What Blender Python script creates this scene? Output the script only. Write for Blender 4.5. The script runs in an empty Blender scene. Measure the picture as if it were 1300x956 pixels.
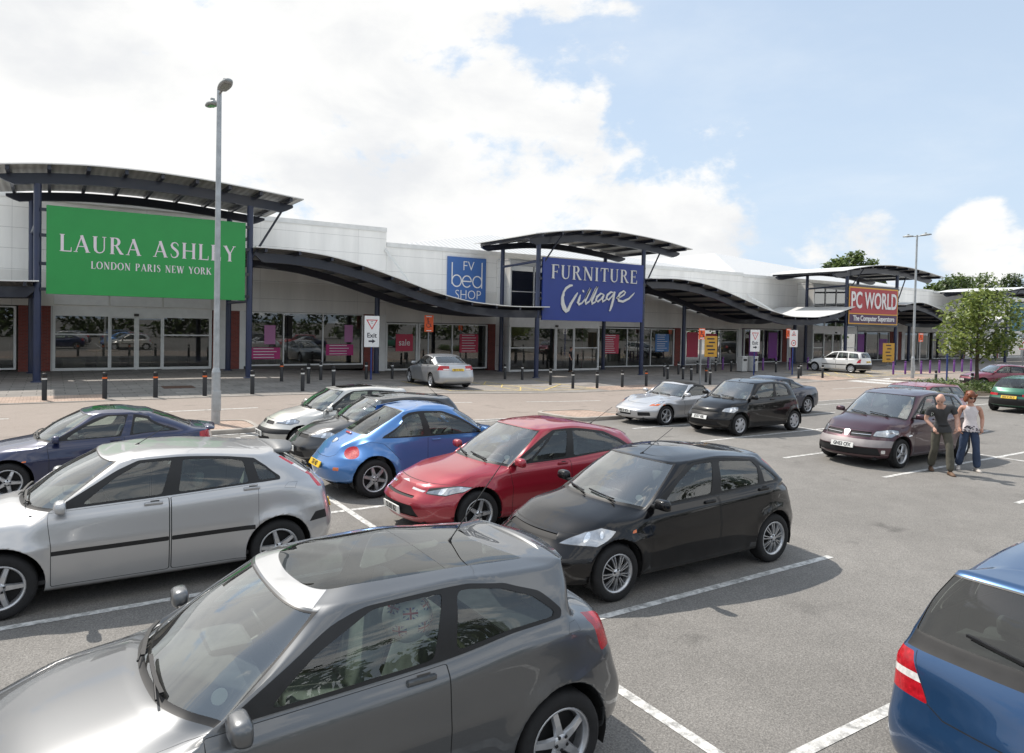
import bpy, bmesh, math, random
import numpy as np
from mathutils import Vector, Matrix
R = math.radians
rnd = random.Random(7)
scene = bpy.context.scene
COL = scene.collection

# ------------------------------------------------------------------ materials
MATS = {}
def _nodes(name):
    m = bpy.data.materials.new(name); m.use_nodes = True
    nt = m.node_tree; b = nt.nodes['Principled BSDF']
    return m, nt, b

def mat(name, col, rough=.5, metal=0., coat=0., noise=0., nscale=8., bump=0., bscale=60., spec=.5, alpha=None, coords='Object', dirt=0.):
    """plain principled surface with a little procedural variation"""
    if name in MATS: return MATS[name]
    m, nt, b = _nodes(name); N = nt.nodes; L = nt.links
    b.inputs['Base Color'].default_value = (*col, 1)
    b.inputs['Roughness'].default_value = rough
    b.inputs['Metallic'].default_value = metal
    b.inputs['Coat Weight'].default_value = coat
    b.inputs['Coat Roughness'].default_value = .03
    b.inputs['Specular IOR Level'].default_value = spec
    if noise or bump or dirt:
        tc = N.new('ShaderNodeTexCoord')
    if noise:
        n = N.new('ShaderNodeTexNoise'); n.inputs['Scale'].default_value = nscale; n.inputs['Detail'].default_value = 6
        L.new(tc.outputs[coords], n.inputs['Vector'])
        r = N.new('ShaderNodeMapRange'); r.inputs[1].default_value = .3; r.inputs[2].default_value = .7
        r.inputs[3].default_value = 1 - noise; r.inputs[4].default_value = 1 + noise
        L.new(n.outputs['Fac'], r.inputs[0])
        mx = N.new('ShaderNodeVectorMath'); mx.operation = 'SCALE'; mx.inputs[0].default_value = col
        L.new(r.outputs[0], mx.inputs['Scale']); L.new(mx.outputs[0], b.inputs['Base Color'])
        r2 = N.new('ShaderNodeMapRange'); r2.inputs[3].default_value = max(.02, rough - noise * .3); r2.inputs[4].default_value = min(1, rough + noise * .3)
        L.new(n.outputs['Fac'], r2.inputs[0]); L.new(r2.outputs[0], b.inputs['Roughness'])
    if bump:
        n = N.new('ShaderNodeTexNoise'); n.inputs['Scale'].default_value = bscale; n.inputs['Detail'].default_value = 4
        L.new(tc.outputs[coords], n.inputs['Vector'])
        bp = N.new('ShaderNodeBump'); bp.inputs['Strength'].default_value = bump; bp.inputs['Distance'].default_value = .02
        L.new(n.outputs['Fac'], bp.inputs['Height']); L.new(bp.outputs[0], b.inputs['Normal'])
    MATS[name] = m
    return m

def paint_mat(name, col, metal=0., rough=.35, flake=True, flip=None):
    """car paint: base coat, clear coat, road dust low down, dark lining on the inside of the shell"""
    if name in MATS: return MATS[name]
    m, nt, b = _nodes(name); N = nt.nodes; L = nt.links
    b.inputs['Metallic'].default_value = metal
    b.inputs['Roughness'].default_value = rough; b.inputs['Specular IOR Level'].default_value = .5 if metal else .1
    b.inputs['Coat Weight'].default_value = 1.
    b.inputs['Coat IOR'].default_value = 1.5 if metal else 1.42
    b.inputs['Coat Roughness'].default_value = .02
    tc = N.new('ShaderNodeTexCoord'); sep = N.new('ShaderNodeSeparateXYZ'); L.new(tc.outputs['Object'], sep.inputs[0])
    n = N.new('ShaderNodeTexNoise'); n.inputs['Scale'].default_value = 3.; n.inputs['Detail'].default_value = 8
    L.new(tc.outputs['Object'], n.inputs['Vector'])
    a = N.new('ShaderNodeMapRange'); a.inputs[1].default_value = .15; a.inputs[2].default_value = .62; a.inputs[3].default_value = .22; a.inputs[4].default_value = .004
    L.new(sep.outputs['Z'], a.inputs[0])
    mu = N.new('ShaderNodeMath'); mu.operation = 'MULTIPLY'; L.new(a.outputs[0], mu.inputs[0]); L.new(n.outputs['Fac'], mu.inputs[1])
    mx = N.new('ShaderNodeMix'); mx.data_type = 'RGBA'; mx.inputs['A'].default_value = (*col, 1); mx.inputs['B'].default_value = (.2, .18, .155, 1)
    L.new(mu.outputs[0], mx.inputs['Factor'])
    geo = N.new('ShaderNodeNewGeometry')
    m2 = N.new('ShaderNodeMix'); m2.data_type = 'RGBA'; m2.inputs['B'].default_value = (.12, .12, .12, 1)
    L.new(geo.outputs['Backfacing'], m2.inputs['Factor']); L.new(mx.outputs['Result'], m2.inputs['A'])
    L.new(m2.outputs['Result'], b.inputs['Base Color'])
    cr = N.new('ShaderNodeMapRange'); cr.inputs[3].default_value = .008; cr.inputs[4].default_value = .14
    L.new(mu.outputs[0], cr.inputs[0]); L.new(cr.outputs[0], b.inputs['Coat Roughness'])
    # faint orange peel / panel waviness
    n2 = N.new('ShaderNodeTexNoise'); n2.inputs['Scale'].default_value = 2.2; n2.inputs['Detail'].default_value = 1
    L.new(tc.outputs['Object'], n2.inputs['Vector'])
    bp = N.new('ShaderNodeBump'); bp.inputs['Strength'].default_value = .05; bp.inputs['Distance'].default_value = .03
    L.new(n2.outputs['Fac'], bp.inputs['Height']); L.new(bp.outputs[0], b.inputs['Coat Normal'])
    MATS[name] = m
    return m

def glass_mat(name, tint, ior=1.5, rough=.0, boost=1., base=0., grime=.03):
    """thin window glass: tinted see-through plus a Fresnel reflection, with a trace of dust"""
    if name in MATS: return MATS[name]
    m = bpy.data.materials.new(name); m.use_nodes = True
    nt = m.node_tree; N = nt.nodes; L = nt.links
    N.remove(N['Principled BSDF'])
    out = N['Material Output']
    tr = N.new('ShaderNodeBsdfTransparent'); tr.inputs[0].default_value = (*tint, 1)
    gl = N.new('ShaderNodeBsdfGlossy'); gl.inputs['Roughness'].default_value = rough; gl.inputs['Color'].default_value = (.95, .97, .97, 1)
    fr = N.new('ShaderNodeFresnel'); fr.inputs['IOR'].default_value = ior
    mu = N.new('ShaderNodeMath'); mu.operation = 'MULTIPLY_ADD'; mu.inputs[1].default_value = boost; mu.inputs[2].default_value = base; mu.use_clamp = True
    L.new(fr.outputs[0], mu.inputs[0])
    mx = N.new('ShaderNodeMixShader'); L.new(mu.outputs[0], mx.inputs[0]); L.new(tr.outputs[0], mx.inputs[1]); L.new(gl.outputs[0], mx.inputs[2])
    df = N.new('ShaderNodeBsdfDiffuse'); df.inputs[0].default_value = (.45, .43, .4, 1)
    tc = N.new('ShaderNodeTexCoord'); n = N.new('ShaderNodeTexNoise'); n.inputs['Scale'].default_value = 3; n.inputs['Detail'].default_value = 7
    L.new(tc.outputs['Object'], n.inputs['Vector'])
    g = N.new('ShaderNodeMath'); g.operation = 'MULTIPLY'; g.inputs[1].default_value = grime; L.new(n.outputs['Fac'], g.inputs[0])
    m3 = N.new('ShaderNodeMixShader'); L.new(g.outputs[0], m3.inputs[0]); L.new(mx.outputs[0], m3.inputs[1]); L.new(df.outputs[0], m3.inputs[2])
    L.new(m3.outputs[0], out.inputs['Surface'])
    MATS[name] = m
    return m

# ------------------------------------------------------------------ objects
def tag(o, label=None, cat=None, group=None, kind=None):
    if label: o['label'] = label
    if cat: o['category'] = cat
    if group: o['group'] = group
    if kind: o['kind'] = kind
    return o

def empty(name, loc=(0, 0, 0), rz=0., label=None, cat=None, group=None):
    o = bpy.data.objects.new(name, None); COL.objects.link(o)
    o.location = loc; o.rotation_euler = (0, 0, rz); o.empty_display_size = .2
    return tag(o, label, cat, group)

def link_mesh(name, me, parent=None, mats=(), loc=None):
    o = bpy.data.objects.new(name, me); COL.objects.link(o)
    for m in mats: me.materials.append(m)
    if parent is not None: o.parent = parent
    if loc is not None: o.location = loc
    return o

def copy_tree(o, parent=None):
    c = o.copy(); COL.objects.link(c); c.parent = parent
    for ch in list(o.children): copy_tree(ch, c)
    return c

class MB:
    """collects shapes, links them as ONE mesh object"""
    def __init__(s): s.v = []; s.f = []; s.mi = []; s.sm = []
    def add(s, vs, fs, mi=0, smooth=False):
        o = len(s.v); s.v += [tuple(v) for v in vs]
        for f in fs: s.f.append([i + o for i in f]); s.mi.append(mi); s.sm.append(smooth)
        return s
    def box(s, x0, x1, y0, y1, z0, z1, mi=0):
        v = [(x0,y0,z0),(x1,y0,z0),(x1,y1,z0),(x0,y1,z0),(x0,y0,z1),(x1,y0,z1),(x1,y1,z1),(x0,y1,z1)]
        return s.add(v, [(0,3,2,1),(4,5,6,7),(0,1,5,4),(1,2,6,5),(2,3,7,6),(3,0,4,7)], mi)
    def cbox(s, x0, x1, y0, y1, z0, z1, c=.01, mi=0, M=None):
        """box with chamfered edges"""
        bm = bmesh.new(); bmesh.ops.create_cube(bm, size=1)
        for v in bm.verts: v.co = ((x0+x1)/2+v.co.x*(x1-x0), (y0+y1)/2+v.co.y*(y1-y0), (z0+z1)/2+v.co.z*(z1-z0))
        bmesh.ops.bevel(bm, geom=bm.edges[:], offset=c, segments=2, profile=.6, affect='EDGES')
        return s.bm(bm, mi, M)
    def bm(s, bm, mi=0, M=None, smooth=False):
        bm.verts.index_update()
        vs = [(M @ v.co if M else v.co)[:] for v in bm.verts]
        s.add(vs, [[v.index for v in f.verts] for f in bm.faces], mi, smooth); bm.free(); return s
    def tube(s, pts, r, n=8, mi=0, caps=True, smooth=True):
        """round tube along pts; r a number or one per point"""
        P = [Vector(p) for p in pts]; rs = r if hasattr(r, '__len__') else [r] * len(P)
        o = []; up = Vector((0, 0, 1)); prev = None
        for i, p in enumerate(P):
            d = (P[min(i+1, len(P)-1)] - P[max(i-1, 0)]).normalized()
            if prev is None:
                a = d.cross(up if abs(d.z) < .95 else Vector((1, 0, 0))).normalized()
            else:
                a = (prev - d * prev.dot(d)).normalized()
            prev = a; b = d.cross(a)
            o.append([p + (a * math.cos(t) + b * math.sin(t)) * rs[i] for t in [2*math.pi*k/n for k in range(n)]])
        vs = [v for ring in o for v in ring]; fs = []
        for i in range(len(P)-1):
            for k in range(n):
                fs.append((i*n+k, i*n+(k+1) % n, (i+1)*n+(k+1) % n, (i+1)*n+k))
        s.add(vs, fs, mi, smooth)
        if caps:
            s.add(o[0], [list(range(n))[::-1]], mi); s.add(o[-1], [list(range(n))], mi)
        return s
    def bar(s, pts, w, h, mi=0, up=(0, 0, 1)):
        """rectangular section along pts, w across, h along up"""
        P = [Vector(p) for p in pts]; U = Vector(up); vs = []
        for i, p in enumerate(P):
            d = (P[min(i+1, len(P)-1)] - P[max(i-1, 0)]).normalized()
            a = d.cross(U).normalized(); b = a.cross(d).normalized()
            vs += [p+a*w/2+b*h/2, p-a*w/2+b*h/2, p-a*w/2-b*h/2, p+a*w/2-b*h/2]
        fs = [(3,2,1,0), tuple(len(vs)-4+k for k in range(4))]
        for i in range(len(P)-1):
            for k in range(4): fs.append((i*4+k, i*4+(k+1) % 4, (i+1)*4+(k+1) % 4, (i+1)*4+k))
        return s.add(vs, fs, mi)
    def lathe(s, prof, n=24, axis='z', c=(0, 0, 0), mi=0, smooth=True, cap=True):
        """prof: (radius, height) pairs turned about an axis"""
        vs = []
        for r, h in prof:
            for k in range(n):
                t = 2*math.pi*k/n; a, b = r*math.cos(t), r*math.sin(t)
                vs.append({'z': (c[0]+a, c[1]+b, c[2]+h), 'y': (c[0]+b, c[1]+h, c[2]+a), 'x': (c[0]+h, c[1]+a, c[2]+b)}[axis])
        fs = []
        for i in range(len(prof)-1):
            for k in range(n): fs.append((i*n+k, i*n+(k+1) % n, (i+1)*n+(k+1) % n, (i+1)*n+k))
        s.add(vs, fs, mi, smooth)
        if cap:
            if prof[0][0] > 1e-4: s.add(vs[:n], [list(range(n))[::-1]], mi)
            if prof[-1][0] > 1e-4: s.add(vs[-n:], [list(range(n))], mi)
        return s
    def quad(s, a, b, c, d, mi=0): return s.add([a, b, c, d], [(0, 1, 2, 3)], mi)
    def prism(s, poly, y0, y1, axis='y', mi=0):
        """extrude a 2-D outline (x,z) along y, or (x,y) along z"""
        n = len(poly)
        f = (lambda p, t: (p[0], t, p[1])) if axis == 'y' else ((lambda p, t: (p[0], p[1], t)) if axis == 'z' else (lambda p, t: (t, p[0], p[1])))
        vs = [f(p, y0) for p in poly] + [f(p, y1) for p in poly]
        fs = [tuple(range(n))[::-1], tuple(range(n, 2*n))] + [(k, (k+1) % n, n+(k+1) % n, n+k) for k in range(n)]
        return s.add(vs, fs, mi)
    def mesh(s, name):
        me = bpy.data.meshes.new(name); me.from_pydata(s.v, [], s.f)
        me.polygons.foreach_set('material_index', s.mi); me.polygons.foreach_set('use_smooth', s.sm)
        me.update()
        bm = bmesh.new(); bm.from_mesh(me); bmesh.ops.recalc_face_normals(bm, faces=bm.faces[:]); bm.to_mesh(me); bm.free()
        return me
    def build(s, name, mats, parent=None, loc=None):
        if not isinstance(mats, (list, tuple)): mats = [mats]
        return link_mesh(name, s.mesh(name), parent, mats, loc)

def pchip(xk, yk, xq):
    """monotone cubic through knots; yk may carry extra trailing axes"""
    xk = np.asarray(xk, float); yk = np.asarray(yk, float); xq = np.atleast_1d(np.asarray(xq, float))
    h = np.diff(xk); sh = (-1,) + (1,) * (yk.ndim - 1)
    dl = np.diff(yk, axis=0) / h.reshape(sh)
    d = np.zeros_like(yk)
    if len(xk) > 2:
        w1 = (2*h[1:] + h[:-1]).reshape(sh); w2 = (h[1:] + 2*h[:-1]).reshape(sh)
        a, b = dl[:-1], dl[1:]; ok = a*b > 0
        with np.errstate(divide='ignore', invalid='ignore'):
            hm = (w1 + w2) / (w1/np.where(ok, a, 1) + w2/np.where(ok, b, 1))
        d[1:-1] = np.where(ok, hm, 0)
    d[0] = dl[0]; d[-1] = dl[-1]
    i = np.clip(np.searchsorted(xk, xq, side='right') - 1, 0, len(xk)-2)
    t = ((xq - xk[i]) / h[i]).reshape(sh); H = h[i].reshape(sh)
    return (yk[i]*(2*t**3-3*t**2+1) + d[i]*H*(t**3-2*t**2+t) + yk[i+1]*(-2*t**3+3*t**2) + d[i+1]*H*(t**3-t**2))

def text_mesh(s, size, extrude=.0, bold=0., xs=1., align='CENTER', spacing=1., shear=0., valign='CENTER'):
    """lettering as a mesh in the XZ plane facing -Y"""
    c = bpy.data.curves.new('lettering', 'FONT'); c.body = s; c.size = size; c.extrude = extrude; c.offset = bold
    c.align_x = align; c.align_y = valign; c.space_character = spacing; c.shear = shear; c.resolution_u = 3
    o = bpy.data.objects.new('lettering', c); COL.objects.link(o)
    dg = bpy.context.evaluated_depsgraph_get(); dg.update()
    me = bpy.data.meshes.new_from_object(o.evaluated_get(dg))
    bpy.data.objects.remove(o); bpy.data.curves.remove(c)
    me.transform(Matrix.Rotation(R(90), 4, 'X') @ Matrix.Diagonal((xs, 1, 1, 1)))
    return me

def smooth_step(t, a, b):
    t = min(1., max(0., (t-a)/(b-a))); return t*t*(3-2*t)
def gz(x, y):
    """the site dips a little towards the middle units"""
    return smooth_step(y, 14, 26) * (-.42*smooth_step(x, 6, 24) + .25*smooth_step(x, 38, 62))
# ------------------------------------------------------------------ cars
PAINT, TRIM, SEAM, SCREEN, BACKLIGHT, WIN1, WIN2, WIN3, HEAD, TAIL, GRILLE, DOOR1, DOOR2, INDIC, LENS, ROOFGLASS, CHROME, HOOD, TAILGATE, BUMPER, SOFT, GONE, INNER_, BOWL = range(24)

def pchip_rows(xk, Y, xq):
    """per-row monotone cubic: Y[n,k,3] over the same knots"""
    h = np.diff(xk)[None, :, None]
    dl = np.diff(Y, axis=1) / h
    d = np.zeros_like(Y)
    w1 = 2*h[:, 1:] + h[:, :-1]; w2 = h[:, 1:] + 2*h[:, :-1]
    a, b = dl[:, :-1], dl[:, 1:]; ok = a*b > 0
    d[:, 1:-1] = np.where(ok, (w1+w2)/(w1/np.where(ok, a, 1)+w2/np.where(ok, b, 1)), 0)
    d[:, 0] = dl[:, 0]; d[:, -1] = dl[:, -1]
    d[:, 0, 0] = 0; d[:, 0, 2] = 0; d[:, -1, 0] = 0; d[:, -1, 2] = 0
    i = np.clip(np.searchsorted(xk, xq, side='right')-1, 0, len(xk)-2)
    n = np.arange(len(xq)); H = np.diff(xk)[i][:, None]
    t = ((xq-xk[i]) / np.diff(xk)[i])[:, None]
    return (Y[n, i]*(2*t**3-3*t**2+1) + d[n, i]*H*(t**3-2*t**2+t) + Y[n, i+1]*(-2*t**3+3*t**2) + d[n, i+1]*H*(t**3-t**2))

class Shell:
    """car body surface over (s: nose centre -> flank -> tail centre, 0..10; t: sill -> belt -> roof spine, 0..9); x runs back from the nose"""
    def __init__(self, q):
        self.q = q; hw = q['W']/2; L = q['L']; g = q.get
        xf, xr = q['xf'], q['xr']
        xh, zh = q['hood']; xc, zc = q['cowl']; xw, zw = q['wtop']; xR, zR = q['rtop']; xg, zg = q['rbot']; xd, zd = q['deck']; xt, zt = q['tail']
        zf = q['zf']; zs = q['zs']; zA, zC = q['belt']; xA = q['xA']; xB = q['xB']; xC = q['xC']; xCb = q['xCb']
        nr = g('nr', .30); tr = g('tr', .24); by = g('by', .90); ry = g('ry', .68); H = q['H']; nm = g('nm', .06); tm = g('tm', .05)
        zB = (zA+zC)/2 + g('zBd', 0.)
        sx = [xf, xA+.02, xB, xC, xr]
        def roof(x): return float(pchip([xw, q.get('xpk', xw+.45*(xR-xw)), xR], [zw, H, zR], [min(max(x, xw), xR)])[0])
        P = np.zeros((10, 11, 3))
        def row(i, X, Yf, Z): P[i, :, 0] = X; P[i, :, 1] = np.array(Yf)*hw; P[i, :, 2] = Z
        fy = g('fy', .84); ty = g('tyy', .87)
        row(0, [.14, .14+nm, .16+nr, *sx, L-.16-tr, L-.14-tm, L-.14], [0, .45, fy-.06, .86, .88, .88, .88, .86, ty-.06, .45, 0], [.20]*3+[.2]*5+[.24]*3)
        row(1, [.035, .04+nm, .04+nr, *sx, L-.05-tr, L-.045-tm, L-.04], [0, .47, fy, .94, .95, .95, .95, .94, ty, .47, 0], [.25, .25, .25, .24, .24, .24, .24, .26, .30, .30, .30])
        z2 = g('z2', .46)
        row(2, [0, nm, nr, *sx, L-tr, L-tm, L], [0, .48, fy+.03, .985, .985, .985, .985, .985, ty+.02, .48, 0], [z2]*3+[z2]*5+[z2+.04]*3)
        row(3, [xh, xh+nm, xh+nr*1.05, *sx, xt-tr*.95, xt-tm, xt], [0, .47, fy+.01, .985, 1, 1, 1, .99, ty+.01, .47, 0], [zh, zh, zh-.015, zs-.02, zs, zs+.01, zs+.02, zs+.04, zt, zt, zt])
        f = .45; zm = zh+f*(zc-zh)+g('hcr', .045)
        row(4, [xh+f*(xc-xh), xh+f*(xc-xh)+.03, xh+f*(xc-xh)+.10, xf+.16, xA, xB, xC, xr, xd-tr*.75, xd-.03, xd], [0, .44, .74, .90, .955, .965, .965, .955, g('dy', .82), .44, 0],
            [zm, zm-.012, zm-.035, zf, zA-.085, zB-.08, zC-.08, zC-.07, zd-.01, zd, zd])
        row(5, [xc, xc+.03, xc+.13, xc+.27, xA+.02, xB, xC, xCb, xg-.10, xg-.02, xg], [0, .40, .66, .815, by-.015, by, by-.005, g('cby', by-.04), g('gby', .72), .40, 0],
            [zc, zc-.004, zc-.015, zA-.012, zA, zB, zC, zC+.01, zg, zg+.005, zg+.01])
        row(7, [xw, xw+.015, xw+.06, xw+.12, xw+.27, xB+.10, g('xC7', xC-.05), xR-g('c7', .16), xR-.05, xR-.01, xR], [0, .33, .54, .625, ry, ry+.025, ry+.01, ry-.03, g('gty', .57), .34, 0],
            [zw, zw-.002, zw-.007, zw-.014, zw-.004, roof(xB+.1)-.044, roof(xC)-.046, zR-.036, zR-.020, zR-.004, zR])
        P[6] = (P[5]+P[7])/2
        P[6, :, 1] *= 1.0; P[6, 3:9, 1] += g('bulge', .022)
        P[6, 0:4, 0] -= np.array([.035, .032, .022, .01]); P[6, 0:4, 2] += np.array([.018, .016, .01, .004])
        P[6, 8:11, 0] += np.array([.01, .03, .035])
        a, b = xw+.38, xR-.38
        sp = np.array([a+(b-a)*k for k in (0, .02, .05, .1, .22, .5, .75, .93, .97, .99, 1)])
        P[9, :, 0] = sp; P[9, :, 2] = [roof(x) for x in sp]
        P[8] = P[7]*.42+P[9]*.58; P[8, :, 1] = P[7, :, 1]*.70
        P[8, :, 2] = [roof(x) - .009 for x in P[8, :, 0]]
        P[8, 3:9, 2] -= .005; P[8, 0:4, 0] -= .06
        if 'mod' in q: q['mod'](P, hw)
        # tight loops either side of the folds
        T = []; K = []
        tight = g('tight', {3: (.26, .20), 5: (.24, .12), 7: (.17, .16)})
        for i in range(10):
            lo, hi = tight.get(i, (0, 0))
            if lo: K.append(P[i]*(1-lo)+P[i-1]*lo); T.append(i-lo)
            K.append(P[i]); T.append(float(i))
            if hi: K.append(P[i]*(1-hi)+P[i+1]*hi); T.append(i+hi)
        self.T = np.array(T); self.K = np.array(K); self.S = np.arange(11.)
        self.x0 = (xf+xr)/2; self.hw = hw
    def __call__(self, s, t):
        s = np.asarray(s, float); t = np.asarray(t, float)
        p = pchip_rows(self.S, pchip(self.T, self.K, t), s)
        q = self.q
        fl = q.get('flare', .016)
        for ax in (q['xf'], q['xr']):
            r = np.hypot(p[:, 0]-ax, p[:, 2]-q['R'])
            w = np.exp(-((r-q['R']-.07)/q.get('flw', .055))**2) * np.clip((t-.6)/.6, 0, 1) * np.clip((q.get('flt', 4.2)-t)/.8, 0, 1) * (p[:, 1] > self.hw*.5)
            p[:, 1] += fl*w
        if 'warp' in q: p = q['warp'](p, s, t, self.hw)
        out = p.copy(); out[:, 0] = self.x0 - p[:, 0]     # forward is +x
        return out

def round_poly(pts, r, metric=(.8, .22), n=3):
    """rounds the corners of a convex outline given in (s,t); r in metres"""
    P = [Vector((p[0]*metric[0], p[1]*metric[1])) for p in pts]; o = []
    for i, p in enumerate(P):
        a, b = P[i-1], P[(i+1) % len(P)]
        ri = r[i] if hasattr(r, '__len__') else r
        da, db = (a-p), (b-p); k = min(ri, da.length*.45, db.length*.45)
        u, v = p+da.normalized()*k, p+db.normalized()*k
        if k < 1e-5: o.append(p); continue
        for j in range(n+1):
            w = j/n; o.append(u*(1-w)**2+p*2*w*(1-w)+v*w*w)
    return [(p.x/metric[0], p.y/metric[1]) for p in o]

def grow(pts, d, metric=(.8, .22)):
    """offsets a convex outline by d metres"""
    P = [Vector((p[0]*metric[0], p[1]*metric[1])) for p in pts]
    P = [p for i, p in enumerate(P) if (p-P[i-1]).length > 1e-5]
    A = sum(P[i-1].x*P[i].y-P[i].x*P[i-1].y for i in range(len(P)))
    sg = 1 if A > 0 else -1; o = []
    for i, p in enumerate(P):
        e1 = (p-P[i-1]).normalized(); e2 = (P[(i+1) % len(P)]-p).normalized()
        n1 = Vector((e1.y, -e1.x))*sg; n2 = Vector((e2.y, -e2.x))*sg
        m = (n1+n2); m = m/max(.25, m.length_squared/2) if m.length > 1e-6 else n1
        o.append(p+m*d)
    return [(p.x/metric[0], p.y/metric[1]) for p in o]

def cookie(bm, poly, newtag, only=None, ax=(0, 1), pred=None):
    """cuts a convex outline into the mesh and re-tags the faces inside it"""
    A = sum(poly[i-1][0]*poly[i][1]-poly[i][0]*poly[i-1][1] for i in range(len(poly)))
    if A < 0: poly = poly[::-1]
    lo = [min(p[k] for p in poly) for k in (0, 1)]; hi = [max(p[k] for p in poly) for k in (0, 1)]
    F = []
    for f in bm.faces:
        if only is not None and f.material_index not in only: continue
        if pred is not None and not pred(f): continue
        a = [v.co[ax[0]] for v in f.verts]
        if max(a) < lo[0] or min(a) > hi[0]: continue
        b = [v.co[ax[1]] for v in f.verts]
        if max(b) < lo[1] or min(b) > hi[1]: continue
        F.append(f)
    n = len(poly)
    for i in range(n):
        if not F: return
        p, q = poly[i-1], poly[i]; d = (q[0]-p[0], q[1]-p[1]); ln = math.hypot(*d)
        if ln < 1e-7: continue
        no = Vector((0, 0, 0)); no[ax[0]] = d[1]/ln; no[ax[1]] = -d[0]/ln
        co = Vector((0, 0, 0)); co[ax[0]] = p[0]; co[ax[1]] = p[1]
        need = [f for f in F if any((v.co-co).dot(no) > 1e-6 for v in f.verts)]
        ns_ = set(need); keep = [f for f in F if f not in ns_]
        if need:
            es = {e for f in need for e in f.edges}; vs = {v for f in need for v in f.verts}
            r = bmesh.ops.bisect_plane(bm, geom=need+list(es)+list(vs), plane_co=co, plane_no=no, dist=1e-6)
            nf = [g for g in r['geom'] if isinstance(g, bmesh.types.BMFace)]
            keep += [f for f in nf if (f.calc_center_median()-co).dot(no) < 0]
        F = keep
    for f in F: f.material_index = newtag

def strip(bm, pts, w, newtag, only=None, metric=(.8, .22)):
    """a narrow line (panel gap) along points in (s,t)"""
    for a, b in zip(pts[:-1], pts[1:]):
        d = Vector(((b[0]-a[0])*metric[0], (b[1]-a[1])*metric[1])); 
        if d.length < 1e-6: continue
        d.normalize(); n = Vector((-d.y, d.x))*w/2; n = (n.x/metric[0], n.y/metric[1])
        cookie(bm, [(a[0]+n[0], a[1]+n[1]), (a[0]-n[0], a[1]-n[1]), (b[0]-n[0], b[1]-n[1]), (b[0]+n[0], b[1]+n[1])], newtag, only)

# shared car materials
def car_mats():
    if 'car_rubber' in MATS: return
    mat('car_trim', (.008, .008, .009), .5, noise=.3, nscale=12)
    mat('car_seam', (.004, .004, .004), .8)
    mat('car_rubber', (.013, .013, .014), .85, noise=.35, nscale=18)
    mat('car_alloy', (.52, .53, .55), .32, metal=.75, noise=.15, nscale=10)
    mat('car_steel', (.30, .31, .33), .4, metal=.6, noise=.2, nscale=10)
    mat('car_cover', (.46, .47, .49), .42, metal=.35, noise=.2, nscale=10)
    mat('car_dark', (.008, .008, .009), .7)
    mat('car_lamp', (.36, .38, .41), .10, metal=.55, coat=1., noise=.35, nscale=7); mat('car_reflector', (.82, .84, .86), .14, metal=.85, coat=1., noise=.25, nscale=25)
    mat('car_lens_red', (.40, .006, .014), .25, coat=.35, noise=.3, nscale=30)
    mat('car_lens_orange', (.75, .16, .02), .25, coat=1., noise=.2, nscale=30)
    mat('car_lens_white', (.7, .68, .66), .2, coat=1., noise=.2, nscale=30)
    mat('car_chrome', (.85, .86, .88), .18, metal=.8)
    mat('car_seat', (.12, .12, .125), .85, noise=.25, nscale=9)
    mat('car_seat_light', (.26, .27, .25), .85, noise=.25, nscale=9)
    mat('car_dash', (.10, .10, .105), .7, noise=.3, nscale=9)
    mat('car_liner', (.012, .012, .012), .95)
    mat('plate_white', (.75, .75, .72), .4, noise=.08, nscale=6)
    mat('plate_yellow', (.78, .50, .03), .4, noise=.08, nscale=6)
    mat('plate_ink', (.01, .01, .012), .5)
    mat('paper', (.75, .74, .68), .7, noise=.1)
    glass_mat('car_glass', (.60, .68, .64), ior=1.55, boost=1.15, base=.03, grime=.05)
    glass_mat('car_screen', (.74, .82, .79), ior=1.6, boost=1.8, base=.15, grime=.08)
    glass_mat('car_glass_dark', (.30, .34, .32), ior=1.55, boost=1.15, base=.03, grime=.05)

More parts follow.
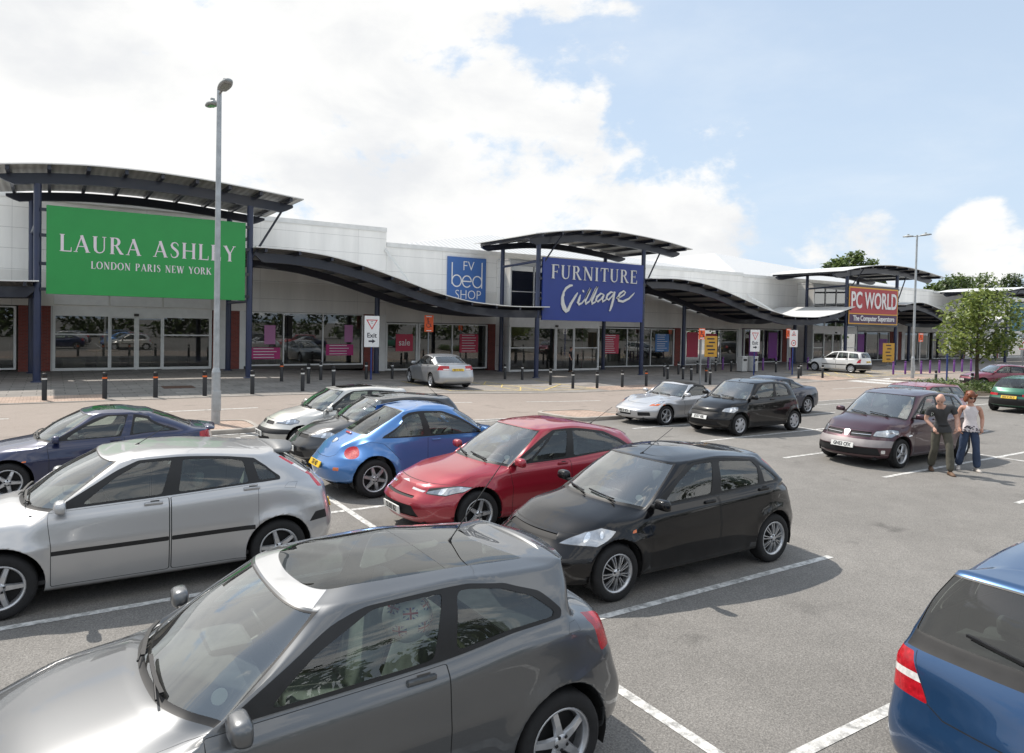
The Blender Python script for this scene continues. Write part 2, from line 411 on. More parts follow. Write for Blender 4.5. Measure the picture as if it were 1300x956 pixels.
WHEELS = {}
def wheel_meshes(Rw, style, wd=.195):
    key = (Rw, style, wd)
    if key in WHEELS: return WHEELS[key]
    rr = Rw*.68; h = wd/2
    t = MB(); t.lathe([(rr-.02, -h*.8), (rr+.005, -h*.95), (Rw-.035, -h), (Rw-.012, -h*.86), (Rw, -h*.55), (Rw, h*.55), (Rw-.012, h*.86), (Rw-.035, h), (rr+.012, h*.97), (rr, h*.86), (rr-.012, h*.72)], 36, 'y', cap=False)
    m = MB()
    m.lathe([(rr-.005, h*.80), (rr+.006, h*.93), (rr-.012, h*.90), (rr-.026, h*.55), (rr-.034, -h*.5)], 36, 'y', cap=False, mi=0)
    m.lathe([(0.001, h*.05), (rr-.03, h*.02)], 24, 'y', cap=False, mi=1)
    def spoke(a, w0, w1, r0=.03, r1=None, y0=.86, y1=.72, dep=.022):
        r1 = r1 or rr-.018; c, s_ = math.cos(a), math.sin(a); vs = []
        for rad, w, y in ((r0, w0, h*y0), ((r0+r1)/2, (w0+w1)/2*.92, h*(y0+y1)/2+.006), (r1, w1, h*y1)):
            for sg, dy, k in ((-1, 0, .7), (1, 0, .7), (1, -dep, 1), (-1, -dep, 1)):
                px, pz = rad, sg*w/2*k; vs.append((px*c-pz*s_, y+dy, px*s_+pz*c))
        fs = []
        for i in range(2):
            for k in range(4): fs.append((i*4+k, i*4+(k+1) % 4, (i+1)*4+(k+1) % 4, (i+1)*4+k))
        m.add(vs, fs, 0)
    if style == 'spoke5':
        for k in range(5): spoke(2*math.pi*k/5+.3, .075, .052)
    elif style == 'spoke6':
        for k in range(6): spoke(2*math.pi*k/6+.2, .085, .06)
    elif style == 'spoke7':
        for k in range(7): spoke(2*math.pi*k/7+.2, .055, .042)
    elif style == 'multi':
        for k in range(9):
            for d in (-.11, .11): spoke(2*math.pi*k/9+.1+d, .014, .016, r0=.05)
    else:   # moulded cover with slots
        n = {'cover': 7, 'cover6': 6, 'cover9': 9}.get(style, 7)
        m.lathe([(0.001, h*.92), (rr*.35, h*.95), (rr*.55, h*.86)], 36, 'y', cap=False)
        m.lathe([(rr*.86, h*.74), (rr-.004, h*.92)], 36, 'y', cap=False)
        for k in range(n): spoke(2*math.pi*k/n+.2, rr*.40, rr*.66, r0=rr*.5, r1=rr*.9, y0=.86, y1=.76)
    m.lathe([(rr*.27, h*.70), (rr*.24, h*.92), (rr*.1, h*.96), (0.001, h*.97)], 20, 'y', cap=False)
    if style in ('spoke5', 'spoke6', 'spoke7', 'multi'):
        for k in range(5):
            a = 2*math.pi*k/5; m.lathe([(.012, h*.6), (.012, h*.97), (.001, h*.98)], 6, 'y', (math.cos(a)*rr*.2, 0, math.sin(a)*rr*.2), 1, cap=False)
    WHEELS[key] = (t.mesh('tyre'), m.mesh('rim'))
    return WHEELS[key]

PARTMESH = {}
def mirror_mesh(me):
    m = me.copy(); m.transform(Matrix.Diagonal((1, -1, 1, 1))); m.flip_normals(); return m

SEATS = {}
def seat_mesh():
    if 'f' in SEATS: return SEATS['f'], SEATS['r']
    def rot(a, p): return Matrix.Translation(p) @ Matrix.Rotation(R(a), 4, 'Y')
    m = MB()
    m.cbox(-.26, .26, -.25, .25, -.08, .08, .05, 0, rot(-6, (0, 0, .36)))
    m.cbox(-.075, .075, -.24, .24, -.32, .32, .06, 0, rot(-20, (-.33, 0, .69)))
    m.cbox(-.05, .05, -.13, .13, -.085, .085, .035, 0, rot(-14, (-.475, 0, 1.075)))
    m.tube([(-.45, -.06, .96), (-.47, -.06, 1.03)], .008, 6); m.tube([(-.45, .06, .96), (-.47, .06, 1.03)], .008, 6)
    a = m.mesh('front_seat')
    m = MB()
    m.cbox(-.24, .24, -.58, .58, -.08, .08, .05, 0, rot(-6, (0, 0, .36)))
    m.cbox(-.07, .07, -.58, .58, -.30, .30, .06, 0, rot(-22, (-.31, 0, .66)))
    for y in (-.36, .36): m.cbox(-.045, .045, -.12, .12, -.06, .06, .03, 0, rot(-14, (-.44, y, 1.0)))
    b = m.mesh('rear_seat')
    for x in (a, b):
        for p in x.polygons: p.use_smooth = True
    SEATS['f'], SEATS['r'] = a, b
    return a, b

def plate(parent, pos, facing, text, white=True, tilt=0., w=.52):
    """number plate; facing +1 looks forward, -1 back"""
    o = MB().cbox(-.012, .006, -w/2, w/2, -.055, .055, .004).build('number_plate', MATS['plate_white' if white else 'plate_yellow'], parent, pos)
    o.rotation_euler = (0, R(tilt), 0 if facing > 0 else math.pi)
    if text:
        me = text_mesh(text, .105, bold=.0035, xs=.82)
        me.transform(Matrix.Rotation(R(90), 4, 'Z')); me.transform(Matrix.Translation((.0085, 0, 0)))
        link_mesh('plate_lettering', me, o, [MATS['plate_ink']])
    else:
        m = MB(); x = -.215
        for wd in (.05, .05, .045, .05, 0, .05, .048, .05):
            if wd:
                m.box(.0062, .0078, x, x+wd*.9, -.034, -.022); m.box(.0062, .0078, x, x+.014, -.022, .034); m.box(.0062, .0078, x+.014, x+wd*.9, .02, .034)
                if wd == .05: m.box(.0062, .0078, x+wd*.9-.014, x+wd*.9, -.022, .02)
            x += .055 if wd else .03
        m.build('plate_lettering', MATS['plate_ink'], o)
    return o

def build_car(q, loc, heading, label, group='cars parked in the bays', cat='car', name='parked_car'):
    """one car: an Empty with every visible part below it"""
    car_mats()
    S = Shell(q); hw = S.hw; x0 = S.x0; det = q.get('detail', 2)
    paint = paint_mat(*q['paint'])
    ns = {0: 4, 1: 5, 2: 8}[det]; nt_ = {0: 3, 1: 4, 2: 6}[det]
    bm = bmesh.new()
    sv = [i/ns for i in range(10*ns+1)]; tv = [i/nt_ for i in range(9*nt_+1)]
    grid = [[bm.verts.new((s, t, 0)) for t in tv] for s in sv]
    for i in range(len(sv)-1):
        for j in range(len(tv)-1):
            bm.faces.new((grid[i][j], grid[i][j+1], grid[i+1][j+1], grid[i+1][j]))
    B = {PAINT}
    # glass and doors follow the station lines
    w0, w1 = q.get('screen', (5.10, 6.93))
    cookie(bm, [(-.01, w0-.10), (2.95, w0-.10), (3.32, w0), (3.32, w1), (-.01, w1+.02)], TRIM, B)
    cookie(bm, round_poly([(-.5, w0), (3.16, w0+.02), (3.14, w1-.03), (-.5, w1)], [0, .03, .05, 0]), SCREEN, {TRIM})
    r0, r1 = q.get('backlight', (5.12, 6.86)); rs = q.get('rs', 8.12)
    if q.get('backlight', 1):
        cookie(bm, round_poly([(10.5, r0), (rs, r0), (rs, r1), (10.5, r1)], [0, .05, .05, 0]), TRIM, B)
        cookie(bm, round_poly([(10.5, r0+.06), (rs+.05, r0+.06), (rs+.05, r1-.05), (10.5, r1-.05)], [0, .04, .04, 0]), BACKLIGHT, {TRIM})
    # side glass: one dark surround, panes let into it
    sur = q['dlo']
    cookie(bm, round_poly(sur, q.get('dlor', .04)), TRIM, B)
    for tg, poly, r in q['panes']:
        cookie(bm, round_poly(poly, r), tg, {TRIM})
    for dn, (a, b, z0, extra) in zip((DOOR1, DOOR2), q['doors']):
        pl = [(a, z0), (b, z0)] + extra + [(b, 4.93), (a, 4.93)]
        pl = [p for p in pl]
        pl = round_poly(pl, .03)
        cookie(bm, grow(pl, .004), SEAM, B); cookie(bm, grow(pl, -.0035), dn, {SEAM})
    for tg, poly, r, only in q.get('cuts', []):
        pl = round_poly(poly, r) if r else poly
        cookie(bm, pl, tg, only or B)
        if tg == HEAD and det:      # bezel, clear cover and two reflector bowls
            cookie(bm, round_poly(grow(poly, -.011), min(r, .03)) if r else grow(poly, -.011), INNER_, {HEAD})
            for f in bm.faces:
                if f.material_index == HEAD: f.material_index = TRIM
                elif f.material_index == INNER_: f.material_index = HEAD
            ca = sum(p[0] for p in poly)/len(poly); cb_ = sum(p[1] for p in poly)/len(poly); far_ = max(poly, key=lambda p: p[0])
            for u, rr_ in ((-.30, .062), (.32, .045)):
                x_, y_ = ca+(far_[0]-ca)*u, cb_+(far_[1]-cb_)*u
                cookie(bm, [(x_+rr_/.8*math.cos(2*math.pi*k/14), y_+rr_/.22*math.sin(2*math.pi*k/14)) for k in range(14)], BOWL, {HEAD})
    for pts, w in q.get('seams', []):
        strip(bm, pts, w, SEAM, {PAINT, HOOD, BUMPER, ROOFGLASS})
    # to 3-D
    bm.verts.ensure_lookup_table()
    st = np.array([v.co[:2] for v in bm.verts])
    st[:, 0] = np.clip(st[:, 0], 0, 10)
    p3 = S(st[:, 0], st[:, 1])
    for v, p in zip(bm.verts, p3): v.co = p
    bmesh.ops.remove_doubles(bm, verts=bm.verts[:], dist=2e-5)
    Ra = q.get('Ra', q['R']+.055)
    for ax in (q['xf'], q['xr']):
        cx = x0-ax; cz = q['R']+.01
        circ = [(cx+Ra*math.cos(2*math.pi*k/40), cz+Ra*math.sin(2*math.pi*k/40)) for k in range(40)]
        cookie(bm, circ, GONE, None, (0, 2), lambda f: f.calc_center_median().y > hw*.62)
        bmesh.ops.delete(bm, geom=[f for f in bm.faces if f.material_index == GONE], context='FACES')
        rim = [e for e in bm.edges if e.is_boundary and all(abs(math.hypot(v.co.x-cx, v.co.z-cz)-Ra) < .006 and v.co.y > hw*.6 for v in e.verts)]
        if rim:
            r = bmesh.ops.extrude_edge_only(bm, edges=rim)
            for v in [g for g in r['geom'] if isinstance(g, bmesh.types.BMVert)]:
                v.co.y -= .05; d = Vector((v.co.x-cx, 0, v.co.z-cz)).normalized()
                v.co.x += d.x*.004; v.co.z += d.z*.004
    bmesh.ops.recalc_face_normals(bm, faces=bm.faces[:])
    up = [f for f in bm.faces if f.calc_center_median().z > q['H']-.05]
    if up and sum(f.normal.z for f in up) < 0: bmesh.ops.reverse_faces(bm, faces=bm.faces[:])
    root = empty(name, loc, heading, label, cat, group)
    root.rotation_euler = (0, 0, heading)
    def extract(tags, name_, mats, pair=False, parent=root, inset=0., slots=None, loose=False):
        fs = [f for f in bm.faces if f.material_index in tags]
        if not fs: return []
        vm = {}; vs = []; ff = []; mi = []
        for f in fs:
            ix = []
            for v in f.verts:
                if v not in vm: vm[v] = len(vs); vs.append((v.co-v.normal*inset)[:] if inset else v.co[:])
                ix.append(vm[v])
            ff.append(ix); mi.append(slots[f.material_index] if slots else 0)
        if not pair:
            n = len(vs); mp = {}
            for i, v in enumerate(vs[:n]):
                if abs(v[1]) < 1e-4: mp[i] = i
                else: mp[i] = len(vs); vs.append((v[0], -v[1], v[2]))
            ff += [[mp[i] for i in f][::-1] for f in list(ff)]; mi += mi
        groups = [list(range(len(ff)))]
        if loose:       # one object for each separate piece
            par = list(range(len(vs)))
            def find(i):
                while par[i] != i: par[i] = par[par[i]]; i = par[i]
                return i
            for f in ff:
                for i in f[1:]: par[find(i)] = find(f[0])
            d = {}
            for k, f in enumerate(ff): d.setdefault(find(f[0]), []).append(k)
            groups = list(d.values())
        o = []
        for gk in groups:
            used_ = sorted({i for k in gk for i in ff[k]}); rm = {i: n for n, i in enumerate(used_)}
            me = bpy.data.meshes.new(name_); me.from_pydata([vs[i] for i in used_], [], [[rm[i] for i in ff[k]] for k in gk]); me.polygons.foreach_set('material_index', [mi[k] for k in gk])
            me.polygons.foreach_set('use_smooth', [True]*len(gk)); me.update()
            o.append(link_mesh(name_, me, parent, mats))
        if pair: o.append(link_mesh(name_, mirror_mesh(me), parent))
        return o
    body = extract({PAINT, TRIM, SEAM}, 'body', [paint, MATS['car_trim'], MATS['car_seam']], slots={PAINT: 0, TRIM: 1, SEAM: 2})[0]
    extract({HOOD}, 'bonnet', [paint]); extract({TAILGATE}, 'tailgate', [paint])
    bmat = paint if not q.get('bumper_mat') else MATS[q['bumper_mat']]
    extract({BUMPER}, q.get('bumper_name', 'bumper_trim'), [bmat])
    extract({SCREEN}, 'windscreen', [MATS['car_screen']], inset=.003)
    extract({BACKLIGHT}, 'rear_window', [MATS[q.get('rear_glass', 'car_glass')]], inset=.003)
    extract({SOFT}, 'fabric_roof', [mat('soft_top', (.018, .018, .018), .9, noise=.3, nscale=30)])
    extract({ROOFGLASS}, 'glass_roof', [glass_mat('roof_glass_dark', (.34, .38, .38), ior=1.5, boost=1.15, base=.03, grime=.03)])
    extract({GRILLE}, 'grille', [MATS['car_dark']], inset=.012, loose=True)
    extract({CHROME}, 'chrome_trim', [MATS['car_chrome']], loose=True)
    d1 = extract({DOOR1}, 'door', [paint], True); d2 = extract({DOOR2}, 'door', [paint], True)
    for tg in (WIN1, WIN2, WIN3): extract({tg}, 'side_window', [MATS['car_glass']], True, inset=.004)
    extract({HEAD, BOWL}, 'headlight', [MATS['car_lamp'], MATS['car_reflector']], True, slots={HEAD: 0, BOWL: 1}); extract({INDIC}, 'indicator', [MATS['car_lens_orange']], True)
    extract({TAIL}, 'tail_light', [MATS['car_lens_red']], True); extract({LENS}, 'reversing_light', [MATS['car_lens_white']], True)
    bm.free()
    # door handles sit on the doors
    def onside(s, t, out=0.):
        p = S([s], [t])[0]; p2 = S([s], [t+.05])[0]; return Vector((p[0], p[1]+out, p[2]))
    for ds, hs in ((d1, q.get('handle1')), (d2, q.get('handle2'))):
        if hs and ds:
            p = onside(*hs)
            for o, sg in zip(ds, (1, -1)):
                m = MB().cbox(-.09, .09, -.012, .022, -.016, .016, .011, 0, Matrix.Translation((p.x, sg*(p.y+.004), p.z)))
                m.add([(p.x-.055, sg*(p.y+.0045), p.z-.035), (p.x+.03, sg*(p.y+.0045), p.z-.035), (p.x+.03, sg*(p.y+.0045), p.z+.03), (p.x-.055, sg*(p.y+.0045), p.z+.03)], [(0, 1, 2, 3)], 1)
                m.build('handle', [MATS['car_trim'] if q.get('dark_handles') else paint, paint], o)
    # mirrors
    if q.get('mirror'):
        p = onside(*q['mirror'])
        for sg in (1, -1):
            bmm = bmesh.new(); bmesh.ops.create_uvsphere(bmm, u_segments=20, v_segments=12, radius=1)
            for v in bmm.verts:
                v.co = (math.copysign(abs(v.co.x)**.8, v.co.x)*(.075 if v.co.x > 0 else .035), math.copysign(abs(v.co.y)**.5, v.co.y)*.105*(1-.12*v.co.z), math.copysign(abs(v.co.z)**.6, v.co.z)*.062)
            m = MB(); m.bm(bmm, 0, Matrix.Translation((p.x-.02, sg*(p.y+.145), p.z+.075)), smooth=True)
            m.cbox(-.04, .035, -.05, .05, -.02, .02, .012, 1, Matrix.Translation((p.x-.01, sg*(p.y+.035), p.z+.035)))
            m.build('door_mirror', [MATS['car_trim'] if q.get('dark_mirrors') else paint, MATS['car_trim']], root)
    # wheels
    tyre, rim = wheel_meshes(q['R'], q.get('wheel', 'spoke5'), q.get('tw', .195))
    if not tyre.materials: tyre.materials.append(MATS['car_rubber'])
    if not rim.materials: rim.materials.append(MATS['car_cover' if q.get('wheel', '').startswith('cover') else 'car_alloy']); rim.materials.append(MATS['car_dark'])
    for ax in (q['xf'], q['xr']):
        for sg in (1, -1):
            w = link_mesh('wheel', tyre, root, (), (x0-ax, sg*(hw-.115+q.get('tout', .0)), q['R'])); w.rotation_euler = (0, R(17*sg+ax*40), 0 if sg > 0 else math.pi)
            link_mesh('rim', rim, w)
    # underside, arch liners
    m = MB(); xa_, xb_ = x0-.2, x0-q['L']+.2
    m.box(xb_, xa_, -hw*.70, hw*.70, .19, .25)
    m.box(x0-q['xr']+Ra+.02, x0-q['xf']-Ra-.02, -hw*.87, hw*.87, .2, .26)
    for ax in (q['xf'], q['xr']):
        cx = x0-ax; n = 14
        for sg in (1, -1):
            vs = []; 
            for k in range(n+1):
                a = -.35+(math.pi+.7)*k/n
                for y in (hw*.95, hw*.55): vs.append((cx+(Ra+.004)*math.cos(a), sg*y, q['R']+.01+(Ra+.004)*math.sin(a)))
            m.add(vs, [(2*k, 2*k+1, 2*k+3, 2*k+2) for k in range(n)])
            m.add([vs[2*k+1] for k in range(n+1)], [list(range(n+1))])
    m.build('underbody', MATS['car_liner'], root)
    # cabin
    if det:
        fs, rsme = seat_mesh(); sm = MATS[q.get('seats', 'car_seat')]
        for me in (fs, rsme):
            if not me.materials: me.materials.append(sm)
        def seat(nm, me, x, y, z=0., sc=1.):
            o = link_mesh(nm, me if me.materials[0] == sm else me.copy(), root, (), (x, y, z)); o.scale = (sc,)*3
            if o.data.materials[0] != sm: o.data.materials[0] = sm
        xs = x0-q['xB']+max(q.get('seatx', .13), q['xB']+1.49-q['rbot'][0]); sz = q['H']-1.44+q.get('seatz', 0.)
        for y in (.36, -.36): seat('front_seat', fs, xs, y, sz*.5)
        if not q.get('two_seater'): seat('rear_seat', rsme, xs-.86, 0, sz*.5+.02, .98*hw/.87)
        zc = q['belt'][0]
        m = MB(); xc = q['cowl'][0]
        m.prism([(x0-xc-.10, zc-.03), (x0-xc-.52, zc-.055), (x0-xc-.66, zc-.14), (x0-xc-.62, zc-.42), (x0-xc-.10, zc-.42)], -hw*.78, hw*.78)
        m.cbox(x0-xc-.66, x0-xc-.40, -.56, -.18, zc-.08, zc-.01, .03)
        m.box(x0-xc-2.9 if x0-xc-2.9 > x0-q['xr']-.1 else x0-q['xr']-.1, x0-xc-.1, -hw*.84, hw*.84, .26, .30)
        m.build('dashboard', MATS['car_dash'], root)
        m = MB(); n = 24; c = Vector((x0-xc-.78, -.36, zc-.06)); A = Matrix.Translation(c) @ Matrix.Rotation(R(-62), 4, 'Y')
        ring = [A @ Vector((.18*math.cos(2*math.pi*k/n), .18*math.sin(2*math.pi*k/n), 0)) for k in range(n+1)]
        m.tube(ring, .016, 8, caps=False); m.bar([A @ Vector((0, -.17, 0)), A @ Vector((0, .17, 0))], .05, .02, 0, (A.to_3x3() @ Vector((0, 0, 1))))
        m.tube([c, c+Vector((.3, 0, -.12))], .03, 8); m.build('steering_wheel', MATS['car_trim'], root)
        zp = q['belt'][1]-.05
        if not q.get('two_seater'): MB().box(x0-q['rbot'][0]+.10, x0-q['rbot'][0]+.62, -hw*.72, hw*.72, zp-.02, zp).build('parcel_shelf', MATS['car_dash'], root)
        xm = q['wtop'][0]; zm = q['wtop'][1]
        MB().cbox(x0-xm-.20, x0-xm-.16, -.11, .11, zm-.16, zm-.095, .012).build('rear_view_mirror', MATS['car_trim'], root)
        if q.get('disc'):
            p = S([2.35], [5.42])[0]; e = S([2.35], [5.62])[0]; f_ = S([2.15], [5.42])[0]
            u = (Vector(e)-Vector(p)).normalized(); v = (Vector(f_)-Vector(p)); v = (v-u*v.dot(u)).normalized(); n_ = u.cross(v)
            if n_.x < 0: n_ = -n_
            c = Vector(p)-n_*.012; m = MB(); ps = [c+(u*math.sin(2*math.pi*k/16)+v*math.cos(2*math.pi*k/16))*.042 for k in range(16)]
            m.add(ps, [list(range(16))]); m.build('tax_disc', MATS['paper'], root)
        # wipers
        for y in q.get('wipers', (-.05, .42)):
            pts = []
            for k in range(5):
                yy = y-.42*k/4*q.get('wdir', 1.); s_ = np.interp(abs(yy)/hw, [0, .4, .66, .8], [0, 1, 2, 3]); p = S([s_], [5.12+.12*k/4])[0]
                pts.append((p[0]+.012, yy, p[2]+.02))
            w = MB().bar(pts, .022, .012); w.tube([(pts[0][0]+.03, pts[0][1]+.04, pts[0][2]-.01), pts[2]], .007, 6); w.build('wiper', MATS['car_trim'], root)
    for (x, zoff, ln, lean, y) in q.get('aerial', []):
        xx = x; s_, t_ = 0, 0
        z = float(pchip([q['wtop'][0], q.get('xpk', q['wtop'][0]+.45*(q['rtop'][0]-q['wtop'][0])), q['rtop'][0]], [q['wtop'][1], q['H'], q['rtop'][1]], [min(max(x, q['wtop'][0]), q['rtop'][0])])[0])+zoff
        a = R(lean); b = Vector((x0-x, y, z-.01))
        MB().tube([b, b+Vector((-.05*math.sin(a), 0, .05*math.cos(a)))], [.016, .008], 8).tube([b, b+Vector((-ln*math.sin(a), 0, ln*math.cos(a)))], [.0045, .003], 6).build('aerial', MATS['car_trim'], root)
    for key, s_, sgn in (('plate_front', 0., 1), ('plate_rear', 10., -1)):
        if not q.get(key): continue
        _, z, tx, _ = q[key]
        tt = np.linspace(1., 4.9, 60); c = S(np.full(60, s_), tt); k = int(np.argmin(np.abs(c[:, 2]-z)))
        a, b = c[max(0, k-3)], c[min(59, k+3)]
        tl = math.degrees(math.atan2(sgn*(a[0]-b[0]), max(.02, b[2]-a[2])))
        tl = max(-25, min(40, tl)); e = S(np.full(1, s_+sgn*.35), [tt[k]])[0][0]
        plate(root, (c[k, 0]+sgn*.014, 0, c[k, 2]), sgn, tx, sgn > 0, -tl)
    if q.get('rear_wiper'):
        m = MB(); pts = []
        for k in range(5):
            yy = -.02+.40*k/4*q['rear_wiper']; s_ = 10-np.interp(abs(yy)/hw, [0, .4, .72], [0, 1, 2]); p = S([s_], [5.2+.06*k])[0]
            pts.append((p[0]-.02, yy, p[2]+.012))
        m.bar(pts, .02, .016); m.build('rear_wiper', MATS['car_trim'], root)
    if 'extra' in q: q['extra'](root, S, x0, hw, paint)
    return root
def spec(**k):
    """shared defaults of a small hatchback; every car overrides its own outline"""
    q = dict(L=4.15, W=1.70, H=1.43, xf=.83, xr=3.445, R=.305, hood=(.16, .70), cowl=(1.10, .93), wtop=(1.78, 1.36), rtop=(3.62, 1.36), rbot=(3.98, 1.0),
             deck=(4.06, .88), tail=(4.10, .70), zf=.80, zs=.62, belt=(.90, .97), xA=1.30, xB=2.36, xC=3.18, xCb=3.66,
             mirror=(4.22, 4.98), handle1=(4.86, 4.45), handle2=(5.86, 4.5), wheel='spoke5', disc=True,
             dlo=[(4.12, 5.06), (6.86, 5.06), (6.70, 6.0), (6.45, 6.80), (4.30, 6.85), (4.12, 6.6)],
             panes=[(WIN1, [(4.34, 5.16), (4.93, 5.16), (4.93, 6.74), (4.40, 6.74), (4.28, 6.1)], .03),
                    (WIN2, [(5.07, 5.16), (5.90, 5.16), (5.92, 6.72), (5.07, 6.74)], .03),
                    (WIN3, [(6.03, 5.2), (6.68, 5.2), (6.50, 6.2), (6.36, 6.64), (6.03, 6.68)], .03)],
             doors=[(4.04, 4.99, 1.2, []), (5.01, 5.98, 1.2, [(5.98, 2.6), (5.98, 3.2)])],
             plate_front=(-.012, .45, '', 0), plate_rear=(4.12, .66, '', 8))
    q.update(k); return q

HOODSEAM = [([(0, 3.18), (1.0, 3.18), (1.9, 3.24), (2.25, 3.6), (2.5, 4.2), (2.75, 4.75), (3.0, 4.98)], .006)]
TAILSEAM = [([(10, 2.62), (9.0, 2.62), (8.45, 2.75), (8.25, 3.5), (8.2, 4.4), (8.12, 4.95)], .006)]
FUEL = [([(7.15, 4.05), (7.38, 4.05), (7.38, 4.6), (7.15, 4.6), (7.15, 4.05)], .004)]

def extra_lip(x, z, w, d=.16, h=.03, matname=None, y2=.86, drop=.02):
    """roof spoiler over the rear window"""
    def f(root, S, x0, hw, paint):
        m = MB(); n = 9; vs = []
        for k in range(n):
            y = w*(2*k/(n-1)-1); c = 1-(y/w)**2
            xa, xb = x0-x+.05, x0-x-d*(.55+.45*c); zz = z-.035*(1-c)
            vs += [(xa, y, zz+h*.4), (xb, y*y2, zz-drop+h*.35), (xb-.004, y*y2, zz-drop-h*.3), (xa, y, zz-h*.9)]
        fs = []
        for k in range(n-1):
            for j in range(4): fs.append((k*4+j, k*4+(j+1) % 4, (k+1)*4+(j+1) % 4, (k+1)*4+j))
        fs += [(0, 1, 2, 3), tuple((n-1)*4+j for j in (3, 2, 1, 0))]
        m.add(vs, fs, 0, True); m.build('roof_spoiler', MATS[matname] if matname else paint, root)
    return f

CARS = {}
# dark grey three-door with the sharp rear overhang, closest to the camera
def mod_bustle(P, hw):
    P[4, 7:11, 0] += np.array([0, .03, .03, .03])
CARS['grey_bustle'] = spec(L=4.21, W=1.78, H=1.457, xf=.86, xr=3.485, R=.317, hood=(.20, .72), cowl=(1.18, .98), wtop=(1.86, 1.385), rtop=(3.72, 1.39), rbot=(3.80, 1.06),
    deck=(4.05, .965), tail=(4.13, .76), zf=.84, zs=.64, belt=(.945, 1.06), xA=1.36, xB=2.68, xC=3.20, xCb=3.58, xpk=2.45, by=.90, ry=.70, gty=.63, gby=.66, dy=.80, tr=.20,
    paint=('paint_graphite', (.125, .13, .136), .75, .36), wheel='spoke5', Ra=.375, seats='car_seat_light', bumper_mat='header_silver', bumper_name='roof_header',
    dlo=[(4.12, 5.06), (6.78, 5.06), (6.86, 5.35), (6.5, 6.25), (6.0, 6.72), (5.3, 6.86), (4.30, 6.86), (4.12, 6.6)], dlor=.05,
    panes=[(WIN1, [(4.32, 5.16), (4.91, 5.16), (4.91, 6.74), (4.40, 6.76), (4.27, 6.1)], .03),
           (WIN2, [(5.09, 5.2), (6.60, 5.2), (6.66, 5.38), (6.35, 6.15), (5.9, 6.58), (5.3, 6.72), (5.09, 6.72)], .06)],
    doors=[(4.04, 5.0, 1.2, [])], handle1=(4.84, 4.55), handle2=None,
    cuts=[(HEAD, [(1.35, 2.72), (2.35, 2.72), (2.62, 3.45), (2.2, 3.4), (1.5, 3.1)], .03, None),
          (TAIL, [(7.72, 3.25), (8.45, 3.3), (8.35, 4.2), (7.92, 4.62), (7.66, 4.3)], .05, None),
          (GRILLE, [(-.1, 2.4), (1.2, 2.4), (1.1, 2.85), (-.1, 2.9)], .02, None),
          (BUMPER, [(-.1, 6.99), (2.95, 6.99), (2.95, 7.78), (-.1, 7.78)], .01, {PAINT}), (ROOFGLASS, [(-.1, 7.80), (7.0, 7.80), (7.2, 8.1), (7.2, 9.2), (-.1, 9.2)], .02, {PAINT})],  # strip above the windscreen: body panel with the sun's reflection painted in
    seams=HOODSEAM+FUEL+[([(10, 3.0), (9, 3.0), (8.55, 3.1), (8.4, 4.4), (8.3, 5.0)], .006), ([(5.1, 7.82), (5.1, 8.98)], .008)], aerial=[(3.1, -.01, .72, 40, 0)], extra=extra_lip(3.68, 1.39, .55, .13, .03), rear_wiper=1, plate_rear=(4.17, .62, '', 6), wipers=(-.1, .40))
# silver five-door, long low belt and tall rear lamps up the pillars
CARS['silver_hatch'] = spec(L=4.34, W=1.84, H=1.495, xf=.89, xr=3.53, R=.316, hood=(.18, .73), cowl=(1.02, 1.0), wtop=(1.76, 1.44), rtop=(3.58, 1.40), rbot=(4.08, 1.07),
    deck=(4.22, .93), tail=(4.29, .74), zf=.85, zs=.66, belt=(.985, 1.075), xA=1.26, xB=2.38, xC=3.30, xCb=3.64, xpk=2.35, by=.905, ry=.70, gty=.56, gby=.64,
    paint=('paint_silver', (.47, .47, .475), .6, .36), wheel='spoke5', Ra=.375, seats='car_seat_light', flare=.024,
    dlo=[(4.06, 5.05), (6.74, 5.05), (6.84, 5.3), (6.5, 6.2), (6.1, 6.78), (5.6, 6.88), (4.30, 6.88), (4.10, 6.5)],
    panes=[(WIN1, [(4.36, 5.16), (4.92, 5.16), (4.92, 6.74), (4.42, 6.76), (4.31, 6.2)], .03),
           (WIN2, [(5.08, 5.16), (5.84, 5.16), (5.80, 6.6), (5.62, 6.74), (5.08, 6.74)], .03),
           (WIN3, [(6.05, 5.22), (6.62, 5.22), (6.68, 5.4), (6.4, 6.1), (6.12, 6.5), (6.02, 6.5)], .05)],
    cuts=[(HEAD, [(1.45, 2.78), (2.35, 2.8), (2.6, 3.5), (2.1, 3.5), (1.5, 3.15)], .03, None),
          (TAIL, [(7.95, 4.2), (8.25, 4.1), (8.12, 5.5), (8.02, 6.6), (7.72, 6.62), (7.80, 5.4)], .02, {PAINT, TRIM}),
          (LENS, [(7.86, 5.25), (8.2, 5.25), (8.14, 5.95), (7.76, 5.95)], 0, {TAIL}),
          (TRIM, [(4.0, 2.55), (4.985, 2.55), (4.985, 2.78), (4.0, 2.78)], .01, {DOOR1}), (TRIM, [(5.015, 2.55), (5.9, 2.55), (5.9, 2.78), (5.015, 2.78)], .01, {DOOR2}),
          (TRIM, [(7.6, 2.35), (8.1, 2.35), (8.1, 2.75), (7.75, 2.75)], .02, None),
          (GRILLE, [(-.1, 2.5), (1.3, 2.5), (1.2, 2.9), (-.1, 2.9)], .02, None)],
    seams=HOODSEAM+FUEL+[([(4.02, 5.0), (4.02, 5.3)], .004)], rear_wiper=1, extra=extra_lip(3.62, 1.405, .50, .26, .035, 'car_spoiler_grey'), aerial=[(2.12, 0, .42, 58, 0)], plate_rear=(4.33, .62, '', 8), wipers=(.0, .46))
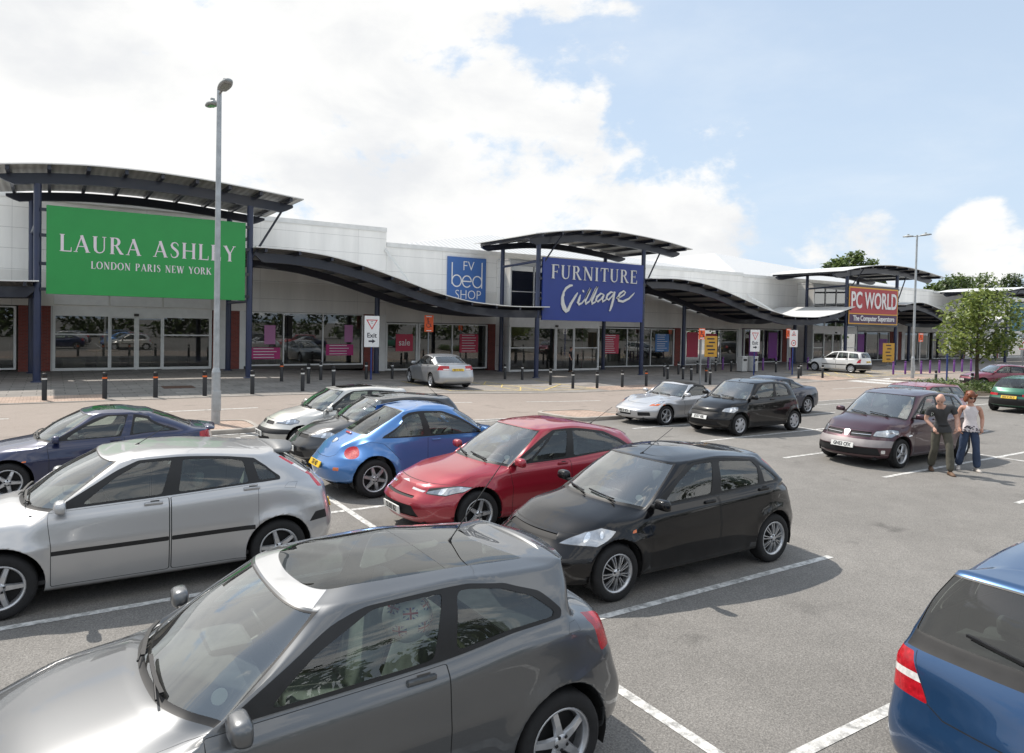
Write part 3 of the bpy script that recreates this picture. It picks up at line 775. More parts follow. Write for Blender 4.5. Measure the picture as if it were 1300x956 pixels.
# black five-door with triangular headlamps
CARS['black_hatch'] = spec(L=4.15, W=1.70, H=1.44, xf=.83, xr=3.445, R=.308, hood=(.24, .70), cowl=(1.02, .955), wtop=(1.80, 1.375), rtop=(3.52, 1.355), rbot=(3.92, 1.02),
    deck=(4.03, .90), tail=(4.09, .72), zf=.82, zs=.64, belt=(.92, 1.0), xA=1.28, xB=2.43, xC=3.32, xCb=3.70, xpk=2.5, ry=.715, flare=.022, gty=.60, gby=.66,
    paint=('paint_black', (.003, .003, .0042), 0., .3), wheel='multi', Ra=.36,
    dlo=[(4.12, 5.05), (6.62, 5.05), (6.86, 5.25), (6.75, 5.75), (6.35, 6.5), (6.0, 6.82), (5.5, 6.88), (4.32, 6.88), (4.12, 6.6)],
    panes=[(WIN1, [(4.33, 5.16), (4.90, 5.16), (4.90, 6.74), (4.42, 6.76), (4.28, 6.1)], .03),
           (WIN2, [(5.07, 5.16), (5.82, 5.16), (5.90, 6.3), (5.80, 6.72), (5.07, 6.74)], .04),
           (WIN3, [(6.02, 5.18), (6.50, 5.18), (6.68, 5.35), (6.58, 5.8), (6.2, 6.4), (6.06, 6.5)], .05)],
    cuts=[(HEAD, [(1.25, 2.72), (2.25, 2.72), (2.78, 3.62), (2.25, 3.78), (1.7, 3.42)], .02, None),
          (INDIC, [(3.42, 3.42), (3.58, 3.42), (3.56, 3.58), (3.44, 3.54)], .01, None),
          (TAIL, [(7.44, 5.0), (7.86, 4.98), (7.80, 5.9), (7.70, 6.7), (7.36, 6.7), (7.38, 5.8)], .02, {PAINT, TRIM}),
          (GRILLE, [(-.1, 2.82), (1.15, 2.82), (1.05, 3.05), (-.1, 3.05)], .02, None), (GRILLE, [(-.1, 1.3), (1.5, 1.3), (1.4, 1.75), (-.1, 1.75)], .02, None),
          (TRIM, [(.9, 2.1), (2.3, 2.1), (2.3, 2.24), (.9, 2.24)], 0, None)],
    seams=HOODSEAM+FUEL+TAILSEAM, rear_wiper=1, dark_handles=True, aerial=[(1.90, 0, .62, 62, 0)], wipers=(-.06, .42), mirror=(4.2, 4.98))
# red hatch with coupe roof and chevron grille
CARS['red_coupe_hatch'] = spec(L=4.27, W=1.77, H=1.46, xf=.93, xr=3.54, R=.318, hood=(.22, .71), cowl=(1.20, .95), wtop=(1.98, 1.40), rtop=(3.84, 1.27), rbot=(4.08, 1.02),
    deck=(4.16, .90), tail=(4.23, .72), zf=.82, zs=.64, belt=(.92, 1.0), xA=1.42, xB=2.52, xC=3.30, xCb=3.84, xpk=2.70, ry=.70, zBd=-.01, nr=.36,
    paint=('paint_red', (.33, .012, .028), .25, .3), wheel='spoke5', Ra=.375,
    dlo=[(4.08, 5.05), (6.86, 5.05), (6.9, 5.3), (6.6, 6.3), (6.1, 6.82), (5.3, 6.88), (4.32, 6.88), (4.1, 6.4)],
    panes=[(WIN1, [(4.45, 5.16), (4.92, 5.16), (4.92, 6.75), (4.50, 6.78)], .03), (WIN3, [(4.20, 5.14), (4.41, 5.14), (4.41, 6.5), (4.36, 6.3)], .02),
           (WIN2, [(5.09, 5.16), (6.62, 5.16), (6.66, 5.3), (6.42, 6.15), (6.0, 6.62), (5.3, 6.74), (5.09, 6.74)], .05)],
    doors=[(4.04, 5.0, 1.2, [])], handle2=None,
    cuts=[(HEAD, [(1.30, 2.62), (1.9, 2.58), (2.35, 2.85), (2.72, 3.55), (2.3, 3.35), (1.7, 3.12), (1.3, 3.02)], .02, None),
          (GRILLE, [(-.1, 2.35), (1.0, 2.35), (1.0, 2.47), (-.1, 2.47)], .01, None), (GRILLE, [(-.1, 1.35), (1.35, 1.4), (1.1, 2.0), (-.1, 2.0)], .01, None),
          (CHROME, [(-.1, 2.98), (.02, 2.98), (.62, 2.72), (.62, 2.82), (.02, 3.1), (-.1, 3.1)], 0, None), (CHROME, [(.62, 2.72), (1.2, 2.68), (1.25, 2.76), (.62, 2.82)], 0, None),
          (GRILLE, [(-.1, 2.80), (.02, 2.80), (.6, 2.60), (1.15, 2.58), (1.15, 2.66), (.62, 2.70), (.02, 2.96), (-.1, 2.96)], 0, {PAINT}),
          (TAIL, [(7.75, 3.2), (8.5, 3.2), (8.4, 4.2), (7.95, 4.6), (7.8, 4.2)], .03, None)],
    seams=HOODSEAM+FUEL, aerial=[(3.55, .0, .55, 62, 0)], plate_front=(-.005, .36, 'OU05 BZ', 0), wipers=(-.08, .42), extra=extra_lip(3.86, 1.235, .52, .16, .03))
# bright blue rounded car with arched roof and bulging wings
def mod_round(P, hw):
    P[3, 3, 1] = hw*.98; P[4, 2, 1] = hw*.60; P[4, 3, 1] = hw*.74; P[4, 7, 1] = hw*.78; P[4, 8, 1] = hw*.60
    P[4, 3, 2] += .05; P[4, 7, 2] += .02
    P[3, 7, 1] = hw*.99; P[4, 4:7, 1] = hw*.865; P[3, 4:7, 1] = hw*.875; P[2, 4:7, 1] = hw*.885; P[1, 4:7, 1] = hw*.90
    P[5, 4:7, 1] = hw*np.array([.82, .86, .84]); P[5, 7, 1] = hw*.77; P[5, 8, 1] = hw*.60; P[5, 3, 1] = hw*.74; P[5, 2, 1] = hw*.58
    P[7, 3:9, 1] = hw*np.array([.56, .64, .68, .66, .60, .53]); P[7, 2, 1] = hw*.47
    P[6, 3:9, 1] = (P[5, 3:9, 1]+P[7, 3:9, 1])/2+.03
CARS['blue_round'] = spec(L=4.08, W=1.72, H=1.50, xf=.81, xr=3.32, R=.322, hood=(.26, .78), cowl=(.98, 1.0), wtop=(1.58, 1.40), rtop=(2.66, 1.43), rbot=(3.46, 1.0),
    deck=(3.80, .84), tail=(3.97, .66), zf=.80, zs=.58, belt=(.95, .955), xA=1.08, xB=2.30, xC=2.80, xCb=3.22, xpk=2.12, gby=.60, gty=.54, hcr=.07, nr=.25, tr=.25, mod=mod_round,
    paint=('paint_azure', (.06, .195, .48), .35, .3), wheel='spoke6', Ra=.385, flare=.06, flw=.10, flt=4.0, fy=.80, tyy=.80, seats='car_seat_light', bumper_mat=None,
    dlo=[(4.10, 5.05), (6.80, 5.05), (6.86, 5.2), (6.55, 6.0), (6.1, 6.55), (5.5, 6.86), (4.36, 6.86), (4.12, 6.4)],
    panes=[(WIN1, [(4.22, 5.14), (4.92, 5.14), (4.92, 6.72), (4.45, 6.74), (4.24, 6.1)], .03),
           (WIN2, [(5.12, 5.16), (6.58, 5.16), (6.62, 5.3), (6.3, 5.95), (5.9, 6.4), (5.45, 6.68), (5.12, 6.70)], .06)],
    doors=[(4.04, 5.02, 1.3, [])], handle1=(4.85, 4.3), handle2=None, backlight=(5.06, 6.9), rs=8.15,
    cuts=[(TAIL, [(7.98+.40*math.cos(2*math.pi*k/20), 3.58+.52*math.sin(2*math.pi*k/20)) for k in range(20)], 0, None),
          (HEAD, [(2.2+.30*math.cos(2*math.pi*k/16), 3.45+.38*math.sin(2*math.pi*k/16)) for k in range(16)], 0, None),
          (INDIC, [(8.25, 1.9), (8.55, 1.9), (8.55, 2.2), (8.25, 2.2)], .02, None)],
    seams=[([(10, 2.95), (9.3, 3.0), (8.9, 3.3), (8.72, 4.0), (8.55, 4.6), (8.45, 4.98)], .007), ([(0, 3.0), (1.0, 3.1), (1.6, 3.6), (2.2, 4.4), (2.7, 4.9)], .007), ([(6.05, 2.95), (6.6, 3.9), (7.1, 4.18), (7.7, 4.12), (8.3, 3.6)], .006)],
    plate_rear=(4.075, .53, 'T63 HD', 10), plate_front=(-.01, .42, '', 0), wipers=(-.05, .4), aerial=[(2.95, -.02, .22, 60, .1)])
def extra_round(root, S, x0, hw, paint):
    p = S([10.], [4.25])[0]
    MB().lathe([(.062, 0), (.058, .012), (.045, .017), (.0001, .018)], 24, 'z').build('badge', MATS['car_chrome'], root, (p[0]-.004, 0, p[2]+.003)).rotation_euler = (0, R(-38), 0)
    p = S([10.], [5.0])[0]
    MB().cbox(-.02, .02, -.11, .11, -.012, .014, .01).build('brake_light', MATS['car_lens_red'], root, (p[0]+.01-.04, 0, p[2]-.005)).rotation_euler = (0, R(-30), 0)
CARS['blue_round']['extra'] = extra_round
# small three-door superminis: one dark, one silver with black bumper strips
def clio(**k):
    q = spec(L=3.79, W=1.64, H=1.42, xf=.74, xr=3.21, R=.288, hood=(.20, .70), cowl=(.98, .945), wtop=(1.62, 1.36), rtop=(3.36, 1.34), rbot=(3.62, 1.0),
        deck=(3.70, .86), tail=(3.74, .70), zf=.80, zs=.62, belt=(.90, .96), xA=1.20, xB=2.28, xC=2.92, xCb=3.34, xpk=2.35, nr=.34,
        dlo=[(4.12, 5.06), (6.80, 5.06), (6.84, 5.3), (6.7, 6.3), (6.3, 6.84), (4.32, 6.86), (4.12, 6.6)],
        panes=[(WIN1, [(4.32, 5.16), (4.92, 5.16), (4.92, 6.74), (4.42, 6.76), (4.27, 6.1)], .03),
               (WIN2, [(5.10, 5.18), (6.60, 5.18), (6.62, 5.4), (6.5, 6.3), (6.2, 6.68), (5.10, 6.70)], .06)],
        doors=[(4.04, 5.0, 1.2, [])], handle2=None, wheel='cover', det=1,
        cuts=[(HEAD, [(1.15, 2.85), (2.0, 2.78), (2.5, 3.2), (2.55, 3.5), (1.9, 3.6), (1.3, 3.25)], .04, None),
              (GRILLE, [(.12, 2.72), (1.05, 2.72), (1.0, 3.0), (.12, 3.0)], .02, None), (GRILLE, [(-.1, 1.25), (1.3, 1.25), (1.2, 1.7), (-.1, 1.7)], .02, None),
              (TAIL, [(7.8, 3.3), (8.5, 3.3), (8.4, 4.5), (7.9, 4.5)], .03, None)],
        seams=HOODSEAM+FUEL, plate_front=(-.012, .42, '', 0), wipers=(-.06, .40), dark_mirrors=False)
    q.update(k); return q
CARS['dark_super'] = clio(paint=('paint_charcoal', (.028, .029, .032), .4, .3), aerial=[(3.25, 0, .5, -48, 0)], dark_mirrors=True,
    cuts=clio()['cuts']+[(ROOFGLASS, [(-.1, 7.7), (4, 7.7), (4.2, 7.9), (4.2, 9.2), (-.1, 9.2)], .02, {PAINT})])
CARS['silver_super'] = clio(paint=('paint_champagne', (.58, .57, .54), .5, .36),
    cuts=clio()['cuts']+[(TRIM, [(-.1, 1.95), (3.0, 1.95), (3.0, 2.4), (-.1, 2.4)], 0, {PAINT}), (TRIM, [(4.0, 2.3), (4.98, 2.3), (4.98, 2.65), (4.0, 2.65)], 0, {DOOR1}),
                         (ROOFGLASS, [(-.1, 8.1), (5.5, 8.1), (5.5, 9.2), (-.1, 9.2)], .02, {PAINT})])
# dark blue two-door coupe with boot lip
CARS['blue_coupe'] = spec(L=3.97, W=1.70, H=1.365, xf=.80, xr=3.27, R=.30, hood=(.16, .66), cowl=(1.12, .90), wtop=(1.82, 1.31), rtop=(2.86, 1.30), rbot=(3.58, 1.0),
    deck=(3.86, .955), tail=(3.93, .76), zf=.78, zs=.62, belt=(.875, .955), xA=1.30, xB=2.42, xC=2.86, xCb=3.34, xpk=2.25, c7=.12, ry=.69,
    paint=('paint_navy', (.010, .016, .060), .3, .3), wheel='spoke5', Ra=.355,
    dlo=[(4.12, 5.06), (6.82, 5.06), (6.84, 5.3), (6.4, 6.2), (5.9, 6.74), (5.3, 6.86), (4.32, 6.86), (4.12, 6.6)],
    panes=[(WIN1, [(4.30, 5.14), (4.88, 5.14), (4.92, 6.2), (4.86, 6.74), (4.42, 6.78), (4.26, 6.1)], .05),
           (WIN2, [(5.22, 5.16), (6.55, 5.16), (6.6, 5.3), (6.15, 6.1), (5.7, 6.55), (5.22, 6.62)], .05)],
    doors=[(4.04, 5.0, 1.2, [])], handle2=None,
    cuts=[(PAINT, [(4.93, 5.03), (5.14, 5.03), (5.14, 6.9), (4.93, 6.9)], 0, {TRIM}), (HEAD, [(1.3, 2.75), (2.3, 2.75), (2.4, 3.2), (1.3, 3.1)], .02, None), (INDIC, [(3.42, 3.0), (3.54, 3.0), (3.54, 3.12), (3.42, 3.12)], .01, None),
          (TAIL, [(7.75, 3.0), (8.6, 3.0), (8.5, 3.9), (7.75, 3.9)], .03, None), (ROOFGLASS, [(-.1, 8.0), (4.6, 8.0), (4.6, 9.2), (-.1, 9.2)], .02, {PAINT})],
    seams=HOODSEAM+FUEL, extra=extra_lip(3.80, .985, .58, .17, .035), dark_mirrors=False, wipers=(-.05, .42), plate_rear=(3.94, .6, '', 6))
# silver roadster with black fabric roof
def mod_roadster(P, hw):
    P[3, 2, 2] = .66; P[3, 3, 2] = .70; P[3, 3, 1] = hw*.98; P[4, 3, 1] = hw*.90; P[4, 3, 2] = .80; P[4, 2, 2] += .04; P[4, 7, 2] += .01; P[3, 7, 2] = .70
CARS['silver_roadster'] = spec(L=4.32, W=1.78, H=1.29, xf=.92, xr=3.335, R=.305, hood=(.28, .60), cowl=(1.45, .86), wtop=(1.98, 1.20), rtop=(2.72, 1.20), rbot=(3.18, .98),
    deck=(3.95, .86), tail=(4.22, .68), zf=.76, zs=.60, belt=(.84, .92), xA=1.62, xB=2.62, xC=2.84, xCb=3.12, xpk=2.3, nr=.34, tr=.32, fy=.80, tyy=.82, c7=.06, flare=.03, flw=.10, hcr=.05, mod=mod_roadster,
    paint=('paint_silver_sport', (.56, .56, .57), .6, .33), wheel='spoke5', Ra=.345, two_seater=True, seatx=.55, seatz=-.05,
    dlo=[(4.10, 5.05), (6.2, 5.05), (6.2, 5.5), (5.7, 6.6), (5.2, 6.86), (4.32, 6.86), (4.12, 6.6)],
    panes=[(WIN1, [(4.26, 5.12), (5.6, 5.12), (5.62, 5.4), (5.2, 6.6), (4.9, 6.76), (4.42, 6.76), (4.24, 6.1)], .05)],
    doors=[(4.06, 5.05, 1.4, [])], handle1=(4.85, 4.4), handle2=None,
    cuts=[(SOFT, [(-.1, 7.05), (3.4, 7.05), (4.2, 6.93), (4.2, 9.2), (-.1, 9.2)], 0, {PAINT}), (SOFT, [(4.2, 6.86), (10.1, 5.08), (10.1, 9.2), (4.2, 9.2)], 0, {PAINT, TRIM, BACKLIGHT}),
          (SOFT, [(5.2, 6.9), (5.75, 6.62), (6.25, 5.06), (10.1, 5.06), (10.1, 6.95)], 0, {PAINT, TRIM, BACKLIGHT}),
          (HEAD, [(1.55, 2.95), (2.3, 2.75), (2.72, 3.6), (2.2, 3.75), (1.7, 3.35)], .05, None), (INDIC, [(1.55, 2.85), (2.25, 2.7), (2.35, 2.95), (1.62, 3.12)], .03, {HEAD, PAINT}),
          (INDIC, [(2.62, 2.7), (2.8, 2.7), (2.8, 2.85), (2.62, 2.85)], .01, None),
          (GRILLE, [(1.15, 1.35), (2.05, 1.4), (2.0, 1.85), (1.15, 1.8)], .03, None), (GRILLE, [(-.1, 1.4), (.55, 1.4), (.55, 1.7), (-.1, 1.7)], .02, None)],
    seams=[([(0, 3.3), (1.0, 3.35), (1.7, 3.8), (2.3, 4.5), (2.9, 4.98)], .006)], backlight=(5.3, 6.6), plate_front=(.012, .43, '', -4), wipers=(-.05, .40), mirror=(4.2, 5.0))
# small black three-door with upright screen
CARS['black_super'] = spec(L=3.70, W=1.69, H=1.505, xf=.74, xr=3.13, R=.298, hood=(.18, .74), cowl=(.86, .99), wtop=(1.50, 1.43), rtop=(3.24, 1.41), rbot=(3.48, 1.04),
    deck=(3.58, .90), tail=(3.65, .72), zf=.88, zs=.66, belt=(.98, 1.03), xA=1.08, xB=2.26, xC=2.84, xCb=3.20, xpk=2.2, ry=.725, nr=.34,
    paint=('paint_black', (.006, .006, .008), 0., .3), wheel='cover6', Ra=.36, flare=.02,
    dlo=[(4.10, 5.06), (6.55, 5.06), (6.55, 6.3), (6.35, 6.84), (4.30, 6.86), (4.10, 6.6)],
    panes=[(WIN1, [(4.30, 5.16), (4.93, 5.16), (4.93, 6.74), (4.38, 6.76), (4.25, 6.1)], .03), (WIN2, [(5.09, 5.18), (6.20, 5.18), (6.20, 6.3), (6.05, 6.70), (5.09, 6.72)], .05)],
    doors=[(4.04, 5.0, 1.2, [])], handle2=None, dark_handles=True,
    cuts=[(HEAD, [(1.35, 2.72), (2.15, 2.65), (2.55, 3.15), (2.62, 3.6), (2.1, 3.55), (1.5, 3.2)], .03, None), (GRILLE, [(-.1, 2.55), (1.25, 2.55), (1.2, 2.72), (-.1, 2.72)], .01, None),
          (GRILLE, [(-.1, 1.3), (1.5, 1.3), (1.3, 1.75), (-.1, 1.75)], .02, None), (TAIL, [(7.7, 3.6), (8.3, 3.6), (8.2, 4.7), (7.75, 4.7)], .04, None)],
    seams=HOODSEAM+FUEL, plate_front=(-.012, .50, 'EX57 VBL', 0), aerial=[(1.62, 0, .2, 60, 0)], wipers=(-.05, .40))
# deep blue low saloon coupe
CARS['navy_coupe'] = spec(L=4.61, W=1.78, H=1.36, xf=.95, xr=3.65, R=.318, hood=(.14, .64), cowl=(1.42, .90), wtop=(2.15, 1.29), rtop=(3.02, 1.28), rbot=(3.82, .99),
    deck=(4.42, .95), tail=(4.56, .78), zf=.78, zs=.62, belt=(.88, .95), xA=1.58, xB=2.72, xC=3.14, xCb=3.60, xpk=2.55, ry=.68, c7=.10, detail=1,
    paint=('paint_midnight', (.008, .014, .040), .35, .3), wheel='spoke7', Ra=.37, seatx=.34, seatz=-.1,
    dlo=[(4.12, 5.06), (6.8, 5.06), (6.82, 5.3), (6.3, 6.2), (5.8, 6.76), (4.32, 6.86), (4.12, 6.6)],
    panes=[(WIN1, [(4.30, 5.14), (4.92, 5.14), (4.92, 6.72), (4.42, 6.76), (4.26, 6.1)], .04), (WIN2, [(5.10, 5.16), (6.55, 5.16), (6.58, 5.3), (6.1, 6.1), (5.6, 6.6), (5.10, 6.68)], .05)],
    doors=[(4.04, 5.0, 1.2, [])], handle2=None, cuts=[(HEAD, [(1.1, 2.75), (2.3, 2.75), (2.4, 3.1), (1.1, 3.05)], .02, None), (TAIL, [(7.9, 3.0), (9.2, 3.0), (9.2, 3.5), (7.9, 3.6)], .02, None)], seams=HOODSEAM)
# plum people carrier
def mod_mpv(P, hw):
    pass
CARS['plum_mpv'] = spec(L=4.26, W=1.81, H=1.62, xf=.83, xr=3.515, R=.318, hood=(.20, .78), cowl=(.92, 1.06), wtop=(1.72, 1.53), rtop=(3.80, 1.52), rbot=(4.04, 1.10),
    deck=(4.14, .95), tail=(4.21, .74), zf=.90, zs=.68, belt=(1.02, 1.07), xA=1.26, xB=2.38, xC=3.26, xCb=3.80, xpk=2.55, ry=.73, nr=.36,
    paint=('paint_plum', (.050, .012, .022), .4, .3), wheel='spoke5', Ra=.375,
    dlo=[(4.02, 5.06), (6.82, 5.06), (6.84, 5.4), (6.6, 6.3), (6.3, 6.84), (4.32, 6.86), (4.06, 6.4)],
    panes=[(WIN3, [(4.12, 5.14), (4.36, 5.14), (4.36, 6.5), (4.30, 6.35)], .02), (WIN1, [(4.41, 5.14), (4.93, 5.14), (4.93, 6.74), (4.44, 6.76)], .03), (WIN2, [(5.07, 5.16), (5.92, 5.16), (5.94, 6.72), (5.07, 6.74)], .03),
           (WIN2, [(6.04, 5.2), (6.66, 5.2), (6.5, 6.1), (6.3, 6.64), (6.04, 6.68)], .04)],
    cuts=[(HEAD, [(1.25, 2.70), (2.1, 2.66), (2.62, 3.25), (2.62, 3.6), (2.0, 3.5), (1.35, 3.15)], .03, None), (GRILLE, [(.22, 2.62), (1.2, 2.66), (1.2, 2.98), (.18, 2.98)], .01, None), (CHROME, [(.25, 2.78), (1.2, 2.80), (1.2, 2.83), (.25, 2.81)], 0, {GRILLE}),
          (CHROME, [(-.1, 2.58), (.10, 2.66), (.16, 2.85), (.10, 3.06), (-.1, 3.1)], 0, None),
          (BUMPER, [(-.1, 2.02), (2.9, 2.02), (2.9, 2.5), (-.1, 2.5)], 0, {PAINT}), (GRILLE, [(-.1, 1.25), (1.75, 1.3), (1.6, 1.95), (-.1, 1.95)], .01, None), (LENS, [(1.75, 1.5), (1.95, 1.5), (1.95, 1.8), (1.75, 1.8)], .03, None),
          (TAIL, [(7.75, 3.6), (8.2, 3.6), (8.1, 5.6), (7.8, 5.6)], .03, {PAINT}), (CHROME, [(3.55, 3.05), (3.85, 3.05), (3.85, 3.13), (3.55, 3.13)], 0, None)],
    seams=HOODSEAM+FUEL, bumper_mat='bumper_grey', plate_front=(-.015, .47, 'GN53 CFX', 0), aerial=[(3.3, 0, .3, 55, 0)], wipers=(-.05, .45), seatz=.12)
# faded red estate half hidden behind the people carrier
CARS['red_estate'] = spec(L=4.28, W=1.69, H=1.43, xf=.82, xr=3.34, R=.29, hood=(.10, .72), cowl=(1.12, .95), wtop=(1.78, 1.365), rtop=(3.95, 1.36), rbot=(4.14, 1.0), deck=(4.20, .86), tail=(4.23, .72), zf=.82, zs=.62,
    belt=(.91, .95), xA=1.34, xB=2.36, xC=3.2, xCb=3.95, xpk=2.7, paint=('paint_faded_red', (.30, .03, .045), .1, .38), wheel='cover', detail=1, aerial=[(3.8, 0, .3, 60, .3)],
    dlo=[(4.12, 5.06), (6.95, 5.06), (6.92, 6.4), (6.8, 6.82), (4.32, 6.86), (4.12, 6.6)],
    panes=[(WIN1, [(4.32, 5.16), (4.93, 5.16), (4.93, 6.74), (4.42, 6.76), (4.27, 6.1)], .03), (WIN2, [(5.07, 5.16), (5.92, 5.16), (5.92, 6.74), (5.07, 6.74)], .03), (WIN3, [(6.06, 5.18), (6.86, 5.18), (6.84, 6.4), (6.74, 6.68), (6.06, 6.72)], .04)],
    cuts=[(HEAD, [(1.2, 2.7), (2.3, 2.7), (2.4, 3.1), (1.2, 3.1)], .02, None)], seams=HOODSEAM)
# saloon by the shops
CARS['silver_saloon'] = spec(L=4.59, W=1.77, H=1.43, xf=.88, xr=3.53, R=.315, hood=(.12, .70), cowl=(1.32, .95), wtop=(2.02, 1.36), rtop=(3.16, 1.345), rbot=(3.86, 1.06), deck=(4.34, 1.02), tail=(4.50, .80), zf=.82, zs=.64,
    belt=(.92, .99), xA=1.5, xB=2.55, xC=3.25, xCb=3.72, xpk=2.5, ry=.70, paint=('paint_silver_cool', (.42, .43, .44), .6, .33), wheel='spoke7', Ra=.37, detail=1,
    dlo=[(4.12, 5.06), (6.7, 5.06), (6.8, 5.3), (6.3, 6.2), (6.0, 6.8), (4.32, 6.86), (4.12, 6.6)],
    panes=[(WIN1, [(4.30, 5.14), (4.93, 5.14), (4.93, 6.74), (4.42, 6.76), (4.26, 6.1)], .03), (WIN2, [(5.07, 5.16), (5.90, 5.16), (5.86, 6.5), (5.75, 6.74), (5.07, 6.74)], .03), (WIN3, [(6.0, 5.2), (6.56, 5.2), (6.58, 5.35), (6.2, 6.2), (6.0, 6.4)], .03)],
    cuts=[(HEAD, [(1.3, 2.75), (2.4, 2.75), (2.4, 3.15), (1.3, 3.1)], .02, None), (TAIL, [(7.75, 3.02), (9.1, 3.05), (9.1, 3.75), (8.0, 3.85)], .03, None), (LENS, [(8.5, 3.1), (9.08, 3.1), (9.08, 3.3), (8.5, 3.3)], .01, {TAIL})],
    seams=HOODSEAM+[([(10, 2.95), (9.2, 2.95), (8.6, 4.0), (8.4, 4.9)], .006)], plate_rear=(4.50, .82, '', 14), backlight=(5.08, 6.88))
# white estate with roof rails outside the computer shop
CARS['white_estate'] = spec(L=4.29, W=1.71, H=1.48, xf=.83, xr=3.44, R=.30, hood=(.12, .72), cowl=(1.12, .96), wtop=(1.82, 1.40), rtop=(3.98, 1.40), rbot=(4.16, 1.02), deck=(4.20, .86), tail=(4.24, .72), zf=.82, zs=.64, belt=(.92, .98), xA=1.34, xB=2.38, xC=3.22, xCb=3.96, xpk=2.7,
    paint=('paint_white', (.72, .72, .71), 0., .35), wheel='cover', detail=1,
    dlo=[(4.12, 5.08), (6.92, 5.08), (6.90, 6.4), (6.8, 6.80), (4.32, 6.84), (4.12, 6.6)],
    panes=[(WIN1, [(4.28, 5.14), (4.93, 5.14), (4.93, 6.74), (4.42, 6.76), (4.25, 6.1)], .03), (WIN2, [(5.09, 5.16), (5.92, 5.16), (5.92, 6.74), (5.09, 6.74)], .03), (WIN3, [(6.08, 5.18), (6.84, 5.18), (6.82, 6.4), (6.72, 6.68), (6.08, 6.72)], .04)],
    cuts=[(PAINT, [(5.95, 5.04), (6.05, 5.04), (6.05, 6.86), (5.95, 6.86)], 0, {TRIM}), (PAINT, [(4.96, 5.04), (5.05, 5.04), (5.05, 6.86), (4.96, 6.86)], 0, {TRIM}),
          (TRIM, [(7.0, 1.0), (10.1, 1.0), (10.1, 2.55), (7.1, 2.5)], 0, {PAINT}), (TRIM, [(-.1, 1.0), (3.0, 1.0), (3.0, 2.2), (-.1, 2.2)], 0, {PAINT}), (TRIM, [(4.0, 2.3), (4.98, 2.3), (4.98, 2.6), (4.0, 2.6)], 0, {DOOR1}), (TRIM, [(5.02, 2.3), (5.96, 2.3), (5.96, 2.6), (5.02, 2.6)], 0, {DOOR2}),
          (TAIL, [(7.6, 2.9), (8.15, 2.9), (8.1, 4.6), (7.75, 4.6)], .02, None), (HEAD, [(1.3, 2.75), (2.4, 2.75), (2.4, 3.15), (1.3, 3.1)], .02, None)],
    seams=HOODSEAM, plate_rear=(4.23, .78, '', 6), dark_mirrors=True, dark_handles=True)
# green hatch seen from behind
CARS['green_hatch'] = spec(L=4.0, W=1.69, H=1.385, xf=.78, xr=3.36, R=.285, hood=(.12, .66), cowl=(1.05, .90), wtop=(1.75, 1.315), rtop=(3.30, 1.30), rbot=(3.76, .93), deck=(3.88, .80), tail=(3.94, .66), zf=.77, zs=.60, belt=(.86, .90), xA=1.28, xB=2.3, xC=3.05, xCb=3.45, xpk=2.3,
    paint=('paint_green', (.012, .115, .07), .3, .32), wheel='cover', detail=1, gby=.78, gty=.66,
    cuts=[(TAIL, [(7.85, 2.9), (8.95, 2.9), (8.95, 3.5), (7.9, 3.6)], .02, None), (TRIM, [(7.2, 1.0), (10.1, 1.0), (10.1, 2.5), (7.2, 2.3)], 0, {PAINT}), (GRILLE, [(8.95, 2.9), (10.1, 2.9), (10.1, 3.45), (8.95, 3.45)], 0, {PAINT})],
    seams=HOODSEAM, plate_rear=(3.985, .60, '', 8), rear_wiper=-1, backlight=(5.04, 6.9))
# maroon hatch driving along the lane
CARS['maroon_hatch'] = spec(L=3.95, W=1.66, H=1.38, xf=.78, xr=3.28, R=.28, paint=('paint_maroon', (.20, .018, .045), .15, .36), wheel='cover', detail=1, hood=(.1, .68), cowl=(1.05, .91), wtop=(1.75, 1.31), rtop=(3.4, 1.30), rbot=(3.78, .95), deck=(3.85, .84), tail=(3.9, .68), zf=.78, zs=.6, belt=(.87, .92), xA=1.27, xB=2.28, xC=3.05, xCb=3.5,
    cuts=[(HEAD, [(1.2, 2.7), (2.35, 2.7), (2.45, 3.12), (1.2, 3.1)], .02, None), (GRILLE, [(-.1, 2.75), (1.15, 2.75), (1.15, 3.02), (-.1, 3.02)], .01, None), (TRIM, [(-.1, 1.0), (2.9, 1.0), (2.9, 2.3), (-.1, 2.3)], 0, {PAINT})], seams=HOODSEAM, aerial=[(1.9, 0, .4, 55, 0)])
CARS['black_far'] = spec(paint=('paint_black', (.006, .006, .008), 0., .3), wheel='cover', detail=1, H=1.5,
    cuts=[(TAIL, [(7.7, 3.3), (8.6, 3.3), (8.2, 5.2), (7.85, 5.2)], .02, None)], seams=HOODSEAM, plate_rear=(4.11, .7, '', 8))
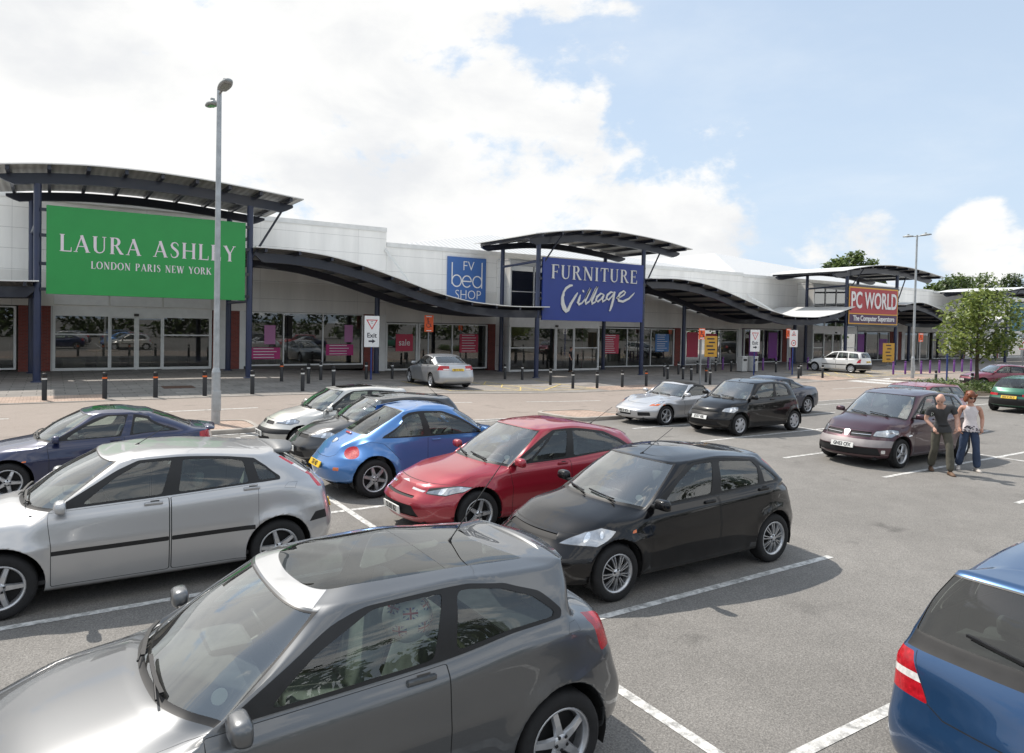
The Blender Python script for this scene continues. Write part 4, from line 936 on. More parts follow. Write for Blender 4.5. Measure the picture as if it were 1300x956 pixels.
# metallic blue estate at the corner of the frame
CARS['blue_estate'] = spec(L=4.57, W=1.77, H=1.53, xf=.92, xr=3.50, R=.315, hood=(.14, .72), cowl=(1.2, .97), wtop=(1.95, 1.44), rtop=(4.04, 1.46), rbot=(4.36, 1.06), deck=(4.46, .90), tail=(4.52, .72), zf=.84, zs=.66, belt=(.95, 1.04), xA=1.42, xB=2.5, xC=3.35, xCb=4.05, xpk=2.7, gby=.80, gty=.66, rs=8.02, tr=.18, by=.92, dy=.88,
    paint=('paint_steel_blue', (.022, .072, .175), .55, .3), wheel='spoke5', Ra=.37, rear_glass='car_glass_dark', detail=2,
    dlo=[(4.12, 5.06), (6.92, 5.06), (6.88, 6.4), (6.75, 6.82), (4.32, 6.86), (4.12, 6.6)],
    panes=[(WIN1, [(4.32, 5.16), (4.93, 5.16), (4.93, 6.74), (4.42, 6.76), (4.27, 6.1)], .03), (WIN2, [(5.07, 5.16), (5.92, 5.16), (5.92, 6.74), (5.07, 6.74)], .03), (WIN3, [(6.06, 5.18), (6.80, 5.18), (6.78, 6.4), (6.68, 6.68), (6.06, 6.72)], .04)],
    cuts=[(TRIM, [(8.1, 4.55), (10.1, 4.55), (10.1, 5.1), (8.02, 5.1)], .02, {PAINT}), (TAIL, [(7.78, 3.0), (8.75, 3.0), (8.35, 4.45), (7.86, 4.45)], .03, None), (LENS, [(7.78, 3.55), (8.75, 3.55), (8.65, 3.80), (7.82, 3.80)], 0, {TAIL}),
          (HEAD, [(1.3, 2.75), (2.4, 2.75), (2.4, 3.15), (1.3, 3.1)], .02, None)],
    seams=HOODSEAM+[([(10, 2.8), (9.0, 2.8), (8.75, 3.0), (8.38, 4.5)], .007)], rear_wiper=1, plate_rear=None, backlight=(5.02, 6.86))
# ------------------------------------------------------------------ ground, lane, pavement, markings
def asphalt(name, col, spread=.10, chips=.5, fine=180., patches=True):
    if name in MATS: return MATS[name]
    m, nt, b = _nodes(name); N = nt.nodes; L = nt.links
    tc = N.new('ShaderNodeTexCoord')
    def noise(sc, det, rough=.5):
        n = N.new('ShaderNodeTexNoise'); n.inputs['Scale'].default_value = sc; n.inputs['Detail'].default_value = det; n.inputs['Roughness'].default_value = rough
        L.new(tc.outputs['Object'], n.inputs['Vector']); return n.outputs['Fac']
    def rng(src, a, b_, lo, hi):
        r = N.new('ShaderNodeMapRange'); r.inputs[1].default_value = a; r.inputs[2].default_value = b_; r.inputs[3].default_value = lo; r.inputs[4].default_value = hi
        L.new(src, r.inputs[0]); return r.outputs[0]
    def mul(x, y):
        n = N.new('ShaderNodeMath'); n.operation = 'MULTIPLY'; L.new(x, n.inputs[0]); L.new(y, n.inputs[1]); return n.outputs[0]
    big = rng(noise(.13, 9, .68), .32, .68, 1-spread, 1+spread)
    mid = rng(noise(1.7, 8, .7), .3, .7, 1-spread*.7, 1+spread*.7)
    v = N.new('ShaderNodeTexVoronoi'); v.inputs['Scale'].default_value = fine*.55; L.new(tc.outputs['Object'], v.inputs['Vector'])
    chip = rng(v.outputs['Color'], 0, 1, 1-chips*.55, 1+chips*.55)
    sm = rng(noise(fine*.32, 3), .3, .7, 1-chips*.35, 1+chips*.35)
    f = mul(mul(big, mid), mul(chip, sm))
    # oil drips and darker wheel tracks
    drip = rng(noise(1.1, 4, .6), .62, .76, 1, .55)
    f = mul(f, drip)
    wob = N.new('ShaderNodeTexNoise'); wob.inputs['Scale'].default_value = 3.; wob.inputs['Detail'].default_value = 4; L.new(tc.outputs['Object'], wob.inputs['Vector'])
    ad = N.new('ShaderNodeVectorMath'); ad.operation = 'MULTIPLY_ADD'; L.new(wob.outputs['Color'], ad.inputs[0]); ad.inputs[1].default_value = (.5, .5, 0); L.new(tc.outputs['Object'], ad.inputs[2])
    vs_ = N.new('ShaderNodeTexVoronoi'); vs_.inputs['Scale'].default_value = .62; vs_.inputs['Randomness'].default_value = 1; L.new(ad.outputs[0], vs_.inputs['Vector'])
    f = mul(f, rng(vs_.outputs['Distance'], .03, .17, .76, 1.))
    sc = N.new('ShaderNodeVectorMath'); sc.operation = 'SCALE'; sc.inputs[0].default_value = col; L.new(f, sc.inputs['Scale'])
    L.new(sc.outputs[0], b.inputs['Base Color'])
    b.inputs['Roughness'].default_value = .88; b.inputs['Specular IOR Level'].default_value = .35
    bp = N.new('ShaderNodeBump'); bp.inputs['Strength'].default_value = .55; bp.inputs['Distance'].default_value = .006
    L.new(v.outputs['Distance'], bp.inputs['Height']); L.new(bp.outputs[0], b.inputs['Normal'])
    MATS[name] = m; return m

def paving(name, col, w=.9, h=.6, mortar=.012, jcol=(.06, .055, .05)):
    if name in MATS: return MATS[name]
    m, nt, b = _nodes(name); N = nt.nodes; L = nt.links
    tc = N.new('ShaderNodeTexCoord'); br = N.new('ShaderNodeTexBrick')
    L.new(tc.outputs['Object'], br.inputs['Vector'])
    br.inputs['Scale'].default_value = 1.; br.inputs['Brick Width'].default_value = w; br.inputs['Row Height'].default_value = h; br.inputs['Mortar Size'].default_value = mortar
    br.inputs['Color1'].default_value = (*[c*1.1 for c in col], 1); br.inputs['Color2'].default_value = (*[c*.86 for c in col], 1); br.inputs['Mortar'].default_value = (*jcol, 1)
    n = N.new('ShaderNodeTexNoise'); n.inputs['Scale'].default_value = .8; n.inputs['Detail'].default_value = 9; n.inputs['Roughness'].default_value = .65
    L.new(tc.outputs['Object'], n.inputs['Vector'])
    r = N.new('ShaderNodeMapRange'); r.inputs[1].default_value = .3; r.inputs[2].default_value = .7; r.inputs[3].default_value = .72; r.inputs[4].default_value = 1.22
    L.new(n.outputs['Fac'], r.inputs[0])
    v = N.new('ShaderNodeVectorMath'); v.operation = 'SCALE'; L.new(br.outputs['Color'], v.inputs[0]); L.new(r.outputs[0], v.inputs['Scale'])
    L.new(v.outputs[0], b.inputs['Base Color']); b.inputs['Roughness'].default_value = .85
    MATS[name] = m; return m

def marking_mat(name, col):
    if name in MATS: return MATS[name]
    m, nt, b = _nodes(name); N = nt.nodes; L = nt.links
    tc = N.new('ShaderNodeTexCoord'); n = N.new('ShaderNodeTexNoise'); n.inputs['Scale'].default_value = 9; n.inputs['Detail'].default_value = 10; n.inputs['Roughness'].default_value = .75
    L.new(tc.outputs['Object'], n.inputs['Vector'])
    r = N.new('ShaderNodeValToRGB'); r.color_ramp.elements[0].position = .39; r.color_ramp.elements[0].color = (*[c*.38 for c in col], 1)
    r.color_ramp.elements[1].position = .58; r.color_ramp.elements[1].color = (*col, 1)
    L.new(n.outputs['Fac'], r.inputs[0]); L.new(r.outputs[0], b.inputs['Base Color']); b.inputs['Roughness'].default_value = .75
    MATS[name] = m; return m

def sheet_mesh(rects, dz, step=1.):
    """flat rectangles laid over the site, following its fall"""
    m = MB()
    for x0, x1, y0, y1 in rects:
        nx = max(1, int(math.ceil((x1-x0)/step))); ny = max(1, int(math.ceil((y1-y0)/step)))
        vs = []; fs = []
        for i in range(nx+1):
            for j in range(ny+1):
                x = x0+(x1-x0)*i/nx; y = y0+(y1-y0)*j/ny; vs.append((x, y, gz(x, y)+dz))
        for i in range(nx):
            for j in range(ny): a = i*(ny+1)+j; fs.append((a, a+ny+1, a+ny+2, a+1))
        m.add(vs, fs)
    return m

def struct(name, m, mt, parent=None):
    return tag(m.build(name, mt, parent), kind='structure')

A_PARK = asphalt('asphalt_car_park', (.198, .188, .174), .15, .60)
A_LANE = asphalt('asphalt_lane', (.285, .242, .210), .08, .42, 200.)
def ground():
    xs = [-900, -300, -120, -60]+[float(x) for x in range(-30, 131, 1)]+[160, 220, 400, 900]
    ys = [-700, -250, -90, -40]+[float(y) for y in range(-20, 61, 1)]+[90, 160, 400, 1000]
    vs = [(x, y, gz(x, y)) for x in xs for y in ys]; n = len(ys)
    fs = [(i*n+j, (i+1)*n+j, (i+1)*n+j+1, i*n+j+1) for i in range(len(xs)-1) for j in range(n-1)]
    struct('ground', MB().add(vs, fs), A_PARK)
ground()
struct('road', sheet_mesh([(-60, 130, 19.0, 28.3)], .004), A_LANE)
PAVE = paving('paving_slabs', (.235, .215, .195), .9, .6)
KERB = mat('kerb_concrete', (.34, .31, .275), .85, noise=.2, nscale=2.5)
PINK = paving('paving_blocks', (.42, .31, .245), .2, .1, .006, (.12, .09, .07))
struct('pavement', sheet_mesh([(-60, 130, 28.42, 46)], .026), PAVE)
kb = MB()
for i in range(-60, 130):
    z0, z1 = gz(i, 28.35), gz(i+1, 28.35)
    kb.add([(i+.004, 28.30, z0), (i+.996, 28.30, z1), (i+.996, 28.42, z1), (i+.004, 28.42, z0), (i+.004, 28.30, z0+.03), (i+.996, 28.30, z1+.03), (i+.996, 28.42, z1+.032), (i+.004, 28.42, z0+.032)],
           [(4, 5, 6, 7), (0, 1, 5, 4), (1, 2, 6, 5), (3, 0, 4, 7), (2, 3, 7, 6)])
struct('kerb', kb, KERB)
struct('lay_by', sheet_mesh([(15.6, 24.6, 29.3, 35.4), (47.5, 56.5, 28.9, 35.0)], .031), asphalt('asphalt_bay', (.27, .245, .22), .1, .45))
struct('crossing_paving', sheet_mesh([(-6, 1.6, 28.5, 30.6), (24.6, 29.8, 28.5, 30.6), (43.5, 47.4, 28.5, 31.5), (56.6, 62, 28.5, 31.5)], .031), PINK)

WHITE = marking_mat('marking_white', (.70, .69, .66)); YELLOW = marking_mat('marking_yellow', (.72, .55, .2))
w = .10
rows_left = [3.0, 5.55, 8.13, 10.65, 13.15, 15.65, 18.1]
bays = []
for y in rows_left: bays += [(-1.15, 3.84, y-w/2, y+w/2), (3.96, 8.6, y-w/2, y+w/2)]
bays[2*1+1] = (3.96, 8.6, 5.45, 5.55)
bays += [(3.85, 3.95, .4, 18.5), (4.0, 14.0, 18.62, 18.73)]
for y in (.9, 3.25, 5.62, 8.0, 10.35, 12.9, 15.45): bays += [(14.25, 19.12, y-w/2, y+w/2), (19.22, 24.2, y-w/2, y+w/2)]
bays += [(19.12, 19.22, .5, 18.2)]
for y in (4.4, 6.9, 9.4, 11.9, 14.4): bays += [(30.2, 35.0, y-w/2, y+w/2)]
bays += [(25.4, 36.0, 17.7, 17.8)]
struct('bay_markings', sheet_mesh(bays, .0045), WHITE)
lane = [(a, b, 24.42, 24.54) for a, b in ((-7, -1), (2.4, 5.8), (9.6, 14.0), (16.6, 20.6), (24, 28), (31, 35), (38, 42), (58, 62), (66, 70))]
lane += [(-30, 14.0, 19.0, 19.1), (16.2, 36, 19.0, 19.1)]
for k in range(4): lane += [(44.8+k*2.0, 46.0+k*2.0, 25.1+k*.0, 27.9)]
struct('lane_markings', sheet_mesh(lane, .0085), WHITE)
ym = sheet_mesh([(15.7, 15.8, 29.4, 35.2), (19.6, 19.7, 29.4, 35.2), (20.9, 21.0, 29.4, 35.2), (24.4, 24.5, 29.4, 35.2), (15.8, 24.4, 29.4, 29.5), (47.6, 47.7, 29, 34.8), (50.0, 50.1, 29, 34.8), (53.2, 53.3, 29, 34.8), (56.3, 56.4, 29, 34.8), (47.7, 56.3, 29.0, 29.1)], .0355)
def hatch(x0, x1, y0, y1, n):
    for k in range(n):
        for s in (1, -1):
            ya = y0+(y1-y0)*k/n; yb = y0+(y1-y0)*(k+1)/n
            if s < 0: ya, yb = yb, ya
            p = [(x0, ya), (x1, yb)]
            d = .07
            ym.add([(p[0][0], p[0][1]-d, gz(x0, 31)+.037+.002*(s > 0)), (p[1][0], p[1][1]-d, gz(x1, 31)+.037+.002*(s > 0)), (p[1][0], p[1][1]+d, gz(x1, 31)+.037+.002*(s > 0)), (p[0][0], p[0][1]+d, gz(x0, 31)+.037+.002*(s > 0))], [(0, 1, 2, 3)])
hatch(19.7, 20.9, 29.6, 35, 3); hatch(21.2, 24.3, 29.6, 32.4, 1); hatch(50.1, 53.2, 29.2, 34.6, 2); hatch(53.4, 56.2, 29.2, 33, 1); hatch(47.8, 49.9, 29.2, 33, 2)
struct('hatch_markings', ym, YELLOW)

def island(x0, x1, y0, y1, top, name='kerb_island', h=.12):
    """raised island: rounded kerb ring with a paved or planted top"""
    def ring(d):
        r = max(.05, min(.55, (x1-x0)/2-.05, (y1-y0)/2-.05)-d); o = []
        for cx, cy, a0 in ((x1-r-d, y1-r-d, 0), (x0+r+d, y1-r-d, 90), (x0+r+d, y0+r+d, 180), (x1-r-d, y0+r+d, 270)):
            for k in range(6): a = R(a0+18*k); o.append((cx+r*math.cos(a), cy+r*math.sin(a)))
        return o
    R0, R1, R2 = ring(0), ring(.02), ring(.14); n = len(R0)
    z = lambda p, q: (p[0], p[1], gz(*p)+q)
    m = MB(); vs = [z(p, 0) for p in R0]+[z(p, h-.015) for p in R0]+[z(p, h) for p in R1]+[z(p, h) for p in R2]+[z(p, h-.02) for p in R2]
    m.add(vs, [(i*n+k, i*n+(k+1) % n, (i+1)*n+(k+1) % n, (i+1)*n+k) for i in range(4) for k in range(n)], 0)
    m.add([z(p, h-.018) for p in R2], [list(range(n))], 1)
    return struct(name, m, [KERB, top])
island(2.4, 4.7, 19.15, 21.1, PINK); island(13.7, 16.0, 17.45, 19.9, PINK)
SOIL = mat('soil', (.06, .045, .03), .95, noise=.4, nscale=6, bump=.6, bscale=30)
island(35.8, 45.0, 15.6, 20.6, SOIL, 'planted_island'); island(48.4, 52.2, 25.4, 27.2, PINK)
dc = tag(MB().box(3.9, 5.1, 32.2, 33.3, .0, .036).build('drain_cover', mat('rusty_iron', (.085, .04, .025), .8, noise=.4, nscale=20)), 'rusty brown drain cover set in the grey paving before the green sign', 'drain cover')
# ------------------------------------------------------------------ drawn letters (serif capitals and brush script)
TH, TN, SE = .155, .06, .038
def _arc(cx, cy, rx, ry, a0, a1, w0, w1, n=14, wf=None):
    o = []
    for k in range(n+1):
        a = R(a0+(a1-a0)*k/n); f = abs(math.cos(a)); o.append((cx+rx*math.cos(a), cy+ry*math.sin(a), w0+(w1-w0)*f))
    return o
def _sf(x, y, h=.13): return [(x-h, y, SE), (x+h, y, SE)]
def _st(x, y0=0., y1=1., w=TH): return [(x, y0, w), (x, y1, w)]
b_, t_ = SE/2, 1-SE/2
GLYPH = {
 'L': (.68, [_st(.17), _sf(.17, b_), _sf(.17, t_), [(.17, b_, TN), (.64, b_, TN)], [(.63, 0, .05), (.645, .26, .03)]]),
 'A': (.86, [[(.10, 0, TN), (.42, 1, TN)], [(.40, 1, TH), (.74, 0, TH)], [(.2, .34, .05), (.62, .34, .05)], _sf(.10, b_, .11), _sf(.74, b_, .13)]),
 'U': (.84, [[(.17, 1, TH), (.17, .34, TH), (.20, .16, .13), (.30, .05, .09), (.43, .025, .06), (.56, .07, .06), (.65, .18, TN), (.67, .34, TN), (.67, 1, TN)], _sf(.17, t_), _sf(.67, t_, .11)]),
 'R': (.84, [_st(.17), _sf(.17, b_), _sf(.17, t_), [(.17, t_, .05), (.34, t_, .05)]+_arc(.34, .755, .2, .222, 90, -90, .05, TH)+[(.17, .53, .05)], [(.38, .53, .10), (.66, .06, TH), (.80, .02, .05)]]),
 'S': (.62, [[(.52, .76, .03), (.50, .87, .045), (.42, .95, .055), (.30, .975, .06), (.18, .92, .09), (.13, .79, .13), (.19, .66, .15), (.33, .55, .16), (.46, .43, .15), (.51, .27, .13), (.46, .11, .09), (.33, .025, .06), (.2, .04, .055), (.12, .12, .045), (.09, .26, .03)]]),
 'H': (.92, [_st(.17), _st(.75), _sf(.17, b_), _sf(.17, t_), _sf(.75, b_), _sf(.75, t_), [(.17, .5, .05), (.75, .5, .05)]]),
 'E': (.72, [_st(.17), _sf(.17, b_), _sf(.17, t_), [(.17, t_, TN), (.60, t_, TN)], [(.17, .51, .05), (.48, .51, .05)], [(.17, b_, TN), (.64, b_, TN)], [(.59, 1, .04), (.60, .78, .03)], [(.48, .61, .03), (.48, .41, .03)], [(.63, 0, .05), (.65, .24, .03)]]),
 'Y': (.80, [[(.12, 1, TH), (.42, .46, TH)], [(.70, 1, TN), (.42, .46, TN)], _st(.42, 0, .5), _sf(.12, t_), _sf(.70, t_, .1), _sf(.42, b_)]),
 'O': (.94, [_arc(.46, .5, .37, .472, 90, 450, .05, TH, 36)]),
 'N': (.90, [_st(.16, 0, 1, TN), [(.17, .97, TH), (.72, .03, TH)], _st(.74, 0, 1, TN), _sf(.16, b_, .11), _sf(.10, t_, .12), _sf(.74, t_, .11)]),
 'D': (.90, [_st(.17), _sf(.17, b_), _sf(.17, t_), [(.17, t_, .05), (.40, t_, .05)]+_arc(.40, .5, .38, .475, 90, -90, .05, TH, 20)+[(.17, b_, .05)]]),
 'P': (.74, [_st(.17), _sf(.17, b_), _sf(.17, t_), [(.17, t_, .05), (.36, t_, .05)]+_arc(.36, .74, .22, .24, 90, -90, .05, TH)+[(.17, .50, .05)]]),
 'I': (.40, [_st(.19), _sf(.19, b_), _sf(.19, t_)]),
 'W': (1.18, [[(.10, 1, TH), (.36, 0, TH)], [(.36, 0, TN), (.58, .98, TN)], [(.56, 1, TH), (.82, 0, TH)], [(.82, 0, TN), (1.06, 1, TN)], _sf(.10, t_), _sf(.56, t_), _sf(1.06, t_, .1)]),
 'K': (.86, [_st(.17), _sf(.17, b_), _sf(.17, t_), [(.22, .44, TN), (.70, .98, TN)], [(.36, .58, TH), (.74, 0, TH)], _sf(.70, t_, .11), _sf(.74, b_, .12)]),
 'F': (.68, [_st(.17), _sf(.17, b_), _sf(.17, t_), [(.17, t_, TN), (.60, t_, TN)], [(.17, .50, .05), (.48, .50, .05)], [(.59, 1, .04), (.60, .76, .03)], [(.48, .6, .03), (.48, .40, .03)]]),
 'T': (.76, [_st(.38), _sf(.38, b_), [(.06, t_, TN), (.70, t_, TN)], [(.06, 1, .04), (.05, .76, .03)], [(.70, 1, .04), (.71, .76, .03)]]),
 ' ': (.50, [])}

def stroke(m, pts, sx=1., sy=1., ox=0., oy=0., y=0., wk=1., depth=0., bevel=0.):
    """one pen stroke of varying width as a thin solid facing -Y"""
    P = [Vector((p[0]*sx+ox, p[1]*sy+oy)) for p in pts]; W = [p[2]*sy*wk for p in pts]; n = len(P)
    Lf, Rt = [], []
    for i, p in enumerate(P):
        d = P[min(i+1, n-1)]-P[max(i-1, 0)]
        if d.length < 1e-6: d = Vector((1, 0))
        d.normalize(); q = Vector((-d.y, d.x))*W[i]/2; Lf.append(p+q); Rt.append(p-q)
    vs = [(v.x, y, v.y) for v in Lf]+[(v.x, y, v.y) for v in Rt]
    fs = [(i, n+i, n+i+1, i+1) for i in range(n-1)]
    if depth:
        k = len(vs); vs += [(v[0], v[1]+depth, v[2]) for v in vs]
        fs += [(i, i+1, k+i+1, k+i) for i in range(n-1)]+[(n+i+1, n+i, k+n+i, k+n+i+1) for i in range(n-1)]+[(0, k, k+n, n), (n-1, 2*n-1, k+2*n-1, k+n-1)]
    m.add(vs, fs)

def serif(text, cx, z, height, width, y, depth=0.):
    """a line of serif capitals centred on cx, base at z, stretched to width"""
    m = MB(); tot = sum(GLYPH[c][0]+.10 for c in text)-.10; k = width/tot; x = cx-width/2; i = 0
    for c in text:
        w_, st = GLYPH[c]
        for s in st:
            stroke(m, s, k, height, x, z, y-.0012*(i % 7), 1.0, depth); i += 1
        x += (w_+.10)*k
    return m
# ------------------------------------------------------------------ retail units, canopies, signs
YF, YC, YR = 44.2, 37.0, 42.8
def cladding(name, col, pitch=1.05, line=.018, off=0., vertical=False, rough=.45):
    if name in MATS: return MATS[name]
    m, nt, b = _nodes(name); N = nt.nodes; L = nt.links
    tc = N.new('ShaderNodeTexCoord'); sp = N.new('ShaderNodeSeparateXYZ'); L.new(tc.outputs['Object'], sp.inputs[0])
    def bands(out, pitch, line, off):
        a = N.new('ShaderNodeMath'); a.operation = 'ADD'; a.inputs[1].default_value = 1000*pitch+off; L.new(out, a.inputs[0])
        md = N.new('ShaderNodeMath'); md.operation = 'MODULO'; md.inputs[1].default_value = pitch; L.new(a.outputs[0], md.inputs[0])
        lt = N.new('ShaderNodeMath'); lt.operation = 'LESS_THAN'; lt.inputs[1].default_value = line; L.new(md.outputs[0], lt.inputs[0]); return lt.outputs[0]
    f = bands(sp.outputs['Z'], pitch, line, off)
    f2 = bands(sp.outputs['X'], 6.1, .012, 1.7)
    mxx = N.new('ShaderNodeMath'); mxx.operation = 'MAXIMUM'; L.new(f, mxx.inputs[0]); L.new(f2, mxx.inputs[1])
    n = N.new('ShaderNodeTexNoise'); n.inputs['Scale'].default_value = .35; n.inputs['Detail'].default_value = 8; n.inputs['Roughness'].default_value = .6
    mp = N.new('ShaderNodeMapping'); mp.inputs['Scale'].default_value = (2.5, 2.5, .35); L.new(tc.outputs['Object'], mp.inputs[0]); L.new(mp.outputs[0], n.inputs['Vector'])
    r = N.new('ShaderNodeMapRange'); r.inputs[1].default_value = .3; r.inputs[2].default_value = .7; r.inputs[3].default_value = .85; r.inputs[4].default_value = 1.05; L.new(n.outputs['Fac'], r.inputs[0])
    sc = N.new('ShaderNodeVectorMath'); sc.operation = 'SCALE'; sc.inputs[0].default_value = col; L.new(r.outputs[0], sc.inputs['Scale'])
    mx = N.new('ShaderNodeMix'); mx.data_type = 'RGBA'; L.new(mxx.outputs[0], mx.inputs['Factor']); L.new(sc.outputs[0], mx.inputs['A']); mx.inputs['B'].default_value = (*[c*.5 for c in col], 1)
    L.new(mx.outputs['Result'], b.inputs['Base Color']); b.inputs['Roughness'].default_value = rough
    MATS[name] = m; return m
def ribbed(name, col, pitch=.3, axis='X', metal=.3, rough=.45, strength=.6):
    if name in MATS: return MATS[name]
    m, nt, b = _nodes(name); N = nt.nodes; L = nt.links
    tc = N.new('ShaderNodeTexCoord'); wv = N.new('ShaderNodeTexWave'); wv.bands_direction = axis; wv.inputs['Scale'].default_value = .314/pitch; wv.wave_profile = 'SIN'
    L.new(tc.outputs['Object'], wv.inputs['Vector'])
    bp = N.new('ShaderNodeBump'); bp.inputs['Strength'].default_value = strength; bp.inputs['Distance'].default_value = .03; L.new(wv.outputs['Fac'], bp.inputs['Height']); L.new(bp.outputs[0], b.inputs['Normal'])
    r = N.new('ShaderNodeMapRange'); r.inputs[3].default_value = .82; r.inputs[4].default_value = 1.08; L.new(wv.outputs['Fac'], r.inputs[0])
    sc = N.new('ShaderNodeVectorMath'); sc.operation = 'SCALE'; sc.inputs[0].default_value = col; L.new(r.outputs[0], sc.inputs['Scale'])
    L.new(sc.outputs[0], b.inputs['Base Color']); b.inputs['Roughness'].default_value = rough; b.inputs['Metallic'].default_value = metal
    MATS[name] = m; return m

WALL = cladding('white_cladding', (.88, .865, .83))
CREAM = cladding('pale_cladding', (.76, .74, .70), 1.4)
COPING = mat('coping', (.70, .70, .68), .5, noise=.08, nscale=2)
ROOFM = ribbed('roof_sheeting', (.60, .60, .59), .45, 'X', .1, .5)
BRICK = paving('red_brick', (.235, .048, .036), .22, .075, .010, (.20, .14, .11))
def brick_wall_mat():
    """brick courses on upright faces"""
    if 'red_brick_wall' in MATS: return MATS['red_brick_wall']
    m, nt, b = _nodes('red_brick_wall'); N = nt.nodes; L = nt.links
    tc = N.new('ShaderNodeTexCoord'); sp = N.new('ShaderNodeSeparateXYZ'); L.new(tc.outputs['Object'], sp.inputs[0])
    a = N.new('ShaderNodeMath'); L.new(sp.outputs['X'], a.inputs[0]); L.new(sp.outputs['Y'], a.inputs[1])
    cb = N.new('ShaderNodeCombineXYZ'); L.new(a.outputs[0], cb.inputs[0]); L.new(sp.outputs['Z'], cb.inputs[1])
    br = N.new('ShaderNodeTexBrick'); L.new(cb.outputs[0], br.inputs['Vector']); br.inputs['Scale'].default_value = 1; br.inputs['Brick Width'].default_value = .225; br.inputs['Row Height'].default_value = .075; br.inputs['Mortar Size'].default_value = .009
    br.inputs['Color1'].default_value = (.27, .05, .038, 1); br.inputs['Color2'].default_value = (.19, .036, .03, 1); br.inputs['Mortar'].default_value = (.17, .12, .10, 1)
    L.new(br.outputs['Color'], b.inputs['Base Color']); b.inputs['Roughness'].default_value = .85
    MATS['red_brick_wall'] = m; return m
BRICKW = brick_wall_mat()
PLINTH = mat('dark_plinth', (.07, .062, .055), .85, noise=.2, nscale=3)
FRAME = mat('white_frame', (.72, .72, .70), .4, noise=.05, nscale=3)
NAVY = mat('navy_steel', (.011, .020, .060), .42, noise=.18, nscale=1.5, coat=.3)
NAVYD = mat('navy_beam', (.006, .009, .022), .45, noise=.18, nscale=1.5, coat=.3)
SOFFIT = ribbed('canopy_sheet', (.36, .345, .32), .3, 'X', .25, .5)
EDGE = mat('sheet_edge', (.72, .72, .70), .4)
SHOPGLASS = glass_mat('shop_glass', (.64, .68, .65), ior=1.55, boost=1.3, base=.06, grime=.03)
DARKGLASS = glass_mat('dark_glass', (.22, .24, .24), ior=1.6, boost=1.6, base=.10, grime=.03)
INNER = mat('shop_interior', (.16, .145, .125), .9, noise=.5, nscale=.7)
INNERP = mat('shop_interior_purple', (.16, .035, .18), .9, noise=.6, nscale=.6)
ROOM = mat('shop_ceiling', (.17, .165, .155), .9)

def g0(x): return gz(x, 40)+.026

def window(parent, x0, x1, z0, z1, y, mull, frame=.07, transom=None, glass=None, name='shop_window'):
    """framed window: bars as one frame, each pane its own piece"""
    m = MB(); d = .06
    m.box(x0, x1, y-d, y+d, z1-frame, z1); m.box(x0, x1, y-d, y+d, z0, z0+frame*1.3)
    m.box(x0, x0+frame*1.6, y-d+.002, y+d-.002, z0+frame*1.3, z1-frame); m.box(x1-frame*1.6, x1, y-d+.002, y+d-.002, z0+frame*1.3, z1-frame)
    ms = sorted(mull)
    for x in ms: m.box(x-frame*.55, x+frame*.55, y-d+.002, y+d-.002, z0+frame*1.3, z1-frame)
    if transom: m.box(x0+frame*1.6, x1-frame*1.6, y-d+.006, y+d-.006, transom-.03, transom+.03)
    o = m.build(name, FRAME, parent)
    ed = [x0+frame*1.6]+ms+[x1-frame*1.6]
    for a, b in zip(ed[:-1], ed[1:]):
        MB().add([(a, y+.01, z0+frame), (b, y+.01, z0+frame), (b, y+.01, z1-frame), (a, y+.01, z1-frame)], [(0, 1, 2, 3)]).build('pane', glass or SHOPGLASS, o)
    return o

def entrance(parent, x0, x1, z1, y, splits, head=.45, transom=None, door=(1, 2), glass=None):
    """glazed shopfront with a pair of sliding door leaves"""
    z0 = g0((x0+x1)/2); m = MB(); f = .09
    m.box(x0, x1, y-.09, y+.09, z1-head, z1); m.box(x0, x0+.14, y-.07, y+.07, z0, z1-head); m.box(x1-.14, x1, y-.07, y+.07, z0, z1-head)
    for s in splits: m.box(s-f/2, s+f/2, y-.07, y+.07, z0, z1-head)
    ed = [x0+.14]+list(splits)+[x1-.14]
    fr = None
    for i, (a, b) in enumerate(zip(ed[:-1], ed[1:])):
        if i not in door:
            m.box(a, b, y-.06, y+.06, z0, z0+.14)
            if transom: m.box(a, b, y-.05, y+.05, transom-.035, transom+.035)
    fr = m.build('entrance_frame', FRAME, parent)
    for i, (a, b) in enumerate(zip(ed[:-1], ed[1:])):
        if i in door:
            d = MB(); d.box(a+.05, a+.12, y-.04, y+.02, z0+.02, z1-head); d.box(b-.12, b-.05, y-.04, y+.02, z0+.02, z1-head); d.box(a+.12, b-.12, y-.04, y+.02, z1-head-.07, z1-head-.002); d.box(a+.12, b-.12, y-.04, y+.02, z0+.02, z0+.13)
            dd = d.build('door', FRAME, parent)
            MB().add([(a+.1, y-.01, z0+.1), (b-.1, y-.01, z0+.1), (b-.1, y-.01, z1-head-.05), (a+.1, y-.01, z1-head-.05)], [(0, 1, 2, 3)]).build('pane', glass or SHOPGLASS, dd)
        else:
            MB().add([(a, y+.01, z0+.1), (b, y+.01, z0+.1), (b, y+.01, z1-head+.01), (a, y+.01, z1-head+.01)], [(0, 1, 2, 3)]).build('pane', glass or SHOPGLASS, fr)
    MB().cbox((x0+x1)/2-.12, (x0+x1)/2+.12, y-.17, y-.09, z1-head+.05, z1-head+.19, .02).build('door_sensor', MATS['dark_plinth'], parent)

